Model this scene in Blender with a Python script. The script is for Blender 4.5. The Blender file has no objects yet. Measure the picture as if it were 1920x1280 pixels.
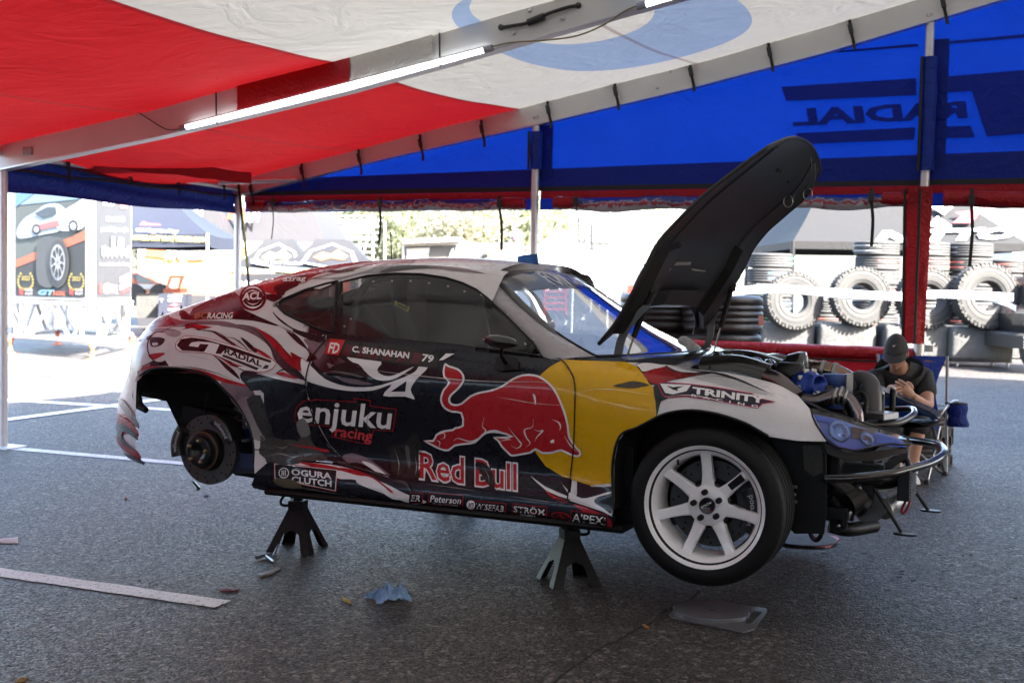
import bpy, bmesh, math, random
import numpy as np
from mathutils import Vector, Matrix, noise
from mathutils.bvhtree import BVHTree
random.seed(7)
PI = math.pi
scene = bpy.context.scene
COL = scene.collection
# ------------------------------------------------------------------ camera
FPX, PITCH, ROLL, CAMH, TH = 2300.0, math.radians(2.69), .019, 1.32, math.radians(25)
UU = Vector((math.cos(TH), -math.sin(TH), 0)); VV = Vector((math.sin(TH), math.cos(TH), 0))
FW = Vector((0, math.cos(PITCH), -math.sin(PITCH))); UPV = Vector((0, math.sin(PITCH), math.cos(PITCH))); RT = Vector((1, 0, 0))
CAM = Vector((0, 0, CAMH))
cd = bpy.data.cameras.new('camera'); cam = bpy.data.objects.new('camera', cd); COL.objects.link(cam)
cd.sensor_width = 36; cd.lens = FPX / 1920 * 36; cd.clip_start = .05; cd.clip_end = 1500
_r = RT * math.cos(ROLL) + UPV * (math.sin(ROLL)); _u = UPV * math.cos(ROLL) - RT * math.sin(ROLL)
cam.matrix_world = Matrix(((_r.x, _u.x, -FW.x, 0), (_r.y, _u.y, -FW.y, 0), (_r.z, _u.z, -FW.z, CAMH), (0, 0, 0, 1)))
cd.dof.use_dof = True; cd.dof.focus_distance = 5.4; cd.dof.aperture_fstop = 4.2
scene.camera = cam
# ------------------------------------------------------------------ sky, sun, exposure
SUN_EL = math.radians(40)
sd = (UU * .93 - VV * .37).normalized()          # horizontal direction towards the sun
SUN = Vector((sd.x * math.cos(SUN_EL), sd.y * math.cos(SUN_EL), math.sin(SUN_EL)))
w = bpy.data.worlds.new('World'); scene.world = w; w.use_nodes = True
nt = w.node_tree; bg = nt.nodes['Background']
sky = nt.nodes.new('ShaderNodeTexSky'); sky.sky_type = 'NISHITA'; sky.sun_disc = False
sky.sun_elevation = SUN_EL; sky.sun_rotation = math.atan2(SUN.x, SUN.y)
sky.air_density = 1.0; sky.dust_density = 3.0
nt.links.new(sky.outputs[0], bg.inputs[0]); bg.inputs[1].default_value = .10
sl = bpy.data.lights.new('sun', 'SUN'); sl.energy = 5.0; sl.angle = math.radians(.53); sl.color = (1, .95, .87)
so = bpy.data.objects.new('sun', sl); COL.objects.link(so)
so.rotation_euler = (-SUN).to_track_quat('-Z', 'Y').to_euler(); so.location = SUN * 40
scene.view_settings.view_transform = 'Standard'; scene.view_settings.look = 'None'
scene.view_settings.exposure = 4.05; scene.view_settings.gamma = 1; scene.view_settings.use_curve_mapping = False
scene.cycles.max_bounces = 10; scene.cycles.diffuse_bounces = 5; scene.cycles.glossy_bounces = 4
scene.cycles.transmission_bounces = 6; scene.cycles.transparent_max_bounces = 12
scene.cycles.use_denoising = True; scene.cycles.caustics_reflective = False; scene.cycles.caustics_refractive = False
scene.cycles.sample_clamp_indirect = 8
# ------------------------------------------------------------------ pixel / place conversions
def ray(x, y):
    a = (x - 960) / FPX; b = -(y - 640) / FPX
    a2 = a * math.cos(ROLL) - b * math.sin(ROLL); b2 = a * math.sin(ROLL) + b * math.cos(ROLL)
    return FW + RT * a2 + UPV * b2
def proj(P):
    q = Vector(P) - CAM; z = q.dot(FW); a2 = q.dot(RT) / z; b2 = q.dot(UPV) / z
    return (960 + FPX * (a2 * math.cos(ROLL) + b2 * math.sin(ROLL)), 640 - FPX * (-a2 * math.sin(ROLL) + b2 * math.cos(ROLL)))
def W(U, V, z=0.0): return UU * U + VV * V + Vector((0, 0, z))
def on_v(x, y, V):
    d = ray(x, y); t = V / d.dot(VV); return CAM + d * t
def on_u(x, y, U):
    d = ray(x, y); t = U / d.dot(UU); return CAM + d * t
def on_z(x, y, z=0.0):
    d = ray(x, y); t = (z - CAMH) / d.z; return CAM + d * t
def uvz(P): return (P.dot(UU), P.dot(VV), P.z)
U0, VC = -1.3513, 5.62                                  # front axle, car centre line
def CW(X, Y, Z): return W(U0 + X, VC - Y, Z)
def car_at(px, py, Y):
    P = on_v(px, py, VC - Y); return Vector((P.dot(UU) - U0, Y, P.z))
def on_x(px, py, X):
    P = on_u(px, py, U0 + X); return Vector((X, VC - P.dot(VV), P.z))
# ------------------------------------------------------------------ materials
MATS = {}
def _new(name):
    m = bpy.data.materials.new(name); m.use_nodes = True; MATS[name] = m
    return m, m.node_tree, m.node_tree.nodes['Principled BSDF']
def N(nt, t, **kw):
    n = nt.nodes.new(t)
    for k, v in kw.items(): setattr(n, k, v)
    return n
def math_n(nt, op, a, b=None, clamp=False):
    n = N(nt, 'ShaderNodeMath', operation=op); n.use_clamp = clamp
    for i, q in enumerate((a, b)):
        if q is None: continue
        if isinstance(q, (int, float)): n.inputs[i].default_value = q
        else: nt.links.new(q, n.inputs[i])
    return n.outputs[0]
def mixc(nt, f, a, b, mode='MIX'):
    n = N(nt, 'ShaderNodeMix', data_type='RGBA', blend_type=mode)
    for s, q in (('Factor', f),):
        if isinstance(q, (int, float)): n.inputs[0].default_value = q
        else: nt.links.new(q, n.inputs[0])
    for i, q in ((6, a), (7, b)):
        if isinstance(q, tuple): n.inputs[i].default_value = (*q, 1) if len(q) == 3 else q
        else: nt.links.new(q, n.inputs[i])
    return n.outputs[2]
def noise_n(nt, scale, detail=4, rough=.6, vec=None, dist=0.0):
    n = N(nt, 'ShaderNodeTexNoise'); n.inputs['Scale'].default_value = scale; n.inputs['Detail'].default_value = detail
    n.inputs['Roughness'].default_value = rough; n.inputs['Distortion'].default_value = dist
    if vec is None:
        g = N(nt, 'ShaderNodeNewGeometry'); vec = g.outputs['Position']
    nt.links.new(vec, n.inputs['Vector']); return n.outputs[0]
def pm(name, col, rough=.5, metal=0.0, var=.12, scale=18, bump=0.0, bscale=60, coat=0.0, rvar=.08, spec=.5, bdist=.002, coatr=.05):
    """plain painted / moulded material: base colour with slight uneven tone, gloss and relief"""
    if name in MATS: return MATS[name]
    m, nt, b = _new(name)
    f = noise_n(nt, scale, 5)
    c2 = tuple(max(0, c * (1 - var * 2)) for c in col); c1 = tuple(min(1, c * (1 + var)) for c in col)
    nt.links.new(mixc(nt, f, c2, c1), b.inputs['Base Color'])
    r = math_n(nt, 'MULTIPLY_ADD', noise_n(nt, scale * 2.3, 4), rvar * 2); r.node.inputs[2].default_value = rough - rvar
    nt.links.new(r, b.inputs['Roughness']); b.inputs['Metallic'].default_value = metal
    b.inputs['Coat Weight'].default_value = coat; b.inputs['Coat Roughness'].default_value = coatr
    b.inputs['Specular IOR Level'].default_value = spec
    if bump:
        bn = N(nt, 'ShaderNodeBump'); bn.inputs['Strength'].default_value = bump; bn.inputs['Distance'].default_value = bdist
        nt.links.new(noise_n(nt, bscale, 4), bn.inputs['Height']); nt.links.new(bn.outputs[0], b.inputs['Normal'])
        if coat: nt.links.new(bn.outputs[0], b.inputs['Coat Normal'])
    return m
def fabric(name, col, trans=.5, rough=.7, wr=.5, wscale=3.0, colfn=None, tcol=None, tscale=1.0):
    """woven cloth: part reflecting, part letting light through, with creases"""
    if name in MATS: return MATS[name]
    m, nt, b = _new(name); out = nt.nodes['Material Output']
    c = colfn(nt) if colfn else None
    if c is None:
        c = mixc(nt, noise_n(nt, 5, 5), tuple(q * .86 for q in col), col)
    b.inputs['Roughness'].default_value = rough; b.inputs['Specular IOR Level'].default_value = .35
    nt.links.new(c, b.inputs['Base Color'])
    tr = N(nt, 'ShaderNodeBsdfTranslucent')
    if tcol: tr.inputs[0].default_value = (*tcol, 1)
    else: nt.links.new(mixc(nt, 1.0, c, (tscale, tscale, tscale), 'MULTIPLY'), tr.inputs[0])
    mx = N(nt, 'ShaderNodeMixShader'); mx.inputs[0].default_value = trans
    nt.links.new(b.outputs[0], mx.inputs[1]); nt.links.new(tr.outputs[0], mx.inputs[2]); nt.links.new(mx.outputs[0], out.inputs[0])
    bn = N(nt, 'ShaderNodeBump'); bn.inputs['Strength'].default_value = wr; bn.inputs['Distance'].default_value = .02
    h = math_n(nt, 'ADD', noise_n(nt, wscale, 6, .55, dist=1.2), math_n(nt, 'MULTIPLY', noise_n(nt, wscale * 4, 4, .5, dist=2.0), .35))
    h = math_n(nt, 'ADD', h, math_n(nt, 'MULTIPLY', math_n(nt, 'ABSOLUTE', math_n(nt, 'SUBTRACT', noise_n(nt, wscale * .8, 3, .5, dist=2.5), .5)), -1.6))
    nt.links.new(h, bn.inputs['Height']); nt.links.new(bn.outputs[0], b.inputs['Normal']); nt.links.new(bn.outputs[0], tr.inputs['Normal'])
    return m
def vinyl_mat(name='livery vinyl', rough=.28, coat=.25):
    """printed wrap: colour comes from the printed shapes (attribute), fine scuffs in the gloss"""
    m, nt, b = _new(name)
    a = N(nt, 'ShaderNodeAttribute'); a.attribute_name = 'print'
    f = noise_n(nt, 9, 6, .65)
    dirt = mixc(nt, math_n(nt, "MULTIPLY", math_n(nt, "POWER", f, 3.0), .10), a.outputs['Color'], (.12, .11, .11))
    nt.links.new(dirt, b.inputs['Base Color'])
    r = math_n(nt, 'MULTIPLY_ADD', noise_n(nt, 14, 6, .7), .12); r.node.inputs[2].default_value = rough - .06
    nt.links.new(r, b.inputs['Roughness'])
    b.inputs['Coat Weight'].default_value = coat; b.inputs['Coat Roughness'].default_value = .06; b.inputs['Specular IOR Level'].default_value = .22
    bn = N(nt, 'ShaderNodeBump'); bn.inputs['Strength'].default_value = .06; bn.inputs['Distance'].default_value = .004
    nt.links.new(noise_n(nt, 11, 3), bn.inputs['Height']); nt.links.new(bn.outputs[0], b.inputs['Normal'])
    return m
# ------------------------------------------------------------------ objects
def tag(o, label=None, cat=None, group=None, kind=None):
    if label: o['label'] = label
    if cat: o['category'] = cat
    if group: o['group'] = group
    if kind: o['kind'] = kind
    return o
def empty(name, loc, label=None, cat=None, group=None):
    o = bpy.data.objects.new(name, None); COL.objects.link(o); o.location = loc; o.empty_display_size = .2
    return tag(o, label, cat, group)
class MB:
    """collects shapes in world coordinates; build() links them as one mesh object"""
    def __init__(s): s.v = []; s.f = []; s.sm = []
    def add(s, vs, fs, smooth=False):
        n = len(s.v); s.v += [Vector(p) for p in vs]; s.f += [tuple(i + n for i in f) for f in fs]; s.sm += [smooth] * len(fs); return s
    def box(s, c, size, R=None, bev=0.0):
        x, y, z = (q / 2 for q in size); c = Vector(c)
        if bev:
            bm = bmesh.new(); bmesh.ops.create_cube(bm, size=1)
            for q in bm.verts: q.co = Vector((q.co.x * size[0], q.co.y * size[1], q.co.z * size[2]))
            bmesh.ops.bevel(bm, geom=bm.edges[:], offset=bev, segments=2, affect='EDGES', profile=.5)
            vs = [q.co.copy() for q in bm.verts]; bm.verts.index_update(); fs = [[q.index for q in f.verts] for f in bm.faces]; bm.free()
        else:
            vs = [Vector((a * x, b * y, d * z)) for a in (-1, 1) for b in (-1, 1) for d in (-1, 1)]
            fs = [(0, 1, 3, 2), (4, 6, 7, 5), (0, 4, 5, 1), (2, 3, 7, 6), (0, 2, 6, 4), (1, 5, 7, 3)]
        if R is not None: vs = [R @ q for q in vs]
        return s.add([c + q for q in vs], fs)
    def beam(s, a, b, wd, ht, up=Vector((0, 0, 1)), bev=0.0):
        a = Vector(a); b = Vector(b); d = (b - a); L = d.length; d.normalize(); sd_ = d.cross(up).normalized(); u2 = sd_.cross(d)
        return s.box((a + b) / 2, (L, wd, ht), Matrix((d, sd_, u2)).transposed(), bev)
    def tube(s, pts, r, n=10, caps=True, smooth=True, closed=False):
        pts = [Vector(p) for p in pts]; k = len(pts); rr = r if isinstance(r, (list, tuple)) else [r] * k
        vs = []; fs = []; prev = None
        for i, p in enumerate(pts):
            if closed: d = (pts[(i + 1) % k] - pts[i - 1])
            else: d = (pts[min(i + 1, k - 1)] - pts[max(i - 1, 0)])
            d.normalize()
            if prev is None:
                a = d.cross(Vector((0, 0, 1)))
                if a.length < .05: a = d.cross(Vector((0, 1, 0)))
            else: a = prev - d * prev.dot(d)
            a.normalize(); prev = a; b = d.cross(a)
            for j in range(n):
                t = 2 * PI * j / n; vs.append(p + (a * math.cos(t) + b * math.sin(t)) * rr[i])
        m = k if closed else k - 1
        for i in range(m):
            for j in range(n):
                i2 = (i + 1) % k; j2 = (j + 1) % n
                fs.append((i * n + j, i * n + j2, i2 * n + j2, i2 * n + j))
        s.add(vs, fs, smooth)
        if caps and not closed:
            s.add(vs[:n], [tuple(range(n))[::-1]]); s.add(vs[-n:], [tuple(range(n))])
        return s
    def lathe(s, o, axis, prof, n=32, smooth=True, ref=None, closed=False):
        """prof: (distance along axis, radius)"""
        o = Vector(o); ax = Vector(axis).normalized()
        a = ax.cross(ref or Vector((0, 0, 1)))
        if a.length < .05: a = ax.cross(Vector((0, 1, 0)))
        a.normalize(); b = ax.cross(a); vs = []; fs = []
        for (h, r) in prof:
            for j in range(n):
                t = 2 * PI * j / n; vs.append(o + ax * h + (a * math.cos(t) + b * math.sin(t)) * r)
        k = len(prof)
        for i in range(k if closed else k - 1):
            for j in range(n):
                j2 = (j + 1) % n; i2 = (i + 1) % k
                fs.append((i * n + j, i * n + j2, i2 * n + j2, i2 * n + j))
        return s.add(vs, fs, smooth)
    def disc(s, o, axis, r, n=32, ref=None):
        o = Vector(o); ax = Vector(axis).normalized(); a = ax.cross(ref or Vector((0, 0, 1)))
        if a.length < .05: a = ax.cross(Vector((0, 1, 0)))
        a.normalize(); b = ax.cross(a)
        return s.add([o + (a * math.cos(2 * PI * j / n) + b * math.sin(2 * PI * j / n)) * r for j in range(n)], [tuple(range(n))])
    def cyl(s, a, b, r, n=20):
        a = Vector(a); b = Vector(b); L = (b - a).length
        return s.lathe(a, b - a, [(0, 0.0005), (0, r), (L, r), (L, 0.0005)], n, False)
    def grid(s, P, smooth=True, flip=False):
        m = len(P); n = len(P[0]); fs = []
        for i in range(m - 1):
            for j in range(n - 1):
                q = (i * n + j, i * n + j + 1, (i + 1) * n + j + 1, (i + 1) * n + j); fs.append(q[::-1] if flip else q)
        return s.add([p for row in P for p in row], fs, smooth)
    def prism(s, poly, d):
        """poly: list of 3-D points (planar), extruded by vector d"""
        n = len(poly); d = Vector(d); p = [Vector(q) for q in poly]
        vs = p + [q + d for q in p]
        fs = [tuple(range(n))[::-1], tuple(range(n, 2 * n))] + [(i, (i + 1) % n, (i + 1) % n + n, i + n) for i in range(n)]
        return s.add(vs, fs)
    def sphere(s, c, r, nu=16, nv=10, sc=(1, 1, 1), R=None):
        c = Vector(c); P = []
        for i in range(nv + 1):
            t = PI * i / nv; row = []
            for j in range(nu + 1):
                p = 2 * PI * j / nu
                q = Vector((math.sin(t) * math.cos(p) * r * sc[0], math.sin(t) * math.sin(p) * r * sc[1], math.cos(t) * r * sc[2]))
                row.append(c + (R @ q if R else q))
            P.append(row)
        return s.grid(P, True, True)
    def build(s, name, mat, parent=None, loc=None, merge=0.0):
        me = bpy.data.meshes.new(name)
        org = parent.matrix_world.translation if False else None
        base = Vector((0, 0, 0))
        p = parent
        while p is not None:
            base = base + p.location; p = p.parent
        if loc is None:
            loc = Vector((0, 0, 0))
            if parent is None and s.v:
                xs = [q.x for q in s.v]; ys = [q.y for q in s.v]; zs = [q.z for q in s.v]
                loc = Vector(((min(xs) + max(xs)) / 2, (min(ys) + max(ys)) / 2, min(zs)))
        base = base + loc
        me.from_pydata([tuple(q - base) for q in s.v], [], s.f)
        me.polygons.foreach_set('use_smooth', s.sm)
        if merge:
            bm = bmesh.new(); bm.from_mesh(me); bmesh.ops.remove_doubles(bm, verts=bm.verts, dist=merge); bm.to_mesh(me); bm.free()
        me.update()
        o = bpy.data.objects.new(name, me); COL.objects.link(o); o.location = loc
        if mat: me.materials.append(mat)
        if parent: o.parent = parent
        return o
def copy_tree(o, parent=None):
    c = o.copy(); COL.objects.link(c); c.parent = parent
    for ch in list(o.children): copy_tree(ch, c)
    return c
def cr(pts, n, closed=False):
    """Catmull-Rom through points (any dimension)"""
    P = [Vector(p) for p in pts]; k = len(P); out = []
    segs = k if closed else k - 1
    for i in range(segs):
        p0 = P[i - 1] if (i > 0 or closed) else P[0] * 2 - P[1]; p1 = P[i]; p2 = P[(i + 1) % k]
        p3 = P[(i + 2) % k] if (closed or i + 2 < k) else P[k - 1] * 2 - P[k - 2]
        for j in range(n):
            t = j / n
            out.append(.5 * ((2 * p1) + (p2 - p0) * t + (2 * p0 - 5 * p1 + 4 * p2 - p3) * t * t + (3 * p1 - p0 - 3 * p2 + p3) * t ** 3))
    if not closed: out.append(P[-1].copy())
    return out
def lerp(a, b, t): return a + (b - a) * t
def interp(x, xs, ys):
    """smooth (monotone cubic) interpolation of a table"""
    if x <= xs[0]: return ys[0]
    if x >= xs[-1]: return ys[-1]
    i = max(j for j in range(len(xs)) if xs[j] <= x); i = min(i, len(xs) - 2)
    h = xs[i + 1] - xs[i]; t = (x - xs[i]) / h
    def sl_(k):
        if k <= 0 or k >= len(xs) - 1: return (ys[min(k + 1, len(xs) - 1)] - ys[max(k - 1, 0)]) / (xs[min(k + 1, len(xs) - 1)] - xs[max(k - 1, 0)])
        a = (ys[k] - ys[k - 1]) / (xs[k] - xs[k - 1]); b = (ys[k + 1] - ys[k]) / (xs[k + 1] - xs[k])
        return 0 if a * b <= 0 else 2 * a * b / (a + b)
    m0 = sl_(i) * h; m1 = sl_(i + 1) * h
    return (2 * t ** 3 - 3 * t * t + 1) * ys[i] + (t ** 3 - 2 * t * t + t) * m0 + (-2 * t ** 3 + 3 * t * t) * ys[i + 1] + (t ** 3 - t * t) * m1
# ================================================================== GROUND
def asphalt():
    m, nt, b = _new('asphalt')
    g = N(nt, 'ShaderNodeNewGeometry'); P = g.outputs['Position']
    big = noise_n(nt, .55, 6, .65, P, .6); mid = noise_n(nt, 3.0, 5, .6, P)
    vo = N(nt, 'ShaderNodeTexVoronoi'); vo.inputs['Scale'].default_value = 105; nt.links.new(P, vo.inputs['Vector'])
    vo2 = N(nt, 'ShaderNodeTexVoronoi'); vo2.inputs['Scale'].default_value = 48; nt.links.new(P, vo2.inputs['Vector'])
    sep = N(nt, 'ShaderNodeSeparateColor'); nt.links.new(vo.outputs['Color'], sep.inputs[0])
    sep2 = N(nt, 'ShaderNodeSeparateColor'); nt.links.new(vo2.outputs['Color'], sep2.inputs[0])
    agg = math_n(nt, 'POWER', sep.outputs[0], 2.6); agg2 = math_n(nt, 'POWER', sep2.outputs[1], 7.0)
    c = mixc(nt, big, (.017, .0167, .0163), (.052, .050, .0485))
    c = mixc(nt, math_n(nt, 'MULTIPLY', mid, .55), c, (.030, .0295, .030))
    c = mixc(nt, math_n(nt, 'MULTIPLY', agg, .85), c, (.20, .19, .182))
    c = mixc(nt, math_n(nt, 'MULTIPLY', agg2, .8), c, (.36, .33, .30))
    edge = math_n(nt, 'GREATER_THAN', vo.outputs['Distance'], .0052 * 105)
    c = mixc(nt, math_n(nt, 'MULTIPLY', edge, .6), c, (.02, .02, .02))
    st = math_n(nt, 'SMOOTH_MIN', 1, math_n(nt, 'MULTIPLY', math_n(nt, 'SUBTRACT', noise_n(nt, 1.1, 3, .5, P), .56, True), 6)); st.node.inputs[2].default_value = .1
    c = mixc(nt, math_n(nt, 'MULTIPLY', st, .35), c, (.024, .0235, .023))
    ma = N(nt, 'ShaderNodeMapping'); ma.inputs['Rotation'].default_value = (0, 0, 1.15); ma.inputs['Scale'].default_value = (.22, 2.2, 1); nt.links.new(P, ma.inputs['Vector'])
    tm = math_n(nt, 'MULTIPLY', math_n(nt, 'SUBTRACT', noise_n(nt, .9, 3, .5, ma.outputs[0]), .55, True), 5.0, True); c = mixc(nt, math_n(nt, 'MULTIPLY', tm, .45), c, (.016, .016, .016))
    du = math_n(nt, 'MULTIPLY', math_n(nt, 'SUBTRACT', noise_n(nt, 2.1, 6, .7, P, 1.0), .54, True), 4.0, True); c = mixc(nt, math_n(nt, 'MULTIPLY', du, .35), c, (.115, .108, .10))
    c = mixc(nt, 1.0, c, (.62, .595, .60), 'MULTIPLY')
    nt.links.new(c, b.inputs['Base Color']); b.inputs['Specular IOR Level'].default_value = .24
    r = math_n(nt, 'MULTIPLY_ADD', sep.outputs[1], .35); r.node.inputs[2].default_value = .42; nt.links.new(r, b.inputs['Roughness'])
    bn = N(nt, 'ShaderNodeBump'); bn.inputs['Strength'].default_value = .9; bn.inputs['Distance'].default_value = .006
    h = math_n(nt, 'ADD', math_n(nt, 'MULTIPLY', vo.outputs['Distance'], -.9), math_n(nt, 'MULTIPLY', sep.outputs[2], .7))
    nt.links.new(h, bn.inputs['Height']); nt.links.new(bn.outputs[0], b.inputs['Normal'])
    return m
mb = MB(); mb.add([(-500, -300, 0), (500, -300, 0), (500, 700, 0), (-500, 700, 0)], [(0, 1, 2, 3)])
tag(mb.build('ground', asphalt(), loc=Vector((0, 0, 0))), kind='structure')
def road_paint():
    m, nt, b = _new('worn road paint'); out = nt.nodes['Material Output']
    f = noise_n(nt, 55, 6, .7); f2 = noise_n(nt, 170, 3, .6)
    wear = math_n(nt, 'GREATER_THAN', math_n(nt, 'ADD', math_n(nt, 'MULTIPLY', f, .7), math_n(nt, 'MULTIPLY', f2, .35)), .60)
    c = mixc(nt, noise_n(nt, 6, 4), (.52, .53, .53), (.70, .70, .70)); nt.links.new(c, b.inputs['Base Color']); b.inputs['Roughness'].default_value = .65
    tr = N(nt, 'ShaderNodeBsdfTransparent'); mx = N(nt, 'ShaderNodeMixShader')
    nt.links.new(wear, mx.inputs[0]); nt.links.new(b.outputs[0], mx.inputs[1]); nt.links.new(tr.outputs[0], mx.inputs[2]); nt.links.new(mx.outputs[0], out.inputs[0])
    bn = N(nt, 'ShaderNodeBump'); bn.inputs['Strength'].default_value = .5; bn.inputs['Distance'].default_value = .003
    nt.links.new(noise_n(nt, 130, 3), bn.inputs['Height']); nt.links.new(bn.outputs[0], b.inputs['Normal'])
    return m
PAINT = road_paint()
def paint_line(pix, z=.004):
    mb = MB(); p = [on_z(x, y) for x, y in pix]
    a0, a1, b1, b0 = p; n = 30; A = [lerp(a0, a1, i / n) + Vector((0, 0, z)) for i in range(n + 1)]; B = [lerp(b0, b1, i / n) + Vector((0, 0, z)) for i in range(n + 1)]
    for L in (A, B):
        for q in L: q += VV * noise.noise(q * 9) * .008
    mb.grid([B, A]); tag(mb.build('parking_line', PAINT), kind='structure')
paint_line([(-60, 1057), (433, 1127), (402, 1140), (-60, 1073)])
paint_line([(-20, 834), (620, 891), (622, 897), (-20, 840)])
paint_line([(-30, 745), (520, 779), (520, 782), (-30, 749)], .004)
paint_line([(-30, 791), (560, 713), (563, 716), (-30, 796)], .008)
mc = pm('crack filler', (.004, .004, .004), .95)
mb = MB()
cp = cr([(1312, 1108, 0), (1298, 1122, 0), (1285, 1130, 0), (1240, 1150, 0), (1222, 1168, 0), (1198, 1178, 0), (1165, 1198, 0), (1130, 1213, 0), (1095, 1238, 0), (1062, 1260, 0), (1030, 1290, 0), (990, 1330, 0)], 8)
L1, L2 = [], []
for i, q in enumerate(cp):
    wv = (1.6 + 1.5 * noise.noise(Vector((i * .5, 0, 0)))); jx = 2.2 * noise.noise(Vector((i * .8, 5, 0))); jy = 2 * noise.noise(Vector((i * .7, 9, 0)))
    L1.append(on_z(q.x + jx - wv, q.y + jy - wv * .5) + Vector((0, 0, .003))); L2.append(on_z(q.x + jx + wv, q.y + jy + wv * .5) + Vector((0, 0, .003)))
mb.grid([L1, L2]); tag(mb.build('ground_crack', mc), kind='structure')
mb = MB()   # expansion seam beyond the chair
A = [on_z(x, y) for x, y in ((1560, 845), (1700, 775), (1800, 742), (1920, 715))]; 
mb.grid([[p + Vector((0, 0, .003)) for p in A], [p + Vector((0, 0, .003)) + VV * .05 for p in A]]); tag(mb.build('ground_seam', mc), kind='structure')

# ================================================================== TENT
NEAR_LO = ([-7.48, -5.75, -4.19, -2.86, -2.21, .5], [2.109, 2.335, 2.58, 2.838, 2.959, 3.46])
NEAR_UP = ([-7.48, -5.94, -4.40, -3.73, -2.90, .5], [2.285, 2.495, 2.75, 2.866, 3.014, 3.64])
BACK_LO = ([-7.48, -5.93, -4.34, -2.93, -1.87, -1.12, .5], [2.12, 2.415, 2.680, 2.933, 3.149, 3.330, 3.72])
BACK_UP = ([-7.48, -5.93, -4.39, -2.93, -1.88, -1.12, .5], [2.27, 2.550, 2.850, 3.125, 3.345, 3.52, 3.91])
RIDGE = .5
VB, VN = 9.65, 6.81
BAYS = [VB, VN, 3.97, 1.13, -1.71]
def lin(x, tab):
    xs, ys = tab
    for i in range(len(xs) - 1):
        if x <= xs[i + 1] or i == len(xs) - 2: return ys[i] + (ys[i + 1] - ys[i]) * (x - xs[i]) / (xs[i + 1] - xs[i])
def prof(tabN, tabB, U, V):
    if U > RIDGE: U = 2 * RIDGE - U
    t = max(0, min(1, (V - VN) / (VB - VN))); return lin(U, tabN) * (1 - t) + lin(U, tabB) * t
tent = empty('race_tent', W(-.5, 4, 0), 'large paddock tent with red and white roof and blue side walls over the car', 'tent')
alu = pm('brushed aluminium', (.62, .62, .63), .42, .55, .08, 9, .05, 40)
white_alu = pm('white coated rafter', (.66, .655, .64), .45, .0, .06, 4, .05, 30)
black_web = pm('black webbing', (.012, .012, .013), .75, 0, .1, 90, .4, 300)
black_pl = pm('black plastic', (.014, .014, .015), .38, 0, .1, 40, .1, 80)
def roof_col(nt):
    g = N(nt, 'ShaderNodeNewGeometry')
    d1 = N(nt, 'ShaderNodeVectorMath', operation='DOT_PRODUCT'); d1.inputs[1].default_value = UU; nt.links.new(g.outputs['Position'], d1.inputs[0]); U = d1.outputs['Value']
    d2 = N(nt, 'ShaderNodeVectorMath', operation='DOT_PRODUCT'); d2.inputs[1].default_value = VV; nt.links.new(g.outputs['Position'], d2.inputs[0]); V = d2.outputs['Value']
    n1 = noise_n(nt, 2.5, 5)
    red = mixc(nt, n1, (.45, .010, .016), (.60, .018, .022)); wh = mixc(nt, n1, (.62, .60, .56), (.72, .70, .66)); bl = (.31, .41, .60)
    iswhite = math_n(nt, 'GREATER_THAN', U, -4.46)
    iswhite = math_n(nt, 'MULTIPLY', iswhite, math_n(nt, 'LESS_THAN', U, 5.5))
    def sup(cu, cv, a, b_, p):
        x = math_n(nt, 'POWER', math_n(nt, 'ABSOLUTE', math_n(nt, 'DIVIDE', math_n(nt, 'SUBTRACT', U, cu), a)), p)
        y = math_n(nt, 'POWER', math_n(nt, 'ABSOLUTE', math_n(nt, 'DIVIDE', math_n(nt, 'SUBTRACT', V, cv), b_)), p)
        return math_n(nt, 'LESS_THAN', math_n(nt, 'ADD', x, y), 1)
    outer = sup(-2.86, 7.62, .77, 1.5, 2.6); inner = sup(-2.95, 7.02, .47, .86, 2.2)
    c = mixc(nt, iswhite, red, wh)
    blue = math_n(nt, 'MULTIPLY', outer, math_n(nt, 'SUBTRACT', 1, inner)); c = mixc(nt, blue, c, bl)
    # sewn seams: doubled cloth, so a little darker
    for s0 in (-6.08, -2.9):
        sm = math_n(nt, 'LESS_THAN', math_n(nt, 'ABSOLUTE', math_n(nt, 'SUBTRACT', U, s0)), .016); c = mixc(nt, math_n(nt, 'MULTIPLY', sm, .45), c, (.15, .05, .05))
    sm = math_n(nt, 'LESS_THAN', math_n(nt, 'ABSOLUTE', math_n(nt, 'SUBTRACT', U, -4.475)), .02); c = mixc(nt, math_n(nt, 'MULTIPLY', sm, .6), c, (.22, .01, .015))
    return c
ROOFC = fabric('tent roof cloth', (.7, .7, .7), .42, .75, .7, 2.0, roof_col, tscale=.106)
for bi in range(len(BAYS) - 1):
    Va, Vb = BAYS[bi + 1], BAYS[bi] + (.10 if bi == 0 else 0)
    for (Ua, Ub) in ((-7.5, RIDGE), (RIDGE, 8.5)):
        mb = MB(); P = []
        nv, nu = 26, 90
        for j in range(nv + 1):
            tv = j / nv; V = lerp(Va, Vb, tv); row = []
            for i in range(nu + 1):
                U = lerp(Ua, Ub, i / nu); sag = math.sin(PI * tv) * .055 + .012 * noise.noise(Vector((U * .9, V * 1.3, bi)))
                eave = math.exp(-((U + 7.5) / .5) ** 2) * .09 * math.sin(PI * tv)
                row.append(W(U, V, prof(NEAR_UP, BACK_UP, U, min(V, VB)) - .003 - sag - eave))
            P.append(row)
        mb.grid(P); mb.build('roof_panel', ROOFC, tent)
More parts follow.
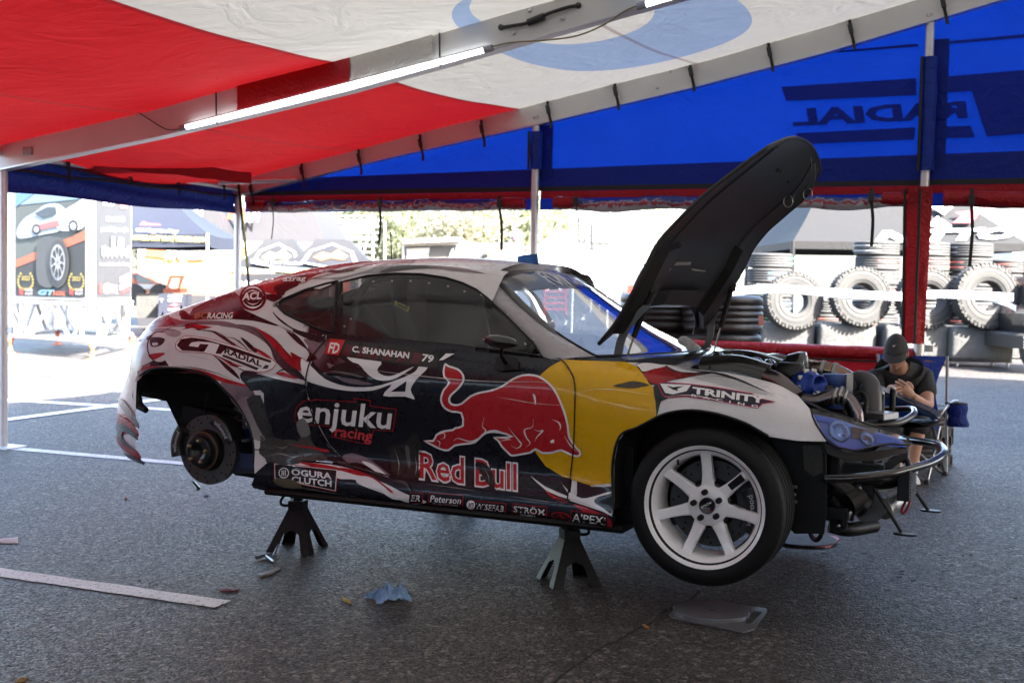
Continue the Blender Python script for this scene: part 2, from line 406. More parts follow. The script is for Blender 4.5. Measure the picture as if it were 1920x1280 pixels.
for bi, V in enumerate(BAYS):
    for side in (0, 1):
        tabN, tabN2 = NEAR_LO, NEAR_UP
        xs = [-7.48, -6.6, -5.9, -5.1, -4.36, -3.6, -2.92, -2.4, -1.88, -1.12, RIDGE]
        mb = MB(); rows = [[], [], [], []]
        for U in xs:
            lo = prof(NEAR_LO, BACK_LO, U, V); hi = prof(NEAR_UP, BACK_UP, U, V); U2 = U if side == 0 else 2 * RIDGE - U
            for k, (dv, z) in enumerate(((-.035, lo), (-.035, hi + .012), (.035, hi + .012), (.035, lo))): rows[k].append(W(U2, V + dv, z))
        mb.grid(rows + [rows[0]], False); mb.add([r[0] for r in rows], [(0, 1, 2, 3)])
        rf = mb.build('rafter', white_alu, tent)
        # flange along the lower edge
        mb = MB(); A = []; B = []; A2 = []; B2 = []
        for U in xs:
            lo = prof(NEAR_LO, BACK_LO, U, V); U2 = U if side == 0 else 2 * RIDGE - U
            A.append(W(U2, V - .05, lo - .004)); B.append(W(U2, V + .05, lo - .004)); A2.append(W(U2, V - .05, lo - .016)); B2.append(W(U2, V + .05, lo - .016))
        mb.grid([A, B, B2, A2, A], False); mb.build('flange', alu, rf)
def pole(U, V, top, r=.033):
    p = MB().tube([W(U, V, .012), W(U, V, top)], r, 16).build('pole', alu, tent)
    MB().box(W(U + .02, V, .007), (.26, .2, .012), Matrix.Rotation(-TH, 3, 'Z')).build('base_plate', alu, p)
    MB().cyl(W(U, V, .86), W(U, V, .93), r + .008).build('collar', alu, p)
    MB().box(W(U + .065, V, .895), (.07, .012, .05), Matrix.Rotation(-TH, 3, 'Z')).build('bracket', alu, p)
    return p
for U, V in ((-7.45, VN), (-7.45, VB), (-4.31, VB), (-1.12, VB), (2.07, VB), (5.26, VB), (8.4, VB), (8.4, VN), (-7.45, 3.97), (-7.45, 1.13), (8.4, 1.13), (-7.45, -1.71), (8.4, -1.71), (.5, -1.71)):
    top = prof(NEAR_LO, BACK_LO, U, V)
    pole(U, V, top + (.02 if abs(U) > 7 else .0), .033 if V > 9 else .036)
# eave tubes
MB().tube([W(-7.45, -1.7, 2.24), W(-7.45, VN, 2.24)], .03, 12).build('eave_tube', alu, tent)
MB().tube([W(-7.40, VN + .06, 2.225), W(-7.40, VB - .04, 2.185)], .03, 12).build('eave_tube', alu, tent)
MB().tube([W(-7.25, VB - .55, 2.20), W(-6.72, VB - .08, 2.255)], .026, 12).build('corner_brace', alu, tent)
# --- blue gable wall (back)
def blue_cloth(nt):
    return mixc(nt, noise_n(nt, 1.4, 5), (.004, .052, .52), (.006, .085, .70))
BLUE = fabric('blue wall cloth', (0, .05, .6), .50, .6, .6, 2.2, blue_cloth, tscale=.47)
BLUE2 = fabric('doubled blue cloth', (.006, .030, .27), .36, .6, .6, 3, tscale=.55)
REDF = fabric('red wall cloth', (.42, .010, .016), .38, .5, .7, 5, tscale=.5)
VAL = 2.152
def wallgrid(Ua, Ub, z0f, z1f, V, nu, nz, amp=.012, dv=0.0):
    P = []
    for j in range(nz + 1):
        row = []
        for i in range(nu + 1):
            U = lerp(Ua, Ub, i / nu); z = lerp(z0f(U), z1f(U), j / nz)
            q = noise.noise(Vector((U * 1.7, z * 1.1, 3.1))) + .5 * noise.noise(Vector((U * 4 + z * 3, z * 2.5, 7)))
            row.append(W(U, V + dv + amp * q, z))
        P.append(row)
    return P
gtop = lambda U: prof(NEAR_LO, BACK_LO, U, VB) + .05
for Ua, Ub in ((-7.45, -4.31), (-4.31, -1.12), (-1.12, 2.07), (2.07, 8.4)):
    gw = MB().grid(wallgrid(Ua + .004, Ub - .004, lambda U: VAL, gtop, VB + .075, 60, 24)).build('gable_wall', BLUE, tent)
    MB().grid(wallgrid(Ua + .004, Ub - .004, lambda U: VAL - .002, lambda U: VAL + .125 + .012 * (U + 7), VB + .062, 60, 5, .012)).build('hem', BLUE2, gw)
    MB().grid(wallgrid(Ua + .01, Ub - .01, lambda U: VAL - .034, lambda U: VAL + .006, VB + .05, 60, 3, .006)).build('zip_band', black_web, gw)
    MB().grid(wallgrid(Ua + .01, Ub - .01, lambda U: VAL - .19, lambda U: VAL - .03, VB + .095, 60, 4, .012)).build('lower_hem', BLUE2, gw)
    MB().grid(wallgrid(Ua + .03, Ub - .03, lambda U: VAL - .095, lambda U: VAL - .034, VB + .058, 60, 3, .008)).build('red_border', REDF, gw)
# unseen walls, added out of frame to cut light from the open sides
BLOCKW = fabric('light blocking cloth', (.010, .014, .05), .04, .7, .5, 3)
sw_ = MB().grid([[W(lerp(-7.45, 8.4, i / 40), -1.71 - .02 * noise.noise(Vector((i * .7, j, 0))), lerp(.05, 1.78, j / 8)) for i in range(41)] for j in range(9)]).build('light_block_wall', BLOCKW, tent)
MB().grid([[W(lerp(-7.45, 8.4, i / 40), -1.71, lerp(VAL - .1, prof(NEAR_LO, BACK_LO, lerp(-7.45, 8.4, i / 40), -1.71) + .06, j / 6)) for i in range(41)] for j in range(7)]).build('gable_wall', BLOCKW, tent)  # added unseen gable, closes off light from behind the camera
for Uw, V0_, V1_ in ((-7.45, -1.7, 3.95), (8.4, -1.7, 6.8)):
    MB().grid([[W(Uw + .02 * noise.noise(Vector((i * .7, j, 0))), lerp(V0_, V1_, i / 16), lerp(.05, 2.15, j / 6)) for i in range(17)] for j in range(7)]).build('light_block_wall', BLOCKW, tent)  # unseen end walls added to darken the near ground
# overlap strips next to the poles, darker where the cloth is doubled
for U, za, zb in ((-4.31, 2.24, 2.68), (-1.12, 2.26, 3.2)):
    MB().grid(wallgrid(U - .02, U + .135, lambda q: za, lambda q: zb, VB + .052, 4, 12, .004)).build('overlap_strip', BLUE2, tent)
# printed bars and mirrored letters on the gable wall, seen through the cloth
PRINT = fabric('printed blue cloth', (.005, .034, .37), .42, .6, .5, 2.2, tscale=.47)
def wall_poly(pix, V, mat, parent, name):
    mb = MB(); mb.add([on_v(x, y, V) for x, y in pix], [tuple(range(len(pix)))]); return mb.build(name, mat, parent)
VP = VB + .045
for nm, pix in (('printed_bar', [(1465, 163), (1718, 147), (1718, 179), (1474, 190)]), ('printed_bar', [(1762, 145), (1925, 131), (1925, 251), (1850, 256), (1822, 171), (1762, 175)]),
                ('printed_bar', [(1493, 250), (1716, 239), (1714, 262), (1498, 271)]), ('printed_bar', [(1757, 238), (1820, 236), (1828, 258), (1757, 260)]),
                ('printed_bar', [(1490, 103), (1722, 82), (1722, 88), (1490, 105)]), ('printed_bar', [(1765, 79), (1925, 64), (1925, 71), (1765, 84)])):
    wall_poly(pix, VP, PRINT, tent, nm)
# ================================================================== lettering and flat shapes
_tc = {}
def text2d(s, bold=0.0, res=3, spacing=1.0):
    """outline of a word as a triangulated flat mesh: (verts2d, tris); height of capitals = 1"""
    k = (s, bold, res, spacing)
    if k in _tc: return _tc[k]
    c = bpy.data.curves.new('txt', 'FONT'); c.body = s; c.size = 1.0; c.offset = bold; c.resolution_u = res; c.space_character = spacing
    o = bpy.data.objects.new('txt', c); COL.objects.link(o)
    dg = bpy.context.evaluated_depsgraph_get(); me = bpy.data.meshes.new_from_object(o.evaluated_get(dg))
    bm = bmesh.new(); bm.from_mesh(me); bmesh.ops.remove_doubles(bm, verts=bm.verts, dist=.0005); bmesh.ops.triangulate(bm, faces=bm.faces)
    vs = [(v.co.x, v.co.y) for v in bm.verts]; bm.verts.index_update(); fs = [[v.index for v in f.verts] for f in bm.faces]; bm.free()
    bpy.data.objects.remove(o); bpy.data.curves.remove(c); bpy.data.meshes.remove(me)
    x0 = min(v[0] for v in vs); x1 = max(v[0] for v in vs)
    vs = [((x - x0) / (x1 - x0), y / .70) for x, y in vs]          # x 0..1 over the word, y 1 = cap height
    _tc[k] = (vs, fs); return _tc[k]
def poly2d(pts):
    """triangulate a simple outline"""
    from mathutils.geometry import tessellate_polygon
    P = [Vector((x, y, 0)) for x, y in pts]; return [(p.x, p.y) for p in P], [list(t) for t in tessellate_polygon([P])]
def refine(vs, fs, maxlen):
    bm = bmesh.new(); V = [bm.verts.new((x, y, 0)) for x, y in vs]
    for f in fs:
        if len(set(f)) == 3:
            try: bm.faces.new([V[i] for i in f])
            except ValueError: pass
    bmesh.ops.delete(bm, geom=[v for v in bm.verts if not v.link_faces], context='VERTS')
    for it in range(9):
        E = [e for e in bm.edges if e.calc_length() > maxlen]
        if not E or len(bm.verts) > 9000: break
        bmesh.ops.subdivide_edges(bm, edges=E, cuts=1, use_grid_fill=False); bmesh.ops.triangulate(bm, faces=[f for f in bm.faces if len(f.verts) > 3])
    bm.verts.index_update(); o = [(v.co.x, v.co.y) for v in bm.verts], [[v.index for v in f.verts] for f in bm.faces]; bm.free(); return o
def smooth_poly(pts, n=5): return [(p.x, p.y) for p in cr([(x, y, 0) for x, y in pts], n, True)]
def flat_text(s, org, xdir, ydir, mat, parent, name='lettering', bold=0.0, lift=Vector((0, 0, 0)), shear=0.0, spacing=1.0, loc=None):
    """word on a flat surface: org = lower left, xdir spans the word, ydir spans cap height"""
    vs, fs = text2d(s, bold, 2, spacing); mb = MB(); org = Vector(org); xd = Vector(xdir); yd = Vector(ydir)
    w_ = xd.length; h_ = yd.length
    mb.add([org + xd * x + yd * y + xd.normalized() * (shear * y * h_) + lift for x, y in vs], fs); return mb.build(name, mat, parent)
def quad_text(s, q, plane, mat, parent, name='lettering', bold=0.0, shear=0.0, spacing=1.0):
    """word laid in a pixel quad (lower left, lower right, upper left) on the plane given as a function px,py -> point"""
    (x0, y0), (x1, y1), (x2, y2) = q; vs, fs = text2d(s, bold, 2, spacing); h = math.hypot(x2 - x0, y2 - y0); L = math.hypot(x1 - x0, y1 - y0)
    mb = MB(); mb.add([plane(x0 + (x1 - x0) * x + (x2 - x0) * y + shear * h * y * (x1 - x0) / L, y0 + (y1 - y0) * x + (y2 - y0) * y + shear * h * y * (y1 - y0) / L) for x, y in vs], fs)
    return mb.build(name, mat, parent)
quad_text('RADIAL', ((1815, 196 + 24), (1487, 208 + 27), (1805, 191)), lambda x, y: on_v(x, y, VP), PRINT, tent, 'printed_letters', .045, -.18)
# ================================================================== RACE CAR: body surfaces
car = empty('drift_car', CW(-1.3, 0, 0), 'raised drift coupe with open bonnet and red, white, navy and yellow racing livery', 'race car')
VIN = vinyl_mat()
CARBON = pm('bare carbon fibre', (.008, .008, .009), .42, 0, .2, 60, .15, 200, .1, spec=.4)
BLK = pm('satin black', (.0045, .0045, .005), .5, 0, .15, 25, .1, 50, spec=.3)
BLKM = pm('black metal', (.010, .010, .011), .4, .3, .15, 30, .1, 80)
WELL = pm('wheel well liner', (.009, .009, .0085), .8, 0, .25, 12, .3, 40, spec=.25)
RUB = pm('tyre rubber', (.006, .006, .0064), .62, 0, .2, 30, .25, 90, spec=.25)
STEEL = pm('bare steel', (.42, .41, .40), .32, 1, .1, 30, .05, 60)
WHITEW = pm('white wheel paint', (.80, .79, .80), .3, 0, .05, 20, .03, 40, .3)
NAVY = (.0065, .0075, .0135); LILAC = (.62, .595, .615); REDV = (.36, .012, .018); MAROON = (.030, .0055, .009); PURP = (.19, .125, .150); BLACKV = (.008, .008, .010); YEL = (.60, .33, .006); BRED = (.40, .016, .022); WHV = (.74, .72, .735)
_px = [-3.40, -3.33, -3.25, -3.15, -3.05, -2.9, -2.7, -2.5, -2.25, -2.05, -1.85, -.75, -.55, -.3, 0, .25, .40, .55, .68, .78, .84]
_py = [.42, .56, .67, .755, .81, .868, .895, .905, .895, .872, .86, .86, .868, .893, .905, .885, .845, .78, .70, .60, .50]
def plan(X): return interp(X, _px, _py)
_tx = [-3.4, -3.05, -2.8, -2.5, -2.1, -1.8, -1.2, -.6, -.35, -.1, .2, .36, .45, .6, .75, .84]
_tz = [.975, .995, 1.03, 1.055, 1.06, 1.045, 1.025, 1.0, 1.0, .986, .945, .885, .845, .79, .745, .72]
def topz(X): return interp(X, _tx, _tz)
# rows: sill bottom, sill mid, sill top, low, mid, shoulder, upper shoulder, top edge
_kx = [-3.4, -3.28, -3.15, -3.0, -2.5, -2.05, -1.85, -.65, -.35, -.05, .25, .4, .75]
_kd = [(-.06, -.02, 0, 0, -.03, -.16, -.20, -.24), (-.05, -.02, 0, 0, -.02, -.15, -.19, -.23), (-.05, -.02, 0, 0, -.01, -.07, -.10, -.14), (-.05, -.01, 0, 0, 0, -.01, -.035, -.07), (-.03, 0, 0, 0, 0, -.018, -.045, -.085), (-.03, 0, 0, -.012, -.004, -.01, -.03, -.07),
       (-.03, .012, 0, -.03, -.012, 0, -.018, -.065), (-.03, .012, 0, -.03, -.012, 0, -.020, -.075), (-.03, .01, 0, -.012, -.004, -.005, -.055, -.15), (-.02, 0, 0, 0, 0, -.012, -.075, -.215),
       (-.02, 0, 0, 0, 0, -.01, -.06, -.19), (-.02, 0, 0, 0, 0, -.008, -.04, -.12), (-.05, -.02, -.01, 0, 0, -.008, -.03, -.08)]
def side_section(X):
    p = plan(X); t = topz(X); d = [interp(X, _kx, [k[i] for k in _kd]) for i in range(8)]
    zb = interp(X, [-3.4, -3.0, -2.4, -2.0, .3, .8], [.40, .37, .34, .305, .305, .36])
    z = [zb, zb + .045, max(.43, zb + .09), .53, min(.68, t - .27), min(.84, t - .135), min(.945, t - .045), t]
    return [Vector((p + d[i], z[i], 0)) for i in range(8)]
XS1 = [round(-3.40 + .02 * i, 3) for i in range(213)]
S1 = [cr(side_section(X), 7) for X in XS1]
_sec = [(-3.36, [(.26, 1.03), (.22, 1.06), (.18, 1.08), (.1, 1.095), (0, 1.10)]),
        (-3.25, [(.41, 1.03), (.37, 1.06), (.31, 1.085), (.18, 1.11), (0, 1.12)]),
        (-3.05, [(.66, 1.05), (.60, 1.095), (.50, 1.13), (.28, 1.155), (0, 1.165)]),
        (-2.8, [(.745, 1.09), (.66, 1.145), (.54, 1.195), (.3, 1.235), (0, 1.25)]),
        (-2.5, [(.755, 1.14), (.655, 1.222), (.53, 1.285), (.3, 1.328), (0, 1.342)]),
        (-2.2, [(.745, 1.18), (.632, 1.290), (.515, 1.352), (.3, 1.392), (0, 1.402)]),
        (-1.9, [(.730, 1.20), (.615, 1.336), (.51, 1.393), (.3, 1.425), (0, 1.433)]),
        (-1.5, [(.725, 1.21), (.600, 1.362), (.51, 1.412), (.3, 1.440), (0, 1.447)]),
        (-1.25, [(.718, 1.20), (.592, 1.355), (.505, 1.400), (.3, 1.430), (0, 1.436)]),
        (-1.05, [(.71, 1.18), (.580, 1.325), (.50, 1.372), (.3, 1.405), (0, 1.413)]),
        (-.95, [(.705, 1.16), (.575, 1.30), (.495, 1.345), (.3, 1.378), (0, 1.386)])]
_sx = [q[0] for q in _sec]
def roof_section(X):
    b = side_section(X)[7]; r = [Vector((b.x, b.y, 0))]
    for k in range(5): r.append(Vector((interp(X, _sx, [q[1][k][0] for q in _sec]), interp(X, _sx, [q[1][k][1] for q in _sec]), 0)))
    return r
XS2 = [round(-3.36 + .02 * i, 3) for i in range(121)]
S2 = [cr(roof_section(X), 8) for X in XS2]
class Master:
    def __init__(s):
        s.vs = []; s.fs = []
    def add(s, P):
        n0 = len(s.vs); m = len(P); n = len(P[0])
        s.vs += [p for r in P for p in r]
        s.fs += [(n0 + i * n + j, n0 + i * n + j + 1, n0 + (i + 1) * n + j + 1, n0 + (i + 1) * n + j) for i in range(m - 1) for j in range(n - 1)]
    def done(s):
        s.bvh = BVHTree.FromPolygons(s.vs, s.fs); nn = [Vector((0, 0, 0)) for _ in s.vs]
        for f in s.fs:
            a, b, c, d = (s.vs[i] for i in f); n = (c - a).cross(d - b)
            for i in f: nn[i] += n
        s.nn = [n.normalized() for n in nn]; return s
    def cast(s, px, py):
        d = ray(px, py).normalized(); h, n, fi, t = s.bvh.ray_cast(CAM, d)
        if h is None:
            h, n, fi, t = s.bvh.find_nearest(CAM + d * 5.6)
            # slide to the closest point along the ray
            for _ in range(4):
                q = CAM + d * (h - CAM).dot(d); h, n, fi, t = s.bvh.find_nearest(q)
        f = s.fs[fi]; wsum = 0; nn = Vector((0, 0, 0))
        for i in f:
            wgt = 1 / ((s.vs[i] - h).length + 1e-5); nn += s.nn[i] * wgt
        nn.normalize()
        if nn.dot(CAM - h) < 0: nn = -nn
        return h, nn
body = Master()
body.add([[CW(X, p.x, p.y) for p in S1[i]] for i, X in enumerate(XS1)])
body.add([[CW(X, p.x, p.y) for p in S2[i]] for i, X in enumerate(XS2) if X <= -1.1])
body.done()
def vinyl_obj(name, verts, faces, normals, cols, parent, mat=None):
    base = Vector((0, 0, 0)); p = parent
    while p is not None: base = base + p.location; p = p.parent
    me = bpy.data.meshes.new(name); me.from_pydata([tuple(v - base) for v in verts], [], faces)
    me.polygons.foreach_set('use_smooth', [True] * len(me.polygons))
    if cols is not None:
        at = me.color_attributes.new('print', 'FLOAT_COLOR', 'POINT')
        for i, c in enumerate(cols): at.data[i].color = (*c, 1)
    me.materials.append(mat or VIN); me.update()
    if normals: me.normals_split_custom_set_from_vertices([tuple(n) for n in normals])
    o = bpy.data.objects.new(name, me); COL.objects.link(o); o.parent = parent; return o
def orient(verts, faces):
    out = []
    for f in faces:
        a, b, c = (verts[i] for i in f[:3]); out.append(list(f) if (b - a).cross(c - a).dot(CAM - a) > 0 else list(f)[::-1])
    return out
def mirror_obj(o, name=None):
    """the same panel on the far side of the car"""
    me = o.data.copy(); base = Vector((0, 0, 0)); p = o.parent
    while p is not None: base = base + p.location; p = p.parent
    for v in me.vertices:
        q = v.co + base; d = q.dot(VV) - VC; v.co = q - VV * (2 * d) - base
    me.flip_normals(); me.update()
    if me.has_custom_normals: me.normals_split_custom_set_from_vertices([(0, 0, 0)] * len(me.vertices))
    c = bpy.data.objects.new(name or o.name.split('.')[0], me); COL.objects.link(c); c.parent = o.parent; return c
def panel(name, pix, col, surf=None, lift=0.0, maxlen=9, parent=None, mat=None, mirror=True, edge=.012):
    surf = surf or body
    vs, fs = refine(*poly2d(pix), maxlen)
    V = []; Nn = []
    for x, y in vs:
        h, n = surf.cast(x, y); V.append(h + n * lift); Nn.append(n)
    F = orient(V, fs)
    # folded edge so that the panel has thickness
    cnt = {}
    for f in F:
        for i in range(3):
            e = (f[i], f[(i + 1) % 3]); k = tuple(sorted(e)); cnt[k] = cnt.get(k, []) + [e]
    back = {}
    if edge:
        for k, es in cnt.items():
            if len(es) == 1:
                a, b = es[0]
                for q in (a, b):
                    if q not in back: back[q] = len(V); V.append(V[q] - Nn[q] * edge); Nn.append(Nn[q])
                F.append([b, a, back[a], back[b]])
    cols = [col(v) if callable(col) else col for v in V]
    o = vinyl_obj(name, V, F, Nn, cols, parent or car, mat)
    if mirror: mirror_obj(o)
    return o
DOOR = [(620, 631), (590, 665), (577, 700), (576, 735), (590, 782), (619, 834), (652, 869), (738, 894), (830, 907), (907, 918), (1065, 939), (1076, 849), (1079, 780), (1079, 722), (1070, 697), (1050, 675), (1015, 669), (880, 653), (735, 637)]
ARCH_R = [(262, 704), (282, 692), (317, 689), (362, 694), (395, 706), (420, 730), (444, 755), (466, 794), (476, 834), (476, 868)]
ARCH_F = [(1149, 910), (1149, 868), (1157, 828), (1170, 810), (1195, 801), (1231, 782), (1257, 773), (1297, 769), (1346, 776), (1395, 792), (1421, 806), (1441, 818)]
FTOP = [(1519, 767), (1497, 742), (1457, 719), (1384, 701), (1300, 692), (1250, 682), (1160, 668), (1085, 666), (1054, 673)]
door = panel('door', DOOR, NAVY)
fender = panel('front_fender', [(1052, 675), (1072, 697), (1081, 722), (1081, 780), (1078, 849), (1068, 938), (1146, 964), (1150, 940)] + ARCH_F + [(1494, 826), (1549, 827), (1536, 797)] + FTOP, lambda v: LILAC)
quarter = panel('rear_quarter_panel', [(619, 629), (588, 665), (575, 700), (574, 735), (588, 783), (616, 834), (649, 868), (560, 858), (500, 862), (484, 868)] + ARCH_R[::-1] + [(258, 690), (255, 672), (262, 650), (268, 625), (276, 612), (300, 600), (400, 608), (500, 616)], LILAC)
skirt = panel('side_skirt', [(484, 870), (505, 863), (560, 860), (650, 871), (738, 896), (830, 909), (907, 920), (1066, 941), (1145, 966), (1150, 985), (1140, 997), (1000, 985), (700, 950), (470, 915)], NAVY, edge=.03)
# black tray under the skirt
mb = MB()
zs = [.286, .312]
rows = []
for z_, y_ in ((.326, .70), (.328, .868), (.316, .882), (.300, .872), (.300, .70)): rows.append([CW(x, y_ + .0, z_) for x in (-2.14, -1.6, -1.0, -.5, -.345)])
mb.grid(rows, False)
for k in (0, -1): mb.add([r[k] for r in rows], [(0, 1, 2, 3, 4)])
tray = mb.build('skirt_tray', BLK, car); mirror_obj(tray)
# ---- greenhouse / roof from the lofted sections, with window openings cut in
WIN_D = [(640, 634), (634, 600), (636, 560), (640, 529), (690, 517), (740, 513), (790, 514), (836, 521), (868, 531), (893, 543), (915, 560), (940, 583), (972, 615), (1000, 643), (1016, 667), (880, 650), (735, 635)]
WIN_Q = [(518, 572), (530, 562), (570, 545), (610, 533), (633, 528), (630, 560), (628, 600), (625, 624), (600, 618), (560, 600), (535, 588)]
WIN_ALL = [(518, 572), (530, 562), (570, 545), (610, 533), (640, 528), (690, 517), (740, 513), (790, 514), (836, 521), (868, 531), (893, 543), (915, 560), (940, 583), (972, 615), (1000, 643), (1016, 667), (880, 650), (735, 635), (625, 624), (600, 618), (560, 600), (535, 588)]
def in_poly(x, y, P):
    c = False; j = len(P) - 1
    for i in range(len(P)):
        if (P[i][1] > y) != (P[j][1] > y) and x < (P[j][0] - P[i][0]) * (y - P[i][1]) / (P[j][1] - P[i][1]) + P[i][0]: c = not c
        j = i
    return c
def nearest_on_poly(x, y, P):
    best = None; j = len(P) - 1
    for i in range(len(P)):
        ax, ay = P[j]; bx, by = P[i]; dx, dy = bx - ax, by - ay; t = max(0, min(1, ((x - ax) * dx + (y - ay) * dy) / (dx * dx + dy * dy + 1e-9)))
        qx, qy = ax + dx * t, ay + dy * t; d = (qx - x) ** 2 + (qy - y) ** 2
        if best is None or d < best[0]: best = (d, qx, qy)
        j = i
    return best
roofm = Master(); roofm.add([[CW(X, p.x, p.y) for p in S2[i]] for i, X in enumerate(XS2)]); roofm.done()
def shell_part(name, keep, holes, col, x1=-.95):
    n = len(S2[0]); idx = {}; V = []; Nn = []; F = []; pxs = {}
    G = [[CW(X, p.x, p.y) for p in S2[i]] for i, X in enumerate(XS2)]
    quads = []
    for i in range(len(XS2) - 1):
        for j in range(n - 1):
            c = (G[i][j] + G[i + 1][j + 1]) / 2; Xc = XS2[i] + .01; s = (j + .5) / (n - 1)
            if not keep(Xc, s): continue
            pc = proj(c)
            if any(in_poly(pc[0], pc[1], h) for h in holes): continue
            quads.append((i, j))
    qs = set(quads)
    for (i, j) in quads:
        f = []
        for (a, b) in ((i, j), (i + 1, j), (i + 1, j + 1), (i, j + 1)):
            if (a, b) not in idx:
                P = G[a][b]; nrm = roofm.nn[a * n + b]; nrm = nrm if nrm.dot(CW(XS2[a], 0, .9) - P) < 0 else -nrm
                pp = proj(P)
                for h in holes:
                    d = nearest_on_poly(pp[0], pp[1], h)
                    if d[0] < 90:
                        near_cut = any((a + da, b + db) not in qs and 0 <= a + da < len(XS2) - 1 and 0 <= b + db < n - 1 for da in (-1, 0) for db in (-1, 0))
                        if near_cut: P = roofm.cast(d[1], d[2])[0]
                idx[(a, b)] = len(V); V.append(P); Nn.append(nrm)
            f.append(idx[(a, b)])
        F.append(f)
    F2 = []
    for f in F:
        a, b, c = V[f[0]], V[f[1]], V[f[2]]; nq = (b - a).cross(c - a); F2.append(f if nq.dot(Nn[f[0]]) > 0 else f[::-1])
    o = vinyl_obj(name, V, F2, Nn, [col(v) if callable(col) else col for v in V], car)
    mirror_obj(o); return o
ncut = lambda s: s
shell_part('roof', lambda X, s: s >= .6 and X > -2.28 and X < -1.10, [WIN_ALL], LILAC)
shell_part('roof_rail', lambda X, s: s < .6 and X > -1.9 and X < -1.06, [WIN_ALL], lambda v: NAVY if v.z < 1.13 else (MAROON if (v.dot(UU) - U0) < -1.8 and v.z < 1.22 else LILAC))
shell_part('rear_pillar', lambda X, s: s < .6 and X <= -1.9, [WIN_ALL], lambda v: MAROON if (v.dot(UU) - U0) > -1.98 and v.z < 1.22 else LILAC)
shell_part('boot_lid', lambda X, s: s >= .6 and X <= -2.96, [], LILAC)
panel('door_pillar', [(627, 531), (642, 527), (641, 560), (639, 600), (642, 637), (622, 627), (627, 600), (629, 560)], lambda v: (.012, .006, .008), surf=roofm, lift=.001, maxlen=12)
# rear window
mb = MB(); rows = []
for X in [-2.96 + .04 * i for i in range(18)]:
    k = min(range(len(XS2)), key=lambda q: abs(XS2[q] - X)); rows.append([CW(XS2[k], p.x, p.y - .004) for p in S2[k][24:]] + [CW(XS2[k], -p.x, p.y - .004) for p in S2[k][24:-1][::-1]])
def glass_mat(name, tint=(.8, .83, .85), rough=.02, dirt=.05, dens=1.0):
    m, nt, b = _new(name); out = nt.nodes['Material Output']
    gl = N(nt, 'ShaderNodeBsdfGlossy'); gl.inputs['Roughness'].default_value = rough; gl.inputs[0].default_value = (1, 1, 1, 1)
    tr = N(nt, 'ShaderNodeBsdfTransparent'); tr.inputs[0].default_value = (*tint, 1)
    lw = N(nt, 'ShaderNodeFresnel'); lw.inputs[0].default_value = 1.5
    mx = N(nt, 'ShaderNodeMixShader'); nt.links.new(math_n(nt, 'MULTIPLY', lw.outputs[0], .8, True), mx.inputs[0]); nt.links.new(tr.outputs[0], mx.inputs[1]); nt.links.new(gl.outputs[0], mx.inputs[2])
    df = N(nt, 'ShaderNodeBsdfDiffuse'); df.inputs[0].default_value = (.5, .5, .5, 1)
    m2 = N(nt, 'ShaderNodeMixShader'); f = math_n(nt, 'MULTIPLY', math_n(nt, 'POWER', noise_n(nt, 7, 6, .65), 2.0), dirt * 2.5)
    nt.links.new(f, m2.inputs[0]); nt.links.new(mx.outputs[0], m2.inputs[1]); nt.links.new(df.outputs[0], m2.inputs[2]); nt.links.new(m2.outputs[0], out.inputs[0])
    return m
GLASS = glass_mat('windscreen glass', (.82, .86, .86)); POLY = glass_mat('scuffed side window plastic', (.74, .76, .77), .04, .09); DARKG = glass_mat('dark tinted glass', (.10, .09, .10), .03, .06); LAMPG = glass_mat('headlamp lens', (.75, .82, .95), .03, .04)
mb.grid(rows); mb.build('rear_window', DARKG, car)
def glass_panel(name, pix, mat, surf, lift):
    vs, fs = refine(*poly2d(pix), 14); V = []; Nn = []
    for x, y in vs:
        h, n = surf.cast(x, y); V.append(h + n * lift); Nn.append(n)
    o = vinyl_obj(name, V, orient(V, fs), Nn, None, car, mat); mirror_obj(o); return o
side_glass = Master()
# the side window is one gently bowed sheet from belt to roof rail
def gs(X):
    b = side_section(X)[7]; r = roof_section(min(X, -1.0))
    zt = interp(X, [-2.0, -1.5, -1.2, -1.0, -.8, -.65], [1.31, 1.36, 1.355, 1.29, 1.15, 1.03]); yt = interp(X, [-2, -1.5, -1.2, -1.0, -.8, -.65], [.625, .6, .592, .625, .70, .765])
    return [CW(X, lerp(b.x - .005, yt, t) + .022 * math.sin(PI * t), lerp(b.y - .02, zt + .03, t)) for t in [i / 10 for i in range(11)]]
side_glass.add([gs(-2.0 + .03 * i) for i in range(48)]); side_glass.done()
glass_panel('door_window', WIN_D, POLY, side_glass, 0)
glass_panel('quarter_window', WIN_Q, DARKG, roofm, -.004)
# ---- A pillar and windscreen
PW = [car_at(x, y, Y) for x, y, Y in ((836, 520, .596), (868, 531, .598), (895, 544, .612), (925, 569, .645), (972, 615, .69), (1003, 644, .725), (1018, 668, .755), (1050, 675, .765))]
PS = [car_at(x, y, Y) for x, y, Y in ((905, 514, .50), (922, 522, .515), (945, 541, .54), (985, 577, .575), (1040, 621, .62), (1080, 647, .655), (1110, 664, .68), (1120, 668, .69))]
a1 = cr(PW, 6); a2 = cr(PS, 6); rows = []
for k in range(7):
    t = k / 6; rows.append([CW(*(lerp(p, q, t) + Vector((0, .030 * math.sin(PI * t), .005 * math.sin(PI * t))))) for p, q in zip(a1, a2)])
V = [p for r in rows for p in r]; n = len(rows[0]); F = [[i * n + j, i * n + j + 1, (i + 1) * n + j + 1, (i + 1) * n + j] for i in range(6) for j in range(n - 1)]
ap = vinyl_obj('windscreen_pillar', V, orient(V, F), None, [lerp(Vector(PURP), Vector(LILAC), .35)[:] if False else (.33, .30, .32)] * len(V), car); mirror_obj(ap)
apillar = Master(); apillar.add(rows); apillar.done()
EZ_ = Vector((0, 0, 1)); WSL = cr(PS, 5); rows = []
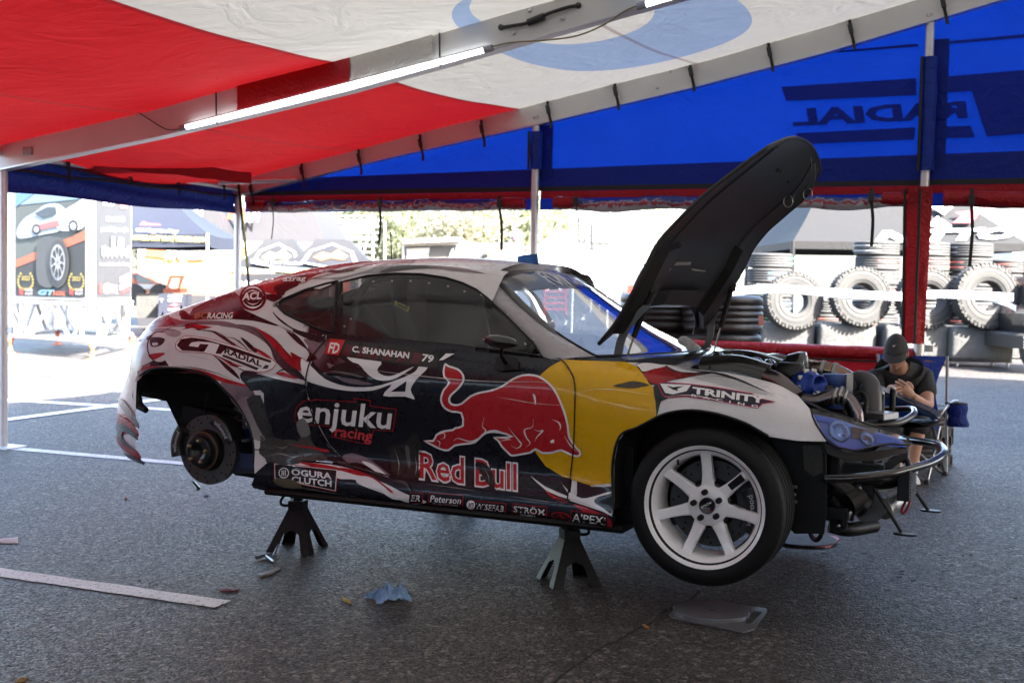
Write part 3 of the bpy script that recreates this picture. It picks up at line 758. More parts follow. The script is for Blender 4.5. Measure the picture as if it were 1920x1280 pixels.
for k in range(25):
    s = -1 + 2 * k / 24; row = []
    for i, p in enumerate(WSL):
        t = i / (len(WSL) - 1); bow = (1 - s * s)
        row.append(CW(p.x + bow * lerp(.11, .20, t), p.y * s, p.z + bow * lerp(.030, .0, t)))
    rows.append(row)
ws = MB().grid(rows).build('windscreen', GLASS, car)
_k = XS2.index(-1.1) if -1.1 in XS2 else min(range(len(XS2)), key=lambda q: abs(XS2[q] + 1.1)); _sy = [p.x for p in S2[_k]][::-1]; _sz = [p.y for p in S2[_k]][::-1]
_pa = []; 
for r in rows:
    e = r[0]; Ye = VC - e.dot(VV); p0 = CW(XS2[_k], Ye, float(np.interp(abs(Ye), _sy, _sz)))
    _pa.append([lerp(p0, e, i / 4) + EZ_ * (.006 * math.sin(PI * i / 4) + .001) for i in range(5)])
_V = [p for r in _pa for p in r]; _F = [[i * 5 + j, i * 5 + j + 1, (i + 1) * 5 + j + 1, (i + 1) * 5 + j] for i in range(len(_pa) - 1) for j in range(4)]
vinyl_obj('roof_front_edge', _V, _F, None, [LILAC] * len(_V), car)
wsm = Master(); wsm.add(rows); wsm.done()
# sun strip across the top of the screen
V = []; nn = len(rows[0])
stripm = pm('windscreen banner', (.10, .095, .105), .12, 0, .1, 10, 0, 10, .5)
cut = [[q + Vector((0, 0, .003)) for q in r[:12]] for r in rows]
sb_ = MB().grid(cut).build('windscreen_banner', stripm, car)
seal = MB()
for r in (PS, ): seal.tube([CW(*p) for p in cr(r, 4)], .007, 6); seal.tube([CW(p.x, -p.y, p.z) for p in cr(r, 4)], .007, 6)
seal.tube([r[0] for r in rows], .003, 6); seal.tube([r[-1] for r in rows], .008, 6)
seal.build('windscreen_seal', BLK, car)
# window rubber
def pix_tube(name, pix, r, surf, mat=BLK, closed=False, lift=.002, parent=None):
    P = [];
    for x, y in pix:
        h, n_ = surf.cast(x, y); P.append(h + n_ * lift)
    return MB().tube(P, r, 6, closed=closed).build(name, mat, parent or car)
sg = MB()
def dense(pix, step=8, closed=True):
    out = []; k = len(pix)
    for i in range(k if closed else k - 1):
        (x0, y0), (x1, y1) = pix[i], pix[(i + 1) % k]; m = max(1, int(math.hypot(x1 - x0, y1 - y0) / step))
        out += [(x0 + (x1 - x0) * j / m, y0 + (y1 - y0) * j / m) for j in range(m)]
    if not closed: out.append(pix[-1])
    return out
wr = pix_tube('window_seal', dense(WIN_D), .005, side_glass, BLK, True); mirror_obj(wr)
wr = pix_tube('window_seal', dense(WIN_Q), .007, roofm, BLK, True); mirror_obj(wr)
# ================================================================== livery: printed vinyl laid on the body panels
Z1 = lambda L: [(200 + x / 4, 460 + y / 4) for x, y in L]
Z2 = lambda L: [(560 + x / 4, 460 + y / 4) for x, y in L]
Z3 = lambda L: [(960 + x / 4, 460 + y / 4) for x, y in L]
Z4 = lambda L: [(1300 + x * .28125, 560 + y * .28125) for x, y in L]
Z5 = lambda L: [(200 + x * .3125, 700 + y * .3125) for x, y in L]
Z6 = lambda L: [(640 + x * .2968, 760 + y * .2968) for x, y in L]
Z7 = lambda L: [(1100 + x * .3281, 720 + y * .3281) for x, y in L]
def offset_poly(P, d):
    """shrink (d > 0) an outline"""
    n = len(P); A = sum(P[i][0] * P[(i + 1) % n][1] - P[(i + 1) % n][0] * P[i][1] for i in range(n)); s = 1 if A > 0 else -1; out = []
    for i in range(n):
        x0, y0 = P[i - 1]; x1, y1 = P[i]; x2, y2 = P[(i + 1) % n]
        a = (x1 - x0, y1 - y0); b = (x2 - x1, y2 - y1); la = math.hypot(*a) + 1e-6; lb = math.hypot(*b) + 1e-6
        nx = (-a[1] / la - b[1] / lb) * s; ny = (a[0] / la + b[0] / lb) * s; q = math.hypot(nx, ny) + 1e-6; k = d / max(.45, q / 2); out.append((x1 + nx / q * k, y1 + ny / q * k))
    return out
class Decals:
    def __init__(s, surf=None, mat=None): s.surf = surf or body; s.V = []; s.F = []; s.N = []; s.C = []; s.mat = mat
    def _put(s, vs, fs, col, layer, maxlen=9):
        vs, fs = refine(vs, fs, maxlen); n0 = len(s.V); V = []
        for x, y in vs:
            h, n = s.surf.cast(x, y); V.append(h + n * (.0012 + .0007 * layer)); s.N.append(n); s.C.append(col(x, y) if callable(col) else col)
        s.F += [[i + n0 for i in f] for f in orient(V, fs)]; s.V += V
    def poly(s, pts, col, layer=0, smooth=4, maxlen=9):
        if smooth: pts = smooth_poly(pts, smooth)
        s._put(*poly2d(pts), col, layer, maxlen); return s
    def stroke(s, pts, wd, col, layer=1, taper=True, smooth=5):
        P = [(p.x, p.y) for p in cr([(x, y, 0) for x, y in pts], smooth)]; A = []; B = []; n = len(P)
        for i, (x, y) in enumerate(P):
            x0, y0 = P[max(0, i - 1)]; x1, y1 = P[min(n - 1, i + 1)]; dx, dy = x1 - x0, y1 - y0; L = math.hypot(dx, dy) + 1e-6
            wv = wd / 2 * (max(.15, min(1, 2.2 * min(i, n - 1 - i) / n)) if taper else 1); A.append((x - dy / L * wv, y + dx / L * wv)); B.append((x + dy / L * wv, y - dx / L * wv))
        vs = A + B; fs = []
        for i in range(n - 1): fs += [[i, i + 1, n + i + 1], [i, n + i + 1, n + i]]
        s._put(vs, fs, col, layer); return s
    def text(s, t, ll, lr, cap, col, layer=2, bold=.02, shear=0.0, spacing=1.0, up=(0, -1)):
        vs, fs = text2d(t, bold, 2, spacing); (x0, y0), (x1, y1) = ll, lr; L = math.hypot(x1 - x0, y1 - y0)
        s._put([(x0 + (x1 - x0) * x + up[0] * cap * y + shear * cap * y * (x1 - x0) / L, y0 + (y1 - y0) * x + up[1] * cap * y + shear * cap * y * (y1 - y0) / L) for x, y in vs], fs, col, layer, 12); return s
    def build(s, name, parent):
        o = vinyl_obj(name, s.V, s.F, s.N, s.C, parent, s.mat)
        if name in ('livery_print', 'highlight_scuff_streak'): o['kind'] = 'stuff'
        return o
def grad(c0, c1, p0, p1, wave=0):
    dx, dy = p1[0] - p0[0], p1[1] - p0[1]; L = dx * dx + dy * dy
    def f(x, y):
        t = max(0, min(1, ((x - p0[0]) * dx + (y - p0[1]) * dy) / L))
        if wave: t = .5 - .5 * math.cos(2 * PI * t * wave)
        return tuple(lerp(a, b, t) for a, b in zip(c0, c1))
    return f
GREY = (.25, .24, .25)
# ---- rear quarter swirls
d = Decals()
g1 = grad(MAROON, PURP, (380, 575), (410, 605), 1)
d.poly(Z1([(292, 590), (330, 545), (420, 520), (545, 560), (640, 566), (870, 568), (990, 602), (860, 600), (620, 592), (430, 612), (300, 618)]), grad((.30, .06, .08), PURP, (272, 600), (420, 605)), 0)
d.poly(Z1([(300, 556), (372, 528), (400, 540), (395, 566), (330, 566)]), REDV, 1, 2)
d.poly(Z1([(420, 515), (450, 505), (500, 575), (520, 595), (470, 585), (440, 560)]), (.25, .01, .015), 1, 3)
d.poly(Z1([(560, 545), (600, 560), (760, 560), (890, 552), (1100, 566), (1290, 605), (1170, 530), (1050, 470), (990, 500), (900, 506), (690, 520)]), g1, 0, 4)
d.poly(Z1([(700, 510), (960, 498), (980, 512), (935, 548), (610, 560), (650, 540)]), REDV, 2, 0); d.poly(Z1([(705, 516), (958, 503), (970, 513), (930, 543), (625, 555), (660, 540)]), MAROON, 3, 0)
d.text('BC', (365, 598), (388, 597), 10, (.35, .15, .08), 4, .03, .25); d.text('RACING', (389, 598), (436, 597), 10.5, WHV, 4, .025, .25)
d.poly(Z1([(590, 603), (650, 592), (725, 600), (795, 616), (710, 628), (690, 640), (650, 616), (600, 628)]), REDV, 1, 2)
d.stroke(Z1([(540, 640), (600, 625), (650, 612), (690, 632), (800, 612)]), 2.0, BLACKV, 2)
gA = grad(PURP, MAROON, (420, 615), (560, 700))
d.poly(Z1([(845, 602), (1000, 592), (1130, 620), (1222, 690), (1300, 780), (1390, 880), (1480, 985), (1500, 1015), (1420, 990), (1330, 935), (1255, 850), (1222, 765), (1130, 685), (1000, 628)]), gA, 0)
d.poly(Z1([(1125, 622), (1250, 690), (1345, 790), (1405, 850), (1495, 955), (1380, 900), (1290, 805), (1205, 705)]), REDV, 1)
d.poly(Z1([(1345, 640), (1450, 700), (1530, 800), (1580, 850), (1500, 870), (1520, 800), (1430, 730)]), MAROON, 1)
d.poly(Z1([(1380, 800), (1440, 830), (1500, 870), (1510, 960), (1440, 900), (1400, 850)]), (.24, .01, .015), 1)
d.poly(Z1([(1250, 500), (1290, 540), (1400, 620), (1530, 660), (1640, 690), (1600, 730), (1480, 690), (1340, 610), (1260, 530)]), BLACKV, 1)
d.poly(Z1([(1480, 700), (1640, 760), (1590, 850), (1550, 800)]), PURP, 1)
d.stroke(Z1([(700, 640), (800, 650), (930, 720), (1030, 780)]), 2.5, MAROON, 1)
d.poly(Z1([(800, 650), (880, 680), (960, 740), (1020, 790), (940, 745), (870, 700)]), (.10, .01, .02), 1)
d.poly(Z1([(1005, 690), (1060, 720), (1130, 790), (1110, 800), (1060, 760)]), BLACKV, 1); d.poly(Z1([(1095, 760), (1180, 800), (1240, 850), (1160, 815)]), REDV, 1)
d.poly(Z1([(830, 830), (960, 890), (1080, 930), (1020, 905), (1000, 915), (940, 905), (890, 870)]), REDV, 1); d.poly(Z1([(770, 800), (830, 850), (900, 930), (1000, 1005), (960, 940), (860, 860)]), MAROON, 1)
d.poly(Z1([(262, 932), (300, 906), (480, 912), (700, 932), (900, 1000), (1075, 1052), (1060, 1062), (860, 1022), (700, 962), (500, 924), (330, 928)]), REDV, 1)
d.poly(Z1([(262, 905), (420, 830), (470, 905), (330, 906)]), MAROON, 0, 0)
d.poly(Z1([(860, 1022), (1062, 1062), (1110, 1110), (1130, 1200), (1080, 1280), (960, 1195), (905, 1100)]), grad(PURP, (.07, .05, .06), (430, 725), (470, 770)), 0, 3)
d.poly(Z1([(1010, 955), (1080, 940), (1300, 1002), (1490, 1040), (1500, 1100), (1520, 1200), (1550, 1280), (1500, 1400), (1200, 1400), (1180, 1110), (1090, 1090), (1050, 1050), (1008, 1000)]), NAVY, 2, 3)
d.poly(Z1([(1265, 960), (1330, 950), (1440, 1000), (1350, 990)]), REDV, 3, 2); d.stroke(Z1([(1250, 970), (1330, 930), (1420, 950), (1500, 1000)]), 4, BLACKV, 2)
d.poly([(500, 733), (574, 742), (588, 785), (616, 836), (647, 866), (560, 857), (522, 850), (506, 800)], NAVY, 2, 0)
d.poly(Z5([(930, 430), (1010, 402), (1150, 405), (1180, 335), (1212, 305), (1230, 400), (1290, 470), (1330, 520), (1200, 525), (1000, 520), (920, 480)]), (.055, .052, .048), 6, 2)
d.poly(Z5([(1140, 300), (1180, 265), (1210, 300), (1225, 360), (1170, 380)]), (.16, .16, .16), 7, 2); d.poly(Z5([(1100, 425), (1180, 430), (1330, 455), (1325, 475), (1240, 450)]), REDV, 8, 2); d.stroke(Z5([(960, 500), (1040, 480), (1120, 500), (1200, 490)]), 2.2, (.25, .25, .25), 8); d.stroke(Z5([(1000, 430), (1060, 445), (1110, 420)]), 1.8, (.22, .22, .22), 8)
# front of the rear arch
d.poly(Z5([(780, 172), (880, 142), (905, 255), (960, 385), (890, 395), (850, 305)]), grad(PURP, GREY, (445, 745), (490, 820)), 3, 3)
d.poly(Z5([(842, 152), (925, 130), (965, 260), (1008, 382), (940, 372), (872, 235)]), (.030, .030, .030), 4, 2)
d.poly(Z5([(880, 395), (925, 415), (918, 490), (965, 535), (890, 600)]), LILAC, 3, 0)
d.poly(Z5([(925, 372), (1060, 395), (1160, 410), (1160, 540), (960, 525)]), (.05, .045, .045), 3, 2)
d.stroke(Z5([(880, 455), (1010, 460), (1160, 475)]), 2, BLACKV, 6, False)
for P, wd, c_ in (([(880, 690), (960, 700), (1040, 760), (1090, 830)], 2.4, BLACKV), ([(640, 640), (760, 640), (860, 665), (930, 720)], 1.6, MAROON), ([(470, 600), (560, 610), (640, 590), (760, 590)], 2.2, MAROON), ([(300, 640), (420, 632), (520, 640), (560, 660)], 1.4, BLACKV), ([(1010, 600), (1120, 640), (1210, 730), (1250, 800), (1290, 880)], 2.0, BLACKV), ([(1180, 640), (1280, 720), (1370, 830), (1450, 930)], 1.6, BLACKV), ([(1290, 600), (1400, 660), (1480, 740), (1530, 830)], 3.0, BLACKV), ([(1380, 900), (1440, 950), (1500, 1000)], 3.0, BLACKV), ([(820, 830), (900, 860), (1010, 930), (1080, 960)], 2.6, BLACKV), ([(480, 905), (640, 915), (800, 950), (960, 1010)], 2.0, MAROON), ([(560, 800), (640, 830), (780, 860), (830, 900)], 1.0, (.4, .38, .4)), ([(1130, 960), (1240, 985), (1400, 1020), (1495, 1045)], 4.0, WHV), ([(960, 930), (1000, 915), (1060, 930), (1100, 945)], 4.5, WHV)):
    d.stroke(Z1(P), wd, c_, 4)
d.poly(Z1([(330, 625), (450, 628), (560, 650), (520, 690), (430, 668), (360, 660)]), (.36, .30, .33), 1, 3)
d.build('livery_print', quarter)
# GT RADIAL
d = Decals()
gt = Z1([(522, 755), (540, 715), (590, 685), (720, 692), (960, 755), (1250, 862), (1262, 900), (1220, 935), (1120, 945), (860, 838), (740, 806), (560, 795)])
d.poly(offset_poly(gt, -1.2), REDV, 3, 2); d.poly(gt, WHV, 4, 2)
d.poly(Z1([(530, 750), (560, 705), (640, 692), (730, 702), (950, 765), (1240, 865), (1232, 882), (950, 795), (905, 770), (860, 815), (820, 812), (850, 745), (790, 730), (690, 722), (640, 730), (620, 755), (690, 765), (705, 740), (770, 745), (735, 800), (570, 790)]), MAROON, 5, 0)
d.poly(Z1([(880, 818), (1145, 920), (1130, 938), (868, 833)]), (.03, .03, .032), 5, 0); d.poly(Z1([(1195, 895), (1222, 900), (1210, 925), (1170, 925)]), (.03, .03, .032), 5, 0)
d.text('RADIAL', Z1([(885, 808)])[0], Z1([(1165, 912)])[0], 9.5, (.012, .012, .014), 6, .035, -.15, 1.0, (.35, -1))
d.build('sponsor_gt_radial' if False else 'sponsor_lettering', quarter)
# tail lamp film
d = Decals()
ring = [(200 + (400 + 92 * math.cos(t)) / 4, 460 + (762 + 112 * math.sin(t)) / 4) for t in [2 * PI * i / 24 for i in range(24)]]
d.poly(ring, (.60, .57, .59), 2, 0); d.poly(Z1([(330, 700), (390, 690), (440, 705), (410, 750), (340, 760)]), MAROON, 3); d.poly(Z1([(345, 735), (380, 730), (390, 745), (355, 755)]), (.6, .58, .6), 4); d.poly(Z1([(320, 820), (410, 805), (440, 815), (360, 858), (335, 850)]), REDV, 3)
d.poly(Z1([(300, 690), (350, 672), (330, 700), (310, 712)]), MAROON, 3, 2)
tl = d.build('tail_light', car)
pix_tube('lamp_seal', ring[8:20], .004, body, BLK, parent=tl)
# ---- pillar, roof edge
d = Decals(roofm)
d.poly(Z1([(640, 552), (650, 470), (960, 352), (1050, 480), (1000, 520), (700, 540)]), grad(MAROON, PURP, (400, 560), (415, 600), 1), 0, 2)
d.poly(Z1([(545, 500), (580, 488), (640, 540), (620, 560), (560, 545)]), MAROON, 1, 2)
d.poly(Z1([(400, 530), (440, 515), (480, 560), (440, 560)]), (.25, .01, .015), 0, 2)
d.poly(Z1([(1000, 342), (1100, 302), (1280, 228), (1480, 170), (1760, 130), (1920, 128), (1700, 180), (1540, 240), (1440, 290), (1330, 330), (1290, 380), (1190, 350), (1090, 320)]), grad((.46, .03, .03), (.20, .008, .012), (470, 545), (600, 500)), 1)
d.poly(Z1([(1255, 320), (1290, 295), (1400, 285), (1440, 300), (1350, 345), (1330, 375), (1280, 368)]), MAROON, 2)
d.poly(Z1([(1030, 480), (1110, 495), (1180, 445), (1205, 375), (1320, 380), (1250, 420), (1230, 470), (1290, 560), (1400, 640), (1200, 560)]), LILAC, 2)
d.poly(Z1([(1180, 370), (1320, 380), (1260, 425), (1190, 400)]), MAROON, 3)
d.text('azrag', Z1([(1325, 275)])[0], Z1([(1495, 268)])[0], 9, WHV, 5, .02, .2); d.poly(Z1([(1315, 285), (1335, 232), (1525, 218), (1505, 275), (1450, 288)]), REDV, 3, 0); d.poly(Z1([(1323, 282), (1342, 236), (1515, 222), (1497, 270), (1440, 284)]), BLACKV, 4, 0)
d.poly(Z1([(1350, 345), (1470, 310), (1600, 330), (1720, 265), (1600, 260), (1440, 330)]), LILAC, 2, 2)
d.poly(Z2([(0, 208), (200, 142), (400, 118), (560, 112), (420, 140), (160, 165), (60, 205)]), REDV, 1)
d.poly(Z2([(160, 172), (240, 205), (330, 206), (430, 185), (600, 140), (430, 160), (300, 190), (240, 180)]), (.06, .012, .018), 2)
d.poly(Z2([(610, 210), (700, 165), (860, 150), (1080, 160), (1180, 185), (1000, 175), (820, 185)]), (.05, .05, .052), 2)
d.poly(Z2([(100, 250), (300, 240), (520, 190), (740, 130), (880, 120), (700, 200), (480, 215), (300, 260)]), GREY, 1)
d.poly(Z2([(420, 190), (560, 150), (700, 125), (600, 160), (470, 205)]), LILAC, 3)
d.poly(Z2([(960, 160), (1200, 170), (1400, 215), (1300, 205), (1100, 185)]), (.22, .16, .18), 3)
d.build('livery_print', next(o for o in car.children if o.name == 'rear_pillar'))
# ACL badge
d = Decals(roofm); cx, cy = 475, 559
ell = lambda rx, ry, n=26, dx=0, dy=0: [(cx + dx + rx * math.cos(2 * PI * i / n), cy + dy + ry * math.sin(2 * PI * i / n)) for i in range(n)]
d.poly(ell(25.5, 24.5), REDV, 4, 0); d.poly(ell(24, 23), MAROON, 5, 0)
def arc(rx, ry, a0, a1, n=14, dx=0, dy=0): return [(cx + dx + rx * math.cos(math.radians(lerp(a0, a1, i / n))), cy + dy + ry * math.sin(math.radians(lerp(a0, a1, i / n)))) for i in range(n + 1)]
for (r0, wd, a0, a1) in ((20, 3.5, 195, 350), (13.5, 2.2, 200, 340), (20, 3.5, 15, 165), (13.5, 2.2, 25, 150)): d.stroke(arc(r0, r0 * .95, a0, a1), wd, WHV, 6, True, 2)
d.poly([(455, 563), (459, 550), (493, 549), (495, 562)], MAROON, 7, 0)
d.text('ACL', (455, 564), (491, 562), 13, WHV, 8, .04, .15)
d.build('sponsor_badge', next(o for o in car.children if o.name == 'rear_pillar'))
# ---- door swirls
d = Decals()
d.poly(Z2([(70, 745), (190, 700), (330, 860), (430, 905), (520, 995), (430, 1025), (320, 1005), (220, 960), (130, 900)]), grad((.15, .10, .12), MAROON, (590, 660), (680, 715), 1.5), 0)
d.poly(Z2([(20, 850), (90, 900), (200, 1000), (360, 1055), (560, 1058), (740, 1008), (870, 950), (905, 907), (972, 915), (890, 1000), (842, 1080), (872, 1152), (800, 1132), (636, 1125), (700, 1042), (560, 1086), (360, 1088), (150, 1045), (40, 990)]), WHV, 2, 3)
d.poly(Z2([(692, 1096), (812, 1016), (802, 1095)]), NAVY, 3, 0)
d.poly(Z2([(362, 840), (480, 852), (622, 872), (590, 935), (640, 975), (720, 972), (868, 908), (740, 992), (640, 1014), (556, 992), (472, 920)]), WHV, 2, 3)
d.poly(Z2([(210, 880), (320, 930), (420, 1000), (560, 1040), (420, 1040), (300, 1000)]), PURP, 1, 3)
d.poly(Z6([(0, 330), (60, 300), (160, 330), (260, 400), (310, 445), (200, 400), (100, 360), (0, 370)]), PURP, 1)
d.poly(Z6([(130, 355), (200, 370), (300, 450), (240, 430)]), WHV, 2); d.poly(Z6([(-20, 410), (100, 440), (200, 460), (330, 560), (400, 585), (330, 590), (230, 530), (100, 470), (-20, 460)]), WHV, 2)
d.poly(Z6([(-20, 395), (60, 400), (180, 440), (300, 520), (320, 550), (180, 480), (40, 430)]), REDV, 1)
d.poly(Z6([(1195, 442), (1290, 512), (1430, 572), (1437, 590), (1300, 540)]), WHV, 2, 2)
d.poly(Z6([(1375, 462), (1400, 500), (1440, 540), (1432, 552)]), WHV, 2, 0); d.poly(Z6([(1290, 535), (1360, 575), (1430, 600), (1420, 615), (1340, 590)]), REDV, 2)
SCR = (.020, .019, .018)
d.poly(Z6([(300, 260), (320, 340), (330, 430), (490, 462), (500, 400), (515, 300), (490, 200), (455, 170), (400, 240)]), SCR, 4, 3)
d.poly(Z6([(850, 378), (870, 352), (930, 380), (965, 440), (972, 528), (915, 480), (880, 420)]), (.015, .013, .013), 8, 3)
d.poly(Z6([(405, 255), (430, 262), (440, 360), (430, 400), (415, 330)]), (.10, .10, .10), 5, 3); d.stroke(Z6([(470, 320), (478, 390), (470, 440)]), 2, (.35, .35, .35), 5); d.stroke(Z6([(890, 370), (930, 440), (940, 500)]), 1.5, (.2, .19, .19), 9)
d.build('livery_print', door)
d = Decals()
strip = Z2([(190, 815), (245, 690), (1062, 800), (1050, 862), (1040, 925), (600, 870)])
d.poly(strip, (.016, .014, .015), 3, 0)
for x in (360, 470, 560, 660, 770, 870): d.poly(Z2([(x, 745 + (x - 360) * .12), (x + 70, 752 + (x - 360) * .12), (x + 30, 830 + (x - 360) * .12), (x - 40, 822 + (x - 360) * .12)]), (.085, .012, .016), 4, 0)
d.poly(Z2([(195, 815), (235, 700), (352, 713), (302, 825)]), (.50, .02, .022), 5, 0)
d.text('FD', Z2([(222, 805)])[0], Z2([(300, 812)])[0], 19, WHV, 6, .03, .25)
d.text('C. SHANAHAN', Z2([(402, 800)])[0], Z2([(830, 850)])[0], 10.8, WHV, 6, .035, .15); d.text('79', Z2([(922, 868)])[0], Z2([(1010, 880)])[0], 13, WHV, 6, .03, .25)
d.poly(Z2([(1055, 866), (1108, 815), (1172, 816), (1088, 862)]), WHV, 6, 0)
d.build('driver_name_strip', door)
# enjuku racing
d = Decals()
ej = [(553, 778), (556, 763), (570, 751), (592, 748), (666, 752), (663, 745), (697, 750), (695, 760), (745, 766), (738, 808), (702, 806), (697, 826), (688, 832), (676, 830), (622, 818), (626, 800), (600, 797), (562, 796), (553, 788)]
d.poly(ej, REDV, 4, 0); d.poly(offset_poly(ej, 1.4), BLACKV, 5, 0)
d.text('enjuku', (557, 789), (733, 803), 43, WHV, 6, .016, .12); d.text('racing', (628, 816), (698, 826), 20, (.55, .05, .06), 6, .02, .15)
d.build('sponsor_lettering', door)
# yellow sun + bull
SUNP = [(990, 770), (995, 735), (1005, 714), (1015, 702), (1032, 687), (1055, 675), (1085, 668), (1135, 669), (1172, 678), (1195, 688), (1211, 706), (1225, 727), (1230, 748), (1231, 780), (1205, 795), (1170, 809), (1156, 828), (1148, 868), (1148, 905), (1109, 910), (1055, 893), (1023, 873), (1005, 848), (994, 812)]
d = Decals(); d.poly(SUNP, YEL, 1, 0, 7)
d.build('yellow_disc', fender)
bull = [(835, 681), (842, 685), (860, 691), (870, 702), (871, 715), (860, 730), (847, 742), (845, 752), (852, 757), (865, 755), (882, 741), (900, 734), (922, 730), (942, 722), (960, 710), (980, 702), (1002, 702), (1020, 709), (1040, 727), (1054, 755), (1063, 780), (1067, 799), (1070, 819), (1082, 837), (1091, 848), (1085, 856), (1070, 853), (1053, 845), (1038, 849), (1017, 850), (1005, 843), (996, 849), (975, 853), (960, 855), (952, 849), (940, 837), (934, 827), (925, 819), (940, 818), (956, 817), (938, 812), (919, 811), (907, 816), (892, 830), (874, 833), (854, 836), (842, 845), (827, 843), (812, 836), (794, 825), (812, 824), (818, 813), (833, 806), (848, 804), (854, 800), (867, 796), (864, 775), (848, 773), (834, 766), (827, 755), (826, 745), (831, 730), (841, 717), (832, 707), (831, 692)]
d = Decals(); d.poly(bull, WHV, 3, 2, 8); inner = offset_poly(smooth_poly(bull, 2), 3.6); d.poly(inner, BRED, 4, 0, 8)
for P, wd in ((Z6([(905, 72), (895, 130), (915, 158), (880, 200), (820, 225), (740, 205), (712, 222)]), 3.2), (Z6([(915, 160), (980, 158), (1060, 180)]), 3), (Z6([(1058, 138), (1090, 178), (1120, 215), (1140, 245), (1110, 268), (1075, 250)]), 2.6), (Z6([(1217, 85), (1208, 135), (1160, 152), (1172, 200), (1195, 235), (1170, 260)]), 2.8),
              (Z6([(1220, 150), (1250, 160), (1275, 158), (1240, 195), (1225, 225)]), 3.0), (Z6([(1338, 88), (1375, 105), (1388, 135), (1380, 158)]), 3.0), (Z6([(612, 190), (650, 172), (655, 200), (630, 210)]), 2), (Z6([(600, 215), (625, 230), (620, 262)]), 2), (Z6([(1000, 225), (1050, 212), (1080, 215)]), 2.2), (Z6([(1410, 190), (1450, 250), (1490, 290)]), 2.2)):
    d.stroke(P, wd, WHV, 5)
d.poly(Z6([(1322, 222), (1345, 212), (1350, 232), (1328, 236)]), WHV, 5, 0); d.poly(Z3([(160, 1112), (178, 1125), (184, 1165), (178, 1195), (170, 1160)]), WHV, 5, 2)
d.build('bull_emblem', door)
d = Decals(); d.text('Red Bull', (786, 896), (972, 919), 50, WHV, 4, .05); d.text('Red Bull', (788.5, 895.5), (969.5, 918), 49, BRED, 6, .012)
d.build('sponsor_lettering', door)
# ---- skirt logos
d = Decals()
d.poly(Z5([(1000, 520), (1140, 530), (1340, 545), (1480, 575), (1536, 600), (1536, 640), (1400, 600), (1200, 560)]), WHV, 0); d.poly(Z5([(1150, 530), (1330, 550), (1450, 585), (1300, 575)]), REDV, 1)
d.poly([(680, 893), (720, 905), (760, 925), (800, 940), (770, 943), (720, 925), (670, 905)], WHV, 0); d.poly([(1075, 945), (1110, 955), (1143, 972), (1146, 990), (1120, 975)], REDV, 0)
box = Z5([(1008, 538), (1385, 578), (1376, 704), (1010, 628)]); d.poly(offset_poly(box, -1.3), REDV, 1, 0); d.poly(box, WHV, 2, 0); d.poly(offset_poly(box, 1.2), BLACKV, 3, 0)
d.text('OGURA', Z5([(1110, 606)])[0], Z5([(1352, 633)])[0], 11, WHV, 4, .03); d.text('CLUTCH', Z5([(1112, 650)])[0], Z5([(1352, 678)])[0], 11, WHV, 4, .03)
cx, cy = 533, 886
d.poly([(cx + 10 * math.cos(2 * PI * i / 18), cy + 10 * math.sin(2 * PI * i / 18)) for i in range(18)], WHV, 4, 0); d.poly([(cx + 8 * math.cos(2 * PI * i / 18), cy + 8 * math.sin(2 * PI * i / 18)) for i in range(18)], BLACKV, 5, 0)
for k in (-3.2, 0, 3.2): d.poly([(cx + k - .9, cy - 5), (cx + k + .9, cy - 5), (cx + k + .9, cy + 5), (cx + k - .9, cy + 5)], WHV, 6, 0)
d.poly(Z5([(1000, 640), (1040, 625), (1130, 640), (1180, 685), (1060, 680)]), (.09, .08, .05), 6, 2)
for t, q, cap, sh in (('ER', ((440, 600), (500, 603)), 11, .2), ('Peterson', ((562, 605), (755, 620)), 12, .2), ('WISEFAB', ((845, 650), (1025, 668)), 10.5, .2), ('STRÖM', ((1090, 668), (1285, 690)), 10.5, 0), ("A'PEXi", ((1458, 725), (1668, 750)), 14, .1)):
    a, b = Z6([q[0]])[0], Z6([q[1]])[0]; m_ = 3.5
    pl = [(a[0] - m_, a[1] + m_), (a[0] - m_ * .2, a[1] - cap - m_), (b[0] + m_ * 1.2, b[1] - cap - m_), (b[0] + m_, b[1] + m_)]
    if t == 'STRÖM': pl = pl[:3] + [(b[0] + m_, b[1] + m_), (b[0] - 18, b[1] + 6), (b[0] - 46, b[1] + 4), (a[0] + 10, a[1] + m_)]
    d.poly(offset_poly(pl, -1.1), REDV, 1, 0); d.poly(pl, BLACKV, 2, 0); d.text(t, a, b, cap, WHV, 3, .010, sh)
d.text('WHEELS', Z6([(1132, 697)])[0], Z6([(1228, 706)])[0], 4.5, WHV, 3, .02); d.text('FLUID SYSTEMS', Z6([(580, 622)])[0], Z6([(740, 635)])[0], 3.5, GREY, 3, .01)
cx, cy = Z6([(820, 625)])[0]; d.poly([(cx + 8 * math.cos(2 * PI * i / 14), cy + 8 * math.sin(2 * PI * i / 14)) for i in range(14)], WHV, 3, 0); d.text('WF', (cx - 6, cy + 4), (cx + 6, cy + 5), 8, BLACKV, 4, .04)
cx, cy = Z6([(1390, 700)])[0]; d.poly([(cx + 19 * math.cos(2 * PI * i / 18), cy + 3 * math.cos(2 * PI * i / 18) + 8 * math.sin(2 * PI * i / 18)) for i in range(18)], REDV, 2, 0); d.poly([(cx + 17 * math.cos(2 * PI * i / 18), cy + 3 * math.cos(2 * PI * i / 18) + 6.3 * math.sin(2 * PI * i / 18)) for i in range(18)], BLACKV, 3, 0); d.stroke([(cx - 14, cy + 5), (cx - 2, cy - 4), (cx + 3, cy + 2), (cx + 14, cy - 1)], 3, REDV, 4)
d.build('sponsor_lettering', skirt)
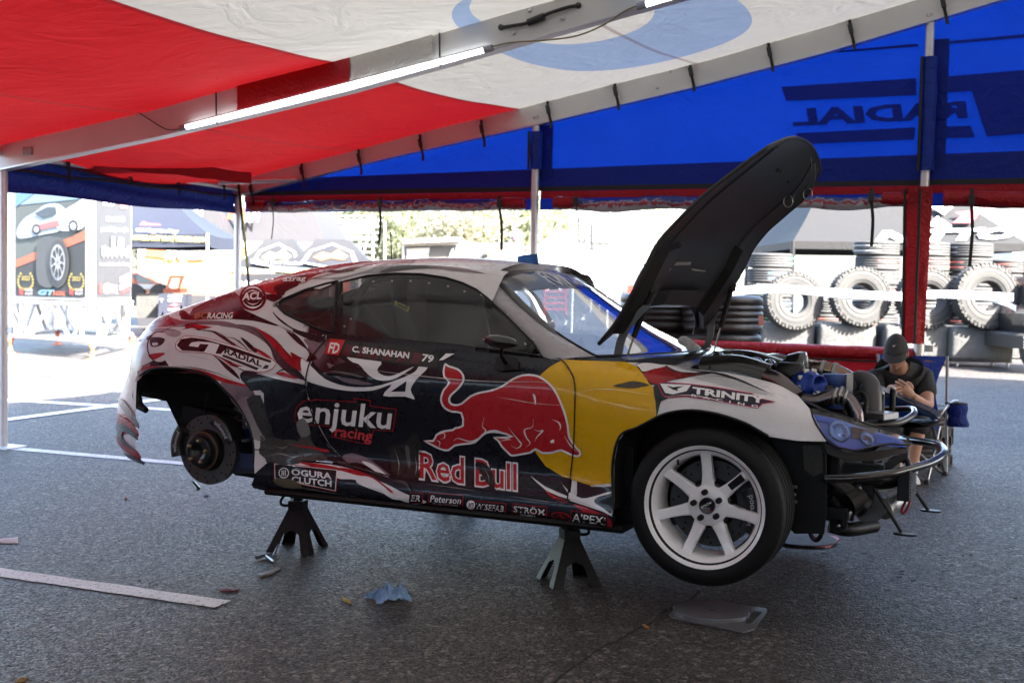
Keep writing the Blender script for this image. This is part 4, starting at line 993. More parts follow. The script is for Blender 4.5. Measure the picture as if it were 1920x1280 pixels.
# ---- front fender
d = Decals()
d.poly(Z3([(930, 896), (1010, 880), (1090, 888), (1160, 906), (1200, 930), (1290, 955), (1500, 958), (1330, 990), (1200, 1015), (1110, 1040), (1040, 1045), (1000, 985)]), BLACKV, 2, 3)
d.poly(Z3([(985, 965), (1060, 935), (1150, 915), (1200, 945), (1300, 965), (1420, 968), (1290, 995), (1180, 1018), (1100, 1040), (1050, 1035), (1015, 1005)]), grad((.36, .014, .02), (.12, .01, .012), (1205, 700), (1300, 710)), 3, 3)
d.poly(Z3([(935, 897), (1010, 885), (1110, 897), (1150, 910), (1060, 932), (985, 950), (960, 925)]), WHV, 3, 3)
d.poly(Z3([(755, 1055), (830, 1035), (920, 1018), (1035, 1048), (980, 1062), (915, 1074), (830, 1070)]), (.06, .045, .03), 3, 2)
d.poly(Z3([(1060, 1060), (1110, 1040), (1120, 1100), (1180, 1140), (1120, 1170), (1100, 1240), (1085, 1280), (1078, 1180)]), (.012, .022, .024), 2, 2)
d.stroke([(1248, 683), (1300, 695), (1345, 701), (1385, 713), (1420, 728), (1450, 741)], 4.0, BLACKV, 3); d.stroke([(1320, 705), (1360, 707), (1400, 716)], 3, GREY, 2)
d.poly([(1297, 706), (1340, 702), (1400, 718), (1440, 740), (1400, 734), (1350, 722)], (.42, .41, .43), 1)
tr = [(1233, 721), (1240, 716), (1292, 720), (1340, 726), (1410, 738), (1425, 747), (1455, 754), (1430, 758), (1421, 766), (1405, 763), (1330, 750), (1285, 744), (1255, 746), (1243, 742)]
d.poly(tr, (.42, .02, .07), 4, 0); d.poly(offset_poly(tr, 1.8), (.02, .012, .03), 5, 0)
d.poly([(1238, 720), (1296, 723), (1288, 734), (1262, 740), (1248, 737)], WHV, 6, 0); d.poly([(1250, 724), (1262, 727), (1284, 725), (1270, 730), (1272, 734), (1262, 731)], BLACKV, 7, 0)
d.text('TRINITY', (1298, 738), (1434, 757), 11.5, WHV, 6, .04, .1); d.text('RACING', (1297, 744), (1421, 765), 4.5, WHV, 6, .02, .1, 2.2)
d.poly([(1082, 880), (1082, 925), (1079, 935), (1146, 962), (1149, 938), (1149, 912), (1109, 912)], NAVY, 0, 0)
d.poly(Z6([(1440, 548), (1520, 585), (1600, 572), (1690, 545), (1710, 552), (1620, 580), (1600, 610), (1660, 650), (1715, 700), (1600, 640), (1500, 600), (1438, 580)]), WHV, 2, 3)
d.build('livery_print', fender)
# ---- shut lines
for nm, P in (('shut_line', DOOR[0:7]), ('shut_line', DOOR[6:11]), ('shut_line', DOOR[10:17])):
    d = Decals(); d.stroke(P, 2.6, (.004, .004, .004), 11, False, 5); d.build(nm, door)
# pale highlight lines painted on the bodywork, plus rubbed scuff marks
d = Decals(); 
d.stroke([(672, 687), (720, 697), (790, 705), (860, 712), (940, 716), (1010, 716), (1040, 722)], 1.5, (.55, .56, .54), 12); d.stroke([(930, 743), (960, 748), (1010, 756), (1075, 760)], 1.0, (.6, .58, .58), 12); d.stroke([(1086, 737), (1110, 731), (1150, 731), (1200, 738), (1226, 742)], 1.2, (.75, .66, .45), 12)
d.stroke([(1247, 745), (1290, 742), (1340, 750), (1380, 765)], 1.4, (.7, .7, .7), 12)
for P, wd, c_ in (([(742, 840), (750, 868), (748, 893)], 2.0, (.30, .30, .29)), ([(655, 872), (700, 885), (735, 897)], 2.5, (.10, .095, .09)), ([(735, 900), (760, 905), (775, 925)], 7.0, (.06, .055, .05)), ([(800, 907), (860, 915), (905, 922)], 1.6, (.24, .23, .22)), ([(590, 858), (640, 868), (690, 884)], 3.0, (.045, .045, .045)), ([(700, 760), (690, 790), (700, 820)], 1.2, (.12, .12, .12)), ([(960, 930), (1010, 938), (1060, 944)], 1.2, (.3, .3, .3)), ([(1095, 800), (1092, 840), (1096, 880)], .9, (.35, .2, .02)), ([(520, 905), (600, 918), (680, 930)], 2.0, (.09, .085, .08))):
    d.stroke(P, wd, c_, 13)
d.build('highlight_scuff_streak', door)
# ================================================================== car: wheels, brakes, front end, engine bay, bonnet, cabin
EX, EY, EZ = UU.copy(), -VV.copy(), Vector((0, 0, 1))
def CP(L): return [CW(*p) for p in L]
def cpt(px, py, Y): return CW(*car_at(px, py, Y))
def body_side(name, mat, pts, thick=.02, parent=None):
    """flat sheet in a lengthwise plane: pts = (px,py) at lateral position"""
    return None
# ---- arches
def liner(name, pix, depth, mat=WELL, lip=.006):
    P = [body.cast(x, y)[0] for x, y in pix]; rows = [[p - EY * 0 for p in P]]
    for k in range(1, 6): rows.append([p - EY * (depth * k / 5) for p in P])
    o = MB().grid(rows).build(name, mat, car); mirror_obj(o)
    l = MB().tube([p + EY * .002 for p in P], lip, 6).build('arch_lip', BLK, car); mirror_obj(l)
liner('wheel_arch_liner', [(p.x, p.y) for p in cr([(x, y, 0) for x, y in ARCH_R], 3)], .5)
liner('wheel_arch_liner', [(p.x, p.y) for p in cr([(x, y, 0) for x, y in [(1150, 955)] + ARCH_F], 3)], .45)
def sheet(name, pix, Y, mat, thick=.02, parent=None, mirror=False):
    P = [cpt(x, y, Y) for x, y in pix]; o = MB().prism(P, -EY * thick).build(name, mat, parent or car)
    if mirror: mirror_obj(o)
    return o
sheet('inner_wing', [(255, 700), (317, 676), (400, 690), (470, 760), (500, 830), (500, 900), (440, 890), (395, 815), (335, 800), (312, 752), (262, 742)], .36, WELL, .03)
sheet('inner_wing', [(1120, 800), (1200, 760), (1330, 750), (1450, 790), (1500, 830), (1500, 930), (1420, 950), (1300, 930), (1160, 960)], .42, WELL, .03, mirror=True)
# loose liner end hanging at the rear of the arch
MB().tube([body.cast(x, y)[0] - EY * .03 for x, y in ((262, 706), (252, 722), (248, 742), (254, 762), (266, 770))], [.018, .022, .024, .022, .016], 8).build('liner_edge', BLK, car)
# ---- rear bumper shell
n = len(S1[0]); V = []; F = []; Nn = []; idx = {}
for i, X in enumerate(XS1[:-1]):
    if X > -2.98: break
    for j in range(n - 1):
        c = S1[i][j]; pc = proj(CW(X, c.x, c.y))
        if c.y > .985 or (pc[0] > 258 and pc[1] > 693): continue
        f = []
        for a, b in ((i, j), (i + 1, j), (i + 1, j + 1), (i, j + 1)):
            if (a, b) not in idx:
                p = S1[a][b]; idx[(a, b)] = len(V); nq = body.nn[a * n + b]; V.append(CW(XS1[a] + .004, p.x - .004, p.y)); Nn.append(nq)
            f.append(idx[(a, b)])
        F.append(f)
rb = vinyl_obj('rear_bumper', V, orient(V, F), None, [LILAC] * len(V), car)
mb = MB(); mb.grid([[CW(-3.40, p.x * s_, p.y) for p in S1[0][30:]] for s_ in (1, .5, 0, -.5, -1)]); mb.build('bumper_centre', pm('bumper paint', LILAC, .3, coat=.4), rb)
d = Decals()
d.poly(Z5([(40, 235), (70, 250), (130, 280), (190, 345), (190, 380), (140, 335), (90, 310), (60, 330), (75, 390), (130, 430), (200, 480), (200, 520), (120, 470), (60, 400)]), REDV, 2); d.poly(Z5([(60, 300), (100, 300), (170, 350), (192, 400), (140, 365), (100, 350), (95, 390), (150, 440), (200, 470), (130, 440), (75, 390)]), (.012, .012, .02), 3)
d.poly(Z5([(70, 150), (110, 170), (190, 290), (192, 330), (130, 260), (85, 200)]), GREY, 1); d.poly(Z1([(270, 905), (330, 890), (250, 1000), (215, 1010)]), (.30, .10, .12), 1)
d.poly(Z5([(100, 470), (210, 515), (235, 530), (225, 545), (130, 500)]), BLACKV, 4, 0)
d.build('livery_print', rb)
# ---- wheels
def tyre_profile(R, wd, rim):
    h = wd / 2; P = [(-h * .82, rim - .004), (-h * .93, rim + .012), (-h, rim + (R - rim) * .45), (-h * .97, R - .035), (-h * .90, R - .012), (-h * .80, R - .003)]
    for g in (-.5, -.17, .17, .5): P += [(h * (g - .055), R), (h * (g - .05), R - .007), (h * (g + .05), R - .007), (h * (g + .055), R)]
    P += [(h * .80, R - .003), (h * .90, R - .012), (h * .97, R - .035), (h, rim + (R - rim) * .45), (h * .93, rim + .012), (h * .82, rim - .004)]
    return P
def tyre(name, c, axis, R, wd, rim, mat, parent=None, n=64, lugs=0, lugd=.01, build=True):
    mb = MB(); mb.lathe(c, axis, tyre_profile(R, wd, rim), n); mb.lathe(c, axis, [(wd * .41, rim - .004), (wd * .3, rim - .016), (-wd * .3, rim - .016), (-wd * .41, rim - .004)], n)
    if lugs:
        ax = Vector(axis).normalized(); a = ax.cross(EZ); a = a.normalized() if a.length > .1 else Vector((1, 0, 0)); b = ax.cross(a)
        for k in range(lugs):
            t = 2 * PI * k / lugs
            for sd_, ph in ((1, 0), (-1, .5)):
                tt = t + ph * 2 * PI / lugs; r_ = a * math.cos(tt) + b * math.sin(tt); tn = -a * math.sin(tt) + b * math.cos(tt)
                mb.box(Vector(c) + r_ * (R - lugd * .4) + ax * (sd_ * wd * .36), (R * 2 * PI / lugs * .58, wd * .3, lugd * 2.6), Matrix((tn, ax, r_)).transposed())
    return mb.build(name, mat, parent) if build else mb
WC = CW(0, .765, .442); TYR, TYW, RIM = .322, .245, .232
def spoke_wheel(c, ax, parent):
    """seven spoke white wheel, ax = outward"""
    ax = Vector(ax).normalized(); a = EX.copy(); b = EZ.copy()
    rim = MB(); rim.lathe(c, ax, [(.108, .233), (.118, .246), (.120, .2485), (.116, .2485), (.112, .243), (.104, .234), (.090, .220), (.082, .212), (.070, .207), (.0, .203), (-.06, .206), (-.10, .222), (-.112, .236), (-.115, .246), (-.106, .23), (-.02, .198), (.05, .200)], 72)
    wheel = rim.build('wheel', WHITEW, parent)
    for k in range(7):
        ang = math.radians(93 - k * 360 / 7); r_ = a * math.cos(ang) + b * math.sin(ang); tn = -a * math.sin(ang) + b * math.cos(ang)
        rows = []
        for (rr, wv, hz, dp) in ((.055, .040, .058, .05), (.085, .026, .056, .045), (.12, .0215, .060, .04), (.165, .020, .066, .035), (.195, .021, .074, .032), (.211, .024, .080, .03)):
            rows.append([c + r_ * rr + tn * x + ax * h for x, h in ((-wv, hz - dp), (-wv, hz - .007), (-wv * .72, hz), (wv * .72, hz), (wv, hz - .007), (wv, hz - dp))])
        mb = MB(); mb.grid([[r[i] for r in rows] for i in range(6)], False); mb.add(rows[-1], [(0, 1, 2, 3, 4, 5)])
        sp = mb.build('spoke', WHITEW, wheel)
        if k == 1:
            mb = MB(); mb.add([rows[2][2] + ax * .001 + tn * .003, rows[2][3] + ax * .001 - tn * .0, rows[4][3] + ax * .0015, rows[4][2] + ax * .0015], [(0, 1, 2, 3)]); mb.build('spoke_sticker', BLK, wheel)
    MB().lathe(c, ax, [(.01, .085), (.055, .082), (.062, .076), (.060, .040), (.060, .0005)], 40).build('hub_face', WHITEW, wheel)
    for k in range(5):
        t = math.radians(100 + 72 * k); q = c + (a * math.cos(t) + b * math.sin(t)) * .0555
        MB().lathe(q, ax, [(.05, .0125), (.085, .0115), (.087, .007), (.078, .006), (.078, .0004)], 12).build('wheel_nut', BLKM, wheel)
    MB().lathe(c, ax, [(.06, .033), (.07, .033), (.073, .029), (.069, .027), (.069, .0004)], 32).build('centre_cap', pm('gloss black cap', (.012, .012, .013), .15, 0, .05, 10, 0, 10, .5), wheel)
    flat_text('STRÖM', c + ax * .0725 - a * .020 - b * .012, a * .04 + b * .024, (b - a * .5).normalized() * .008, pm('print white', (.7, .7, .7), .4), wheel, 'cap_lettering', .02)
    MB().tube([c + ax * .105 + (b * .8 - a * .55).normalized() * .20, c + ax * .085 + (b * .8 - a * .55).normalized() * .213], .005, 8).build('valve_stem', BLKM, wheel)
    return wheel
CERA = pm('worn brake disc', (.20, .195, .19), .38, .8, .1, 40, .1, 90)
CAL = pm('black caliper', (.012, .012, .012), .35, 0, .1, 30, .1, 60, .2)
PRW = pm('faded white print', (.42, .42, .42), .5)
def brake_disc(c, ax, R, parent, name='brake_disc', holes=True, hat=.06, mat=None):
    ax = Vector(ax).normalized(); a = EX.copy(); b = EZ.copy(); mb = MB()
    mb.lathe(c, ax, [(-.014, R * .56), (-.014, R), (.014, R), (.014, R * .56), (-.014, R * .56)], 56, False)
    dsk = mb.build(name, mat or CERA, parent)
    hm = pm('drilled hole', (.003, .003, .003), .9)
    if holes:
        for k in range(16):
            for j, rr in ((0, .92), (1, .80)):
                t = 2 * PI * (k + (j * .5)) / 16 + (.1 if j else 0)
                MB().disc(c + (a * math.cos(t) + b * math.sin(t)) * R * rr + ax * .0146, ax, R * .030, 8).build('drill_hole', hm, dsk)
    MB().lathe(c, ax, [(.014, R * .6), (.03, R * .57), (hat, R * .54), (hat + .005, R * .5), (hat + .005, R * .0005)], 48).build('disc_bell', BLKM, dsk)
    return dsk
def caliper(c, ax, R, ang, parent, flip=1, txt=True, wd=.075, span=58):
    ax = Vector(ax).normalized(); a = EX.copy(); b = EZ.copy(); rows = []
    for (h, r0) in ((-.045, 0), (.052, 0), (.060, .006), (.060, .05), (.052, .058), (.03, .06)):
        row = []
        for i in range(11):
            t = math.radians(ang + lerp(-span / 2, span / 2, i / 10)); rr = R + .028 - r0 - .004 * abs(i - 5) / 5
            row.append(c + (a * math.cos(t) + b * math.sin(t)) * rr + ax * h)
        rows.append(row)
    mb = MB(); mb.grid(rows, True); mb.add([r[0] for r in rows], [(0, 1, 2, 3, 4, 5)]); mb.add([r[-1] for r in rows], [(5, 4, 3, 2, 1, 0)])
    o = mb.build('brake_caliper', CAL, parent)
    if txt:
        vs, fs = text2d('wilwood', .02, 2); mb = MB(); V = []
        for x, y in vs:
            t = math.radians(ang + flip * lerp(span * .36, -span * .36, x)); rr = R - .008 + flip * (y - .5) * .022 + .004
            V.append(c + (a * math.cos(t) + b * math.sin(t)) * rr + ax * .0615)
        mb.add(V, fs); mb.build('caliper_lettering', PRW, o)
    return o
for s_ in (1, -1):
    c = CW(0, .765 * s_, .442); ax = EY * s_
    tyre('tyre', c, ax, TYR, TYW, RIM, RUB, car, 80)
    spoke_wheel(c, ax, car)
    bd = brake_disc(c - ax * .02, ax, .178, car, holes=s_ > 0, mat=pm('dark front disc', (.06, .06, .06), .4, .6, .1, 40))
    if s_ > 0: caliper(c - ax * .02, ax, .178, -3, car, -1, True)
# rear hub, bare (wheel off)
RC = CW(-2.553, .77, .472); RR = .172
for s_ in (1, -1):
    c = CW(-2.553, .77 * s_, .472); ax = EY * s_
    bd = brake_disc(c, ax, RR, car, holes=s_ > 0, hat=.05, mat=pm('rear disc', (.13, .13, .13), .42, .7, .12, 40))
    MB().lathe(c, ax, [(.05, .075), (.085, .074), (.088, .070), (.088, .032), (.06, .030), (.06, .0004)], 40).build('wheel_hub', BLKM, car)
    MB().lathe(c, ax, [(.0555, .094), (.0575, .0945), (.0575, .090)], 44).build('rust_ring', pm('rust', (.20, .075, .02), .8), car)
    for k in range(5):
        t = math.radians(80 + 72 * k); q = c + (EX * math.cos(t) + EZ * math.sin(t)) * .054
        MB().lathe(q, ax, [(.08, .009), (.10, .009), (.104, .006), (.104, .0004)], 10).build('wheel_stud', pm('brass stud', (.35, .25, .12), .4, .8), car)
    if s_ > 0:
        caliper(c, ax, RR, 168, car, 1, True, span=52); caliper(c, ax, RR, 44, car, 1, True, span=50)
BLUEARM = pm('blue powder coat', (.008, .025, .12), .35, 0, .15, 30, .1, 50, .3)
MB().beam(CW(-2.45, .72, .43), CW(-2.10, .50, .38), .05, .07).build('control_arm', BLUEARM, car)
MB().beam(CW(-2.60, .70, .37), CW(-2.40, .20, .33), .05, .06).build('control_arm', BLUEARM, car)
MB().beam(CW(-2.42, .70, .55), CW(-2.2, .35, .60), .045, .05).build('control_arm', BLUEARM, car)
MB().beam(CW(-2.85, .60, .62), CW(-2.5, .55, .56), .09, .10, bev=.01).build('subframe_arm', BLK, car)
MB().box(CW(-2.75, .28, .56), (.5, .35, .18), Matrix.Rotation(-TH, 3, 'Z'), .02).build('subframe', WELL, car)
MB().beam(CW(-2.72, .66, .50), CW(-2.70, .66, .42), .02, .04).build('red_bracket', pm('red anodised', (.3, .01, .012), .3, .3), car)
mb = MB(); mb.tube([CW(-2.46 + .055 * math.cos(t), .60 + .055 * math.sin(t), .60 + .20 * t / (2 * PI * 4)) for t in [i * 2 * PI * 4 / 64 for i in range(65)]], .008, 6); mb.build('coil_spring', pm('grey spring steel', (.10, .10, .105), .4, .3), car)
MB().cyl(CW(-2.46, .60, .5), CW(-2.46, .60, .82), .02).build('damper', STEEL, car)
MB().tube(cr([cpt(390, 735, .6), cpt(385, 760, .62), cpt(388, 785, .66), cpt(400, 800, .7)], 5), .005, 6).build('brake_hose', BLK, car)
MB().tube([cpt(362, 905, .6), cpt(372, 916, .62)], .012, 8).build('jack_tip', STEEL, car)
# ---- floor pan
fl = MB(); fl.box(CW(-1.1, 0, .36), (2.0, 1.5, .05), Matrix.Rotation(-TH, 3, 'Z')); fl.build('floor_pan', BLK, car)
MB().box(CW(-2.75, 0, .80), (1.0, 1.1, .04), Matrix.Rotation(-TH, 3, 'Z')).build('boot_floor', BLK, car)
MB().box(CW(.05, 0, .40), (.9, 1.0, .05), Matrix.Rotation(-TH, 3, 'Z')).build('engine_cradle', BLK, car)
for s_ in (1, -1): MB().box(CW(-1.1, .72 * s_, .5), (1.5, .04, .28), Matrix.Rotation(-TH, 3, 'Z')).build('door_inner', BLK, car)
# ---- headlamp
HL = Z4([(780, 735), (795, 790), (820, 840), (880, 930), (970, 992), (1080, 1014), (1200, 985), (1300, 970), (1440, 975), (1450, 964), (1420, 925), (1330, 880), (1200, 830), (1000, 780), (850, 745)])
LBLUE = pm('painted blue reflection', (.03, .13, .75), .15, 0, .3, 8, .05, 20, .6)  # blue colour stands in for the reflected blue tent wall
CHR = pm('lamp chrome', (.20, .28, .50), .15, .9, .2, 10)  # blue tint of the wall's reflection put into the metal
hl = panel('headlamp', HL, NAVY, lift=-.022, mat=pm('lamp bowl', (.03, .11, .62), .2, 0, .6, 6, .2, 14, .5), edge=0, mirror=True)  # bowl painted blue so the lens seems to reflect the wall
d = Decals(mat=LBLUE); d.surf = body
lens = glass_panel('headlamp_lens', HL, LAMPG, body, .003)
pix_tube('headlamp_seal', dense(HL, 10), .004, body, BLK, True)
h, nr = body.cast(1578, 803)
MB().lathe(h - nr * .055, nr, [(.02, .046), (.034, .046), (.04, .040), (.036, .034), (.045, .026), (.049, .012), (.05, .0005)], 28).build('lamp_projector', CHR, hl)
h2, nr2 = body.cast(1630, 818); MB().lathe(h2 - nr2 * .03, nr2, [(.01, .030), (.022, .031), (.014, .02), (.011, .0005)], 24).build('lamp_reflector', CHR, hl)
sheet2 = []
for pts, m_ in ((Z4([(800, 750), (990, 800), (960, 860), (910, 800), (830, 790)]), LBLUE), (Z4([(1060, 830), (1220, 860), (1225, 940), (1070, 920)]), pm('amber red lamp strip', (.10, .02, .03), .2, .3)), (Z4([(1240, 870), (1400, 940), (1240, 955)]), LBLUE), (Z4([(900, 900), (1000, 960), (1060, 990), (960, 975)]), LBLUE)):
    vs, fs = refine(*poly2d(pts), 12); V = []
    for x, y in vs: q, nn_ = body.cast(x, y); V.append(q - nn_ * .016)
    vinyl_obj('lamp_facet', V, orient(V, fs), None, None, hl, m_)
# ---- front structure
sheet('splash_panel', [(1446, 822), (1548, 830), (1550, 955), (1545, 1000), (1490, 1000), (1474, 985), (1482, 900)], .60, BLK, .01, mirror=True)
MB().box(CW(.44, 0, .62), (.05, 1.0, .16), Matrix.Rotation(-TH, 3, 'Z'), .01).build('radiator_support', BLK, car)
MB().box(CW(.56, 0, .52), (.05, .8, .2), Matrix.Rotation(-TH, 3, 'Z'), .006).build('radiator_core', pm('radiator core', (.022, .022, .022), .6, .3, .3, 90, .5, 200), car)
for s_ in (1, -1):
    MB().beam(CW(.30, .40 * s_, .56), CW(.62, .38 * s_, .56), .06, .09, bev=.008).build('frame_rail', BLK, car)
    o = panel('headlamp_tray', [(1549, 828), (1590, 846), (1620, 848), (1680, 838), (1706, 834), (1712, 845), (1650, 862), (1600, 866), (1556, 850)], NAVY, lift=-.03, mat=BLK, edge=.06, mirror=False) if s_ > 0 else None
mirror_obj(next(o for o in car.children if o.name == 'headlamp_tray'))
GBAR = pm('gloss black tube', (.016, .016, .018), .22, .2, .1, 20, .03, 40, .4)
GREYBAR = pm('grey painted tube', (.06, .06, .063), .3, .5, .1, 20, .03, 40, .3)
bar = [car_at(x, y, Y) for x, y, Y in ((1545, 897, .62), (1600, 896, .58), (1660, 889, .47), (1700, 880, .36), (1745, 867, .18), (1769, 851, .02), (1767, 839, -.12), (1752, 832, -.27), (1712, 826, -.48), (1690, 824, -.60))]
MB().tube(cr(CP(bar), 6), .018, 12).build('bash_bar', GBAR, car)
bar2 = [car_at(x, y, Y) for x, y, Y in ((1600, 793, .34), (1640, 796, .26), (1682, 793, .18), (1710, 779, .04), (1714, 770, -.06), (1706, 766, -.14), (1668, 767, -.25), (1640, 768, -.3))]
MB().tube(cr(CP(bar2), 5), .014, 10).build('radiator_hoop', GREYBAR, car)
for (x0, y0, x1, y1, Y) in ((1653, 740, 1652, 790, .12), (1674, 731, 1672, 782, -.02)):
    MB().tube([cpt(x0, y0, Y), cpt(x1, y1, Y)], .014, 10).build('bar_post', BLKM, car)
    MB().sphere(cpt(x0, y0 - 3, Y), .013).build('post_bolt', STEEL, car)
for (pts, Y, plate) in ((((1640, 915), (1665, 955), (1690, 997)), .42, (1697, 1001)), (((1708, 908), (1724, 932), (1741, 957)), -.28, (1745, 957))):
    rd = MB().tube([cpt(x, y, Y) for x, y in pts], .008, 8).build('support_rod', BLKM, car)
    c = cpt(plate[0], plate[1], Y); mb = MB(); mb.lathe(c, EZ, [(-.004, .0004), (-.004, .055), (.004, .055), (.004, .0004)], 20, False)
    for q in range(len(mb.v)):
        dd = mb.v[q] - c; mb.v[q] = c + EX * dd.dot(EX) * .85 + EY * dd.dot(EY) * .45 + EZ * dd.z
    mb.build('rod_foot', BLKM, rd)
# oil cooler with fins
oc = empty('oil_cooler', Vector((0, 0, 0))); oc.parent = car; oc.location = -car.location
c = CW(.70, .28, .52)
ob = MB().box(c, (.05, .20, .13), Matrix.Rotation(-TH, 3, 'Z'), .004).build('oil_cooler', BLKM, car); COL.objects.unlink(oc); bpy.data.objects.remove(oc)
for k in range(9): MB().box(c + EZ * (-.052 + .013 * k) + EX * .027, (.006, .185, .005), Matrix.Rotation(-TH, 3, 'Z')).build('fin', GREYBAR, ob)
IC = pm('cast aluminium', (.38, .38, .385), .45, .7, .12, 14, .2, 30)
tank = MB(); P = [cpt(x, y, .38) for x, y in ((1608, 940), (1640, 925), (1660, 935), (1660, 962), (1648, 975), (1615, 978), (1605, 968))]; tank.prism(P, -EY * .10); tank.build('intercooler_tank', pm('dull grey casting', (.10, .10, .10), .5, .4, .1, 20, .2, 40), car)
MB().tube(cr([cpt(1655, 955, .33), cpt(1672, 942, .26), cpt(1690, 940, .18)], 5), .045, 14).build('intercooler_pipe', IC, car)
MB().tube(cr([cpt(1560, 905, .45), cpt(1590, 925, .42), cpt(1625, 950, .40)], 5), .05, 16).build('charge_pipe', BLKM, car)
MB().tube([cpt(1586, 945, .45), cpt(1612, 930, .40)], .058, 16).build('hose_clamp', BLKM, car)
MB().tube(cr([cpt(1585, 975, .46), cpt(1592, 962, .45), cpt(1605, 958, .44)], 4), .014, 8).build('pipe_bracket', STEEL, car)
for pts, r_ in ((((1552, 870, .45), (1580, 885, .40), (1620, 880, .36), (1655, 870, .34)), .018), (((1556, 930, .46), (1572, 950, .44), (1580, 985, .42)), .022), (((1555, 905, .5), (1580, 915, .46), (1600, 940, .44), (1596, 975, .43)), .010), (((1620, 895, .4), (1640, 905, .36), (1668, 905, .3), (1690, 895, .28)), .024), (((1556, 985, .4), (1590, 992, .36), (1640, 985, .2)), .03)):
    MB().tube(cr([cpt(*p) for p in pts], 5), r_, 10).build('coolant_hose', BLK, car)
MB().box(cpt(1568, 940, .40), (.10, .06, .16), Matrix.Rotation(-TH + .3, 3, 'Z'), .015).build('lower_bracket', BLKM, car)
MB().prism([cpt(x, y, .44) for x, y in ((1556, 955), (1575, 940), (1590, 955), (1588, 990), (1570, 1000), (1556, 992))], -EY * .012).build('slotted_bracket', BLKM, car)
for x, y in ((1560, 968), (1578, 962), (1572, 985), (1590, 925), (1612, 915)): MB().sphere(cpt(x, y, .452), .008, 8, 6).build('bracket_bolt', ALUM if False else STEEL, car)
lp = [cpt(x, y, .56) for x, y in ((1519, 955), (1519, 990), (1522, 1005), (1530, 1012), (1538, 1005), (1541, 990), (1541, 960))]; MB().tube(cr(lp, 4), .010, 8).build('tow_loop', BLKM, car)
MB().tube(cr([cpt(x, y, .30) for x, y in ((1706, 918), (1706, 938), (1700, 955), (1693, 962), (1691, 955), (1698, 938), (1703, 922))], 4), .006, 6).build('tow_strap', pm('red strap', (.30, .03, .07), .7), car)
h_ = [cpt(x, y, .34) for x, y in ((1662, 890), (1668, 868), (1682, 858), (1700, 862), (1704, 878))]; MB().tube(cr(h_, 5), .012, 8).build('oil_line', BLKM, car)
MB().prism([cpt(x, y, .36) for x, y in ((1658, 868), (1695, 848), (1702, 842), (1702, 858), (1664, 884))], -EY * .02).build('cooler_bracket', GREYBAR, car)
HOLE = pm('punched hole', (.002, .002, .002), .9)
for x, y in ((1500, 850), (1530, 845), (1538, 900), (1505, 905), (1495, 960), (1530, 940), (1520, 870)): MB().disc(cpt(x, y, .6015), EY, .008, 10).build('panel_hole', HOLE, car)
MB().prism([cpt(x, y, .603) for x, y in ((1505, 835), (1542, 835), (1542, 885), (1525, 893), (1508, 880))], -EY * .002).build('carbon_patch', pm('brown carbon patch', (.035, .030, .022), .5, 0, .6, 70, .3, 160), car)
for x, y in ((1488, 912), (1486, 926), (1488, 940)): MB().box(cpt(x, y, .605), (.03, .012, .012), Matrix.Rotation(-TH, 3, 'Z'), .003).build('bolt_head', STEEL, car)
# ---- engine bay
for s_ in (1, -1): MB().grid([[CW(x, s_ * (yy - max(0, x - .1) * .25), min(zz, topz(x) - .035)) for x in (-.42, -.2, .05, .25, .35, .42)] for yy, zz in ((.66, .955), (.60, .90), (.56, .75), (.54, .45))]).build('inner_fender', BLK, car)
MB().box(CW(-.43, 0, .80), (.03, 1.3, .40), Matrix.Rotation(-TH, 3, 'Z')).build('firewall', BLK, car)
ALUM = pm('engine aluminium', (.34, .34, .35), .35, .9, .15, 20, .15, 60)
TI = pm('heat blued titanium', (.17, .145, .15), .25, 1, .5, 9, .05, 40)
GREYP = pm('grey silicone', (.045, .043, .05), .45, 0, .1, 20)
BLUEC = pm('blue anodised housing', (.012, .045, .30), .3, .4, .3, 30, .1, 50)
BLUES = pm('blue silicone', (.025, .06, .22), .55, 0, .12, 20, .1, 50)
GLB = pm('gloss black moulding', (.011, .011, .012), .2, 0, .1, 10, .06, 20, .5)
MB().box(CW(-.06, .02, .74), (.62, .52, .34), Matrix.Rotation(-TH, 3, 'Z'), .03).build('engine_block', BLKM, car)
def blob(name, pts, Ys, mat, h):
    return None
mani = MB()
for (a, b, r_) in (((1325, 700, .30), (1440, 716, .30), .085), ((1345, 690, .10), (1460, 706, .10), .085)):
    p0 = cpt(*a); p1 = cpt(*b); mani = MB(); mani.tube(cr([p0 - EX * .03, p0, lerp(p0, p1, .5) + EZ * .02, p1, p1 + EX * .03], 5), [.05] * 3 + [r_ * .95] * 16 + [.055, .05], 18); mani.build('intake_manifold', GLB, car)
for k in range(5):
    p = cpt(1345 + 24 * k, 690 + 3.5 * k, .22); MB().tube(cr([p + EY * .10 - EZ * .02, p + EZ * .045, p - EY * .12 + EZ * .0], 5), .030, 12).build('intake_runner', GLB, car)
MB().box(cpt(1376, 670, .12), (.11, .07, .045), Matrix.Rotation(-TH, 3, 'Z'), .008).build('map_sensor_box', GLB, car)
MB().beam(cpt(1392, 671, .10), cpt(1420, 674, .05), .02, .015).build('sensor_bracket', STEEL, car)
MB().tube(cr([cpt(1420, 690, .0), cpt(1460, 682, -.1), cpt(1500, 700, -.1)], 5), .05, 14).build('rear_manifold', GLB, car)
MB().lathe(cpt(1497, 690, .0), EX, [(-.05, .06), (0, .075), (.03, .075), (.035, .06), (.035, .0005)], 28).build('throttle_flange', GLB, car)
MB().tube(cr([cpt(1525, 692, -.12), cpt(1550, 694, -.12), cpt(1575, 702, -.15), cpt(1592, 712, -.2)], 5), .040, 16).build('copper_intake_pipe', pm('polished bronze pipe', (.22, .15, .12), .25, 1, .3, 9), car)
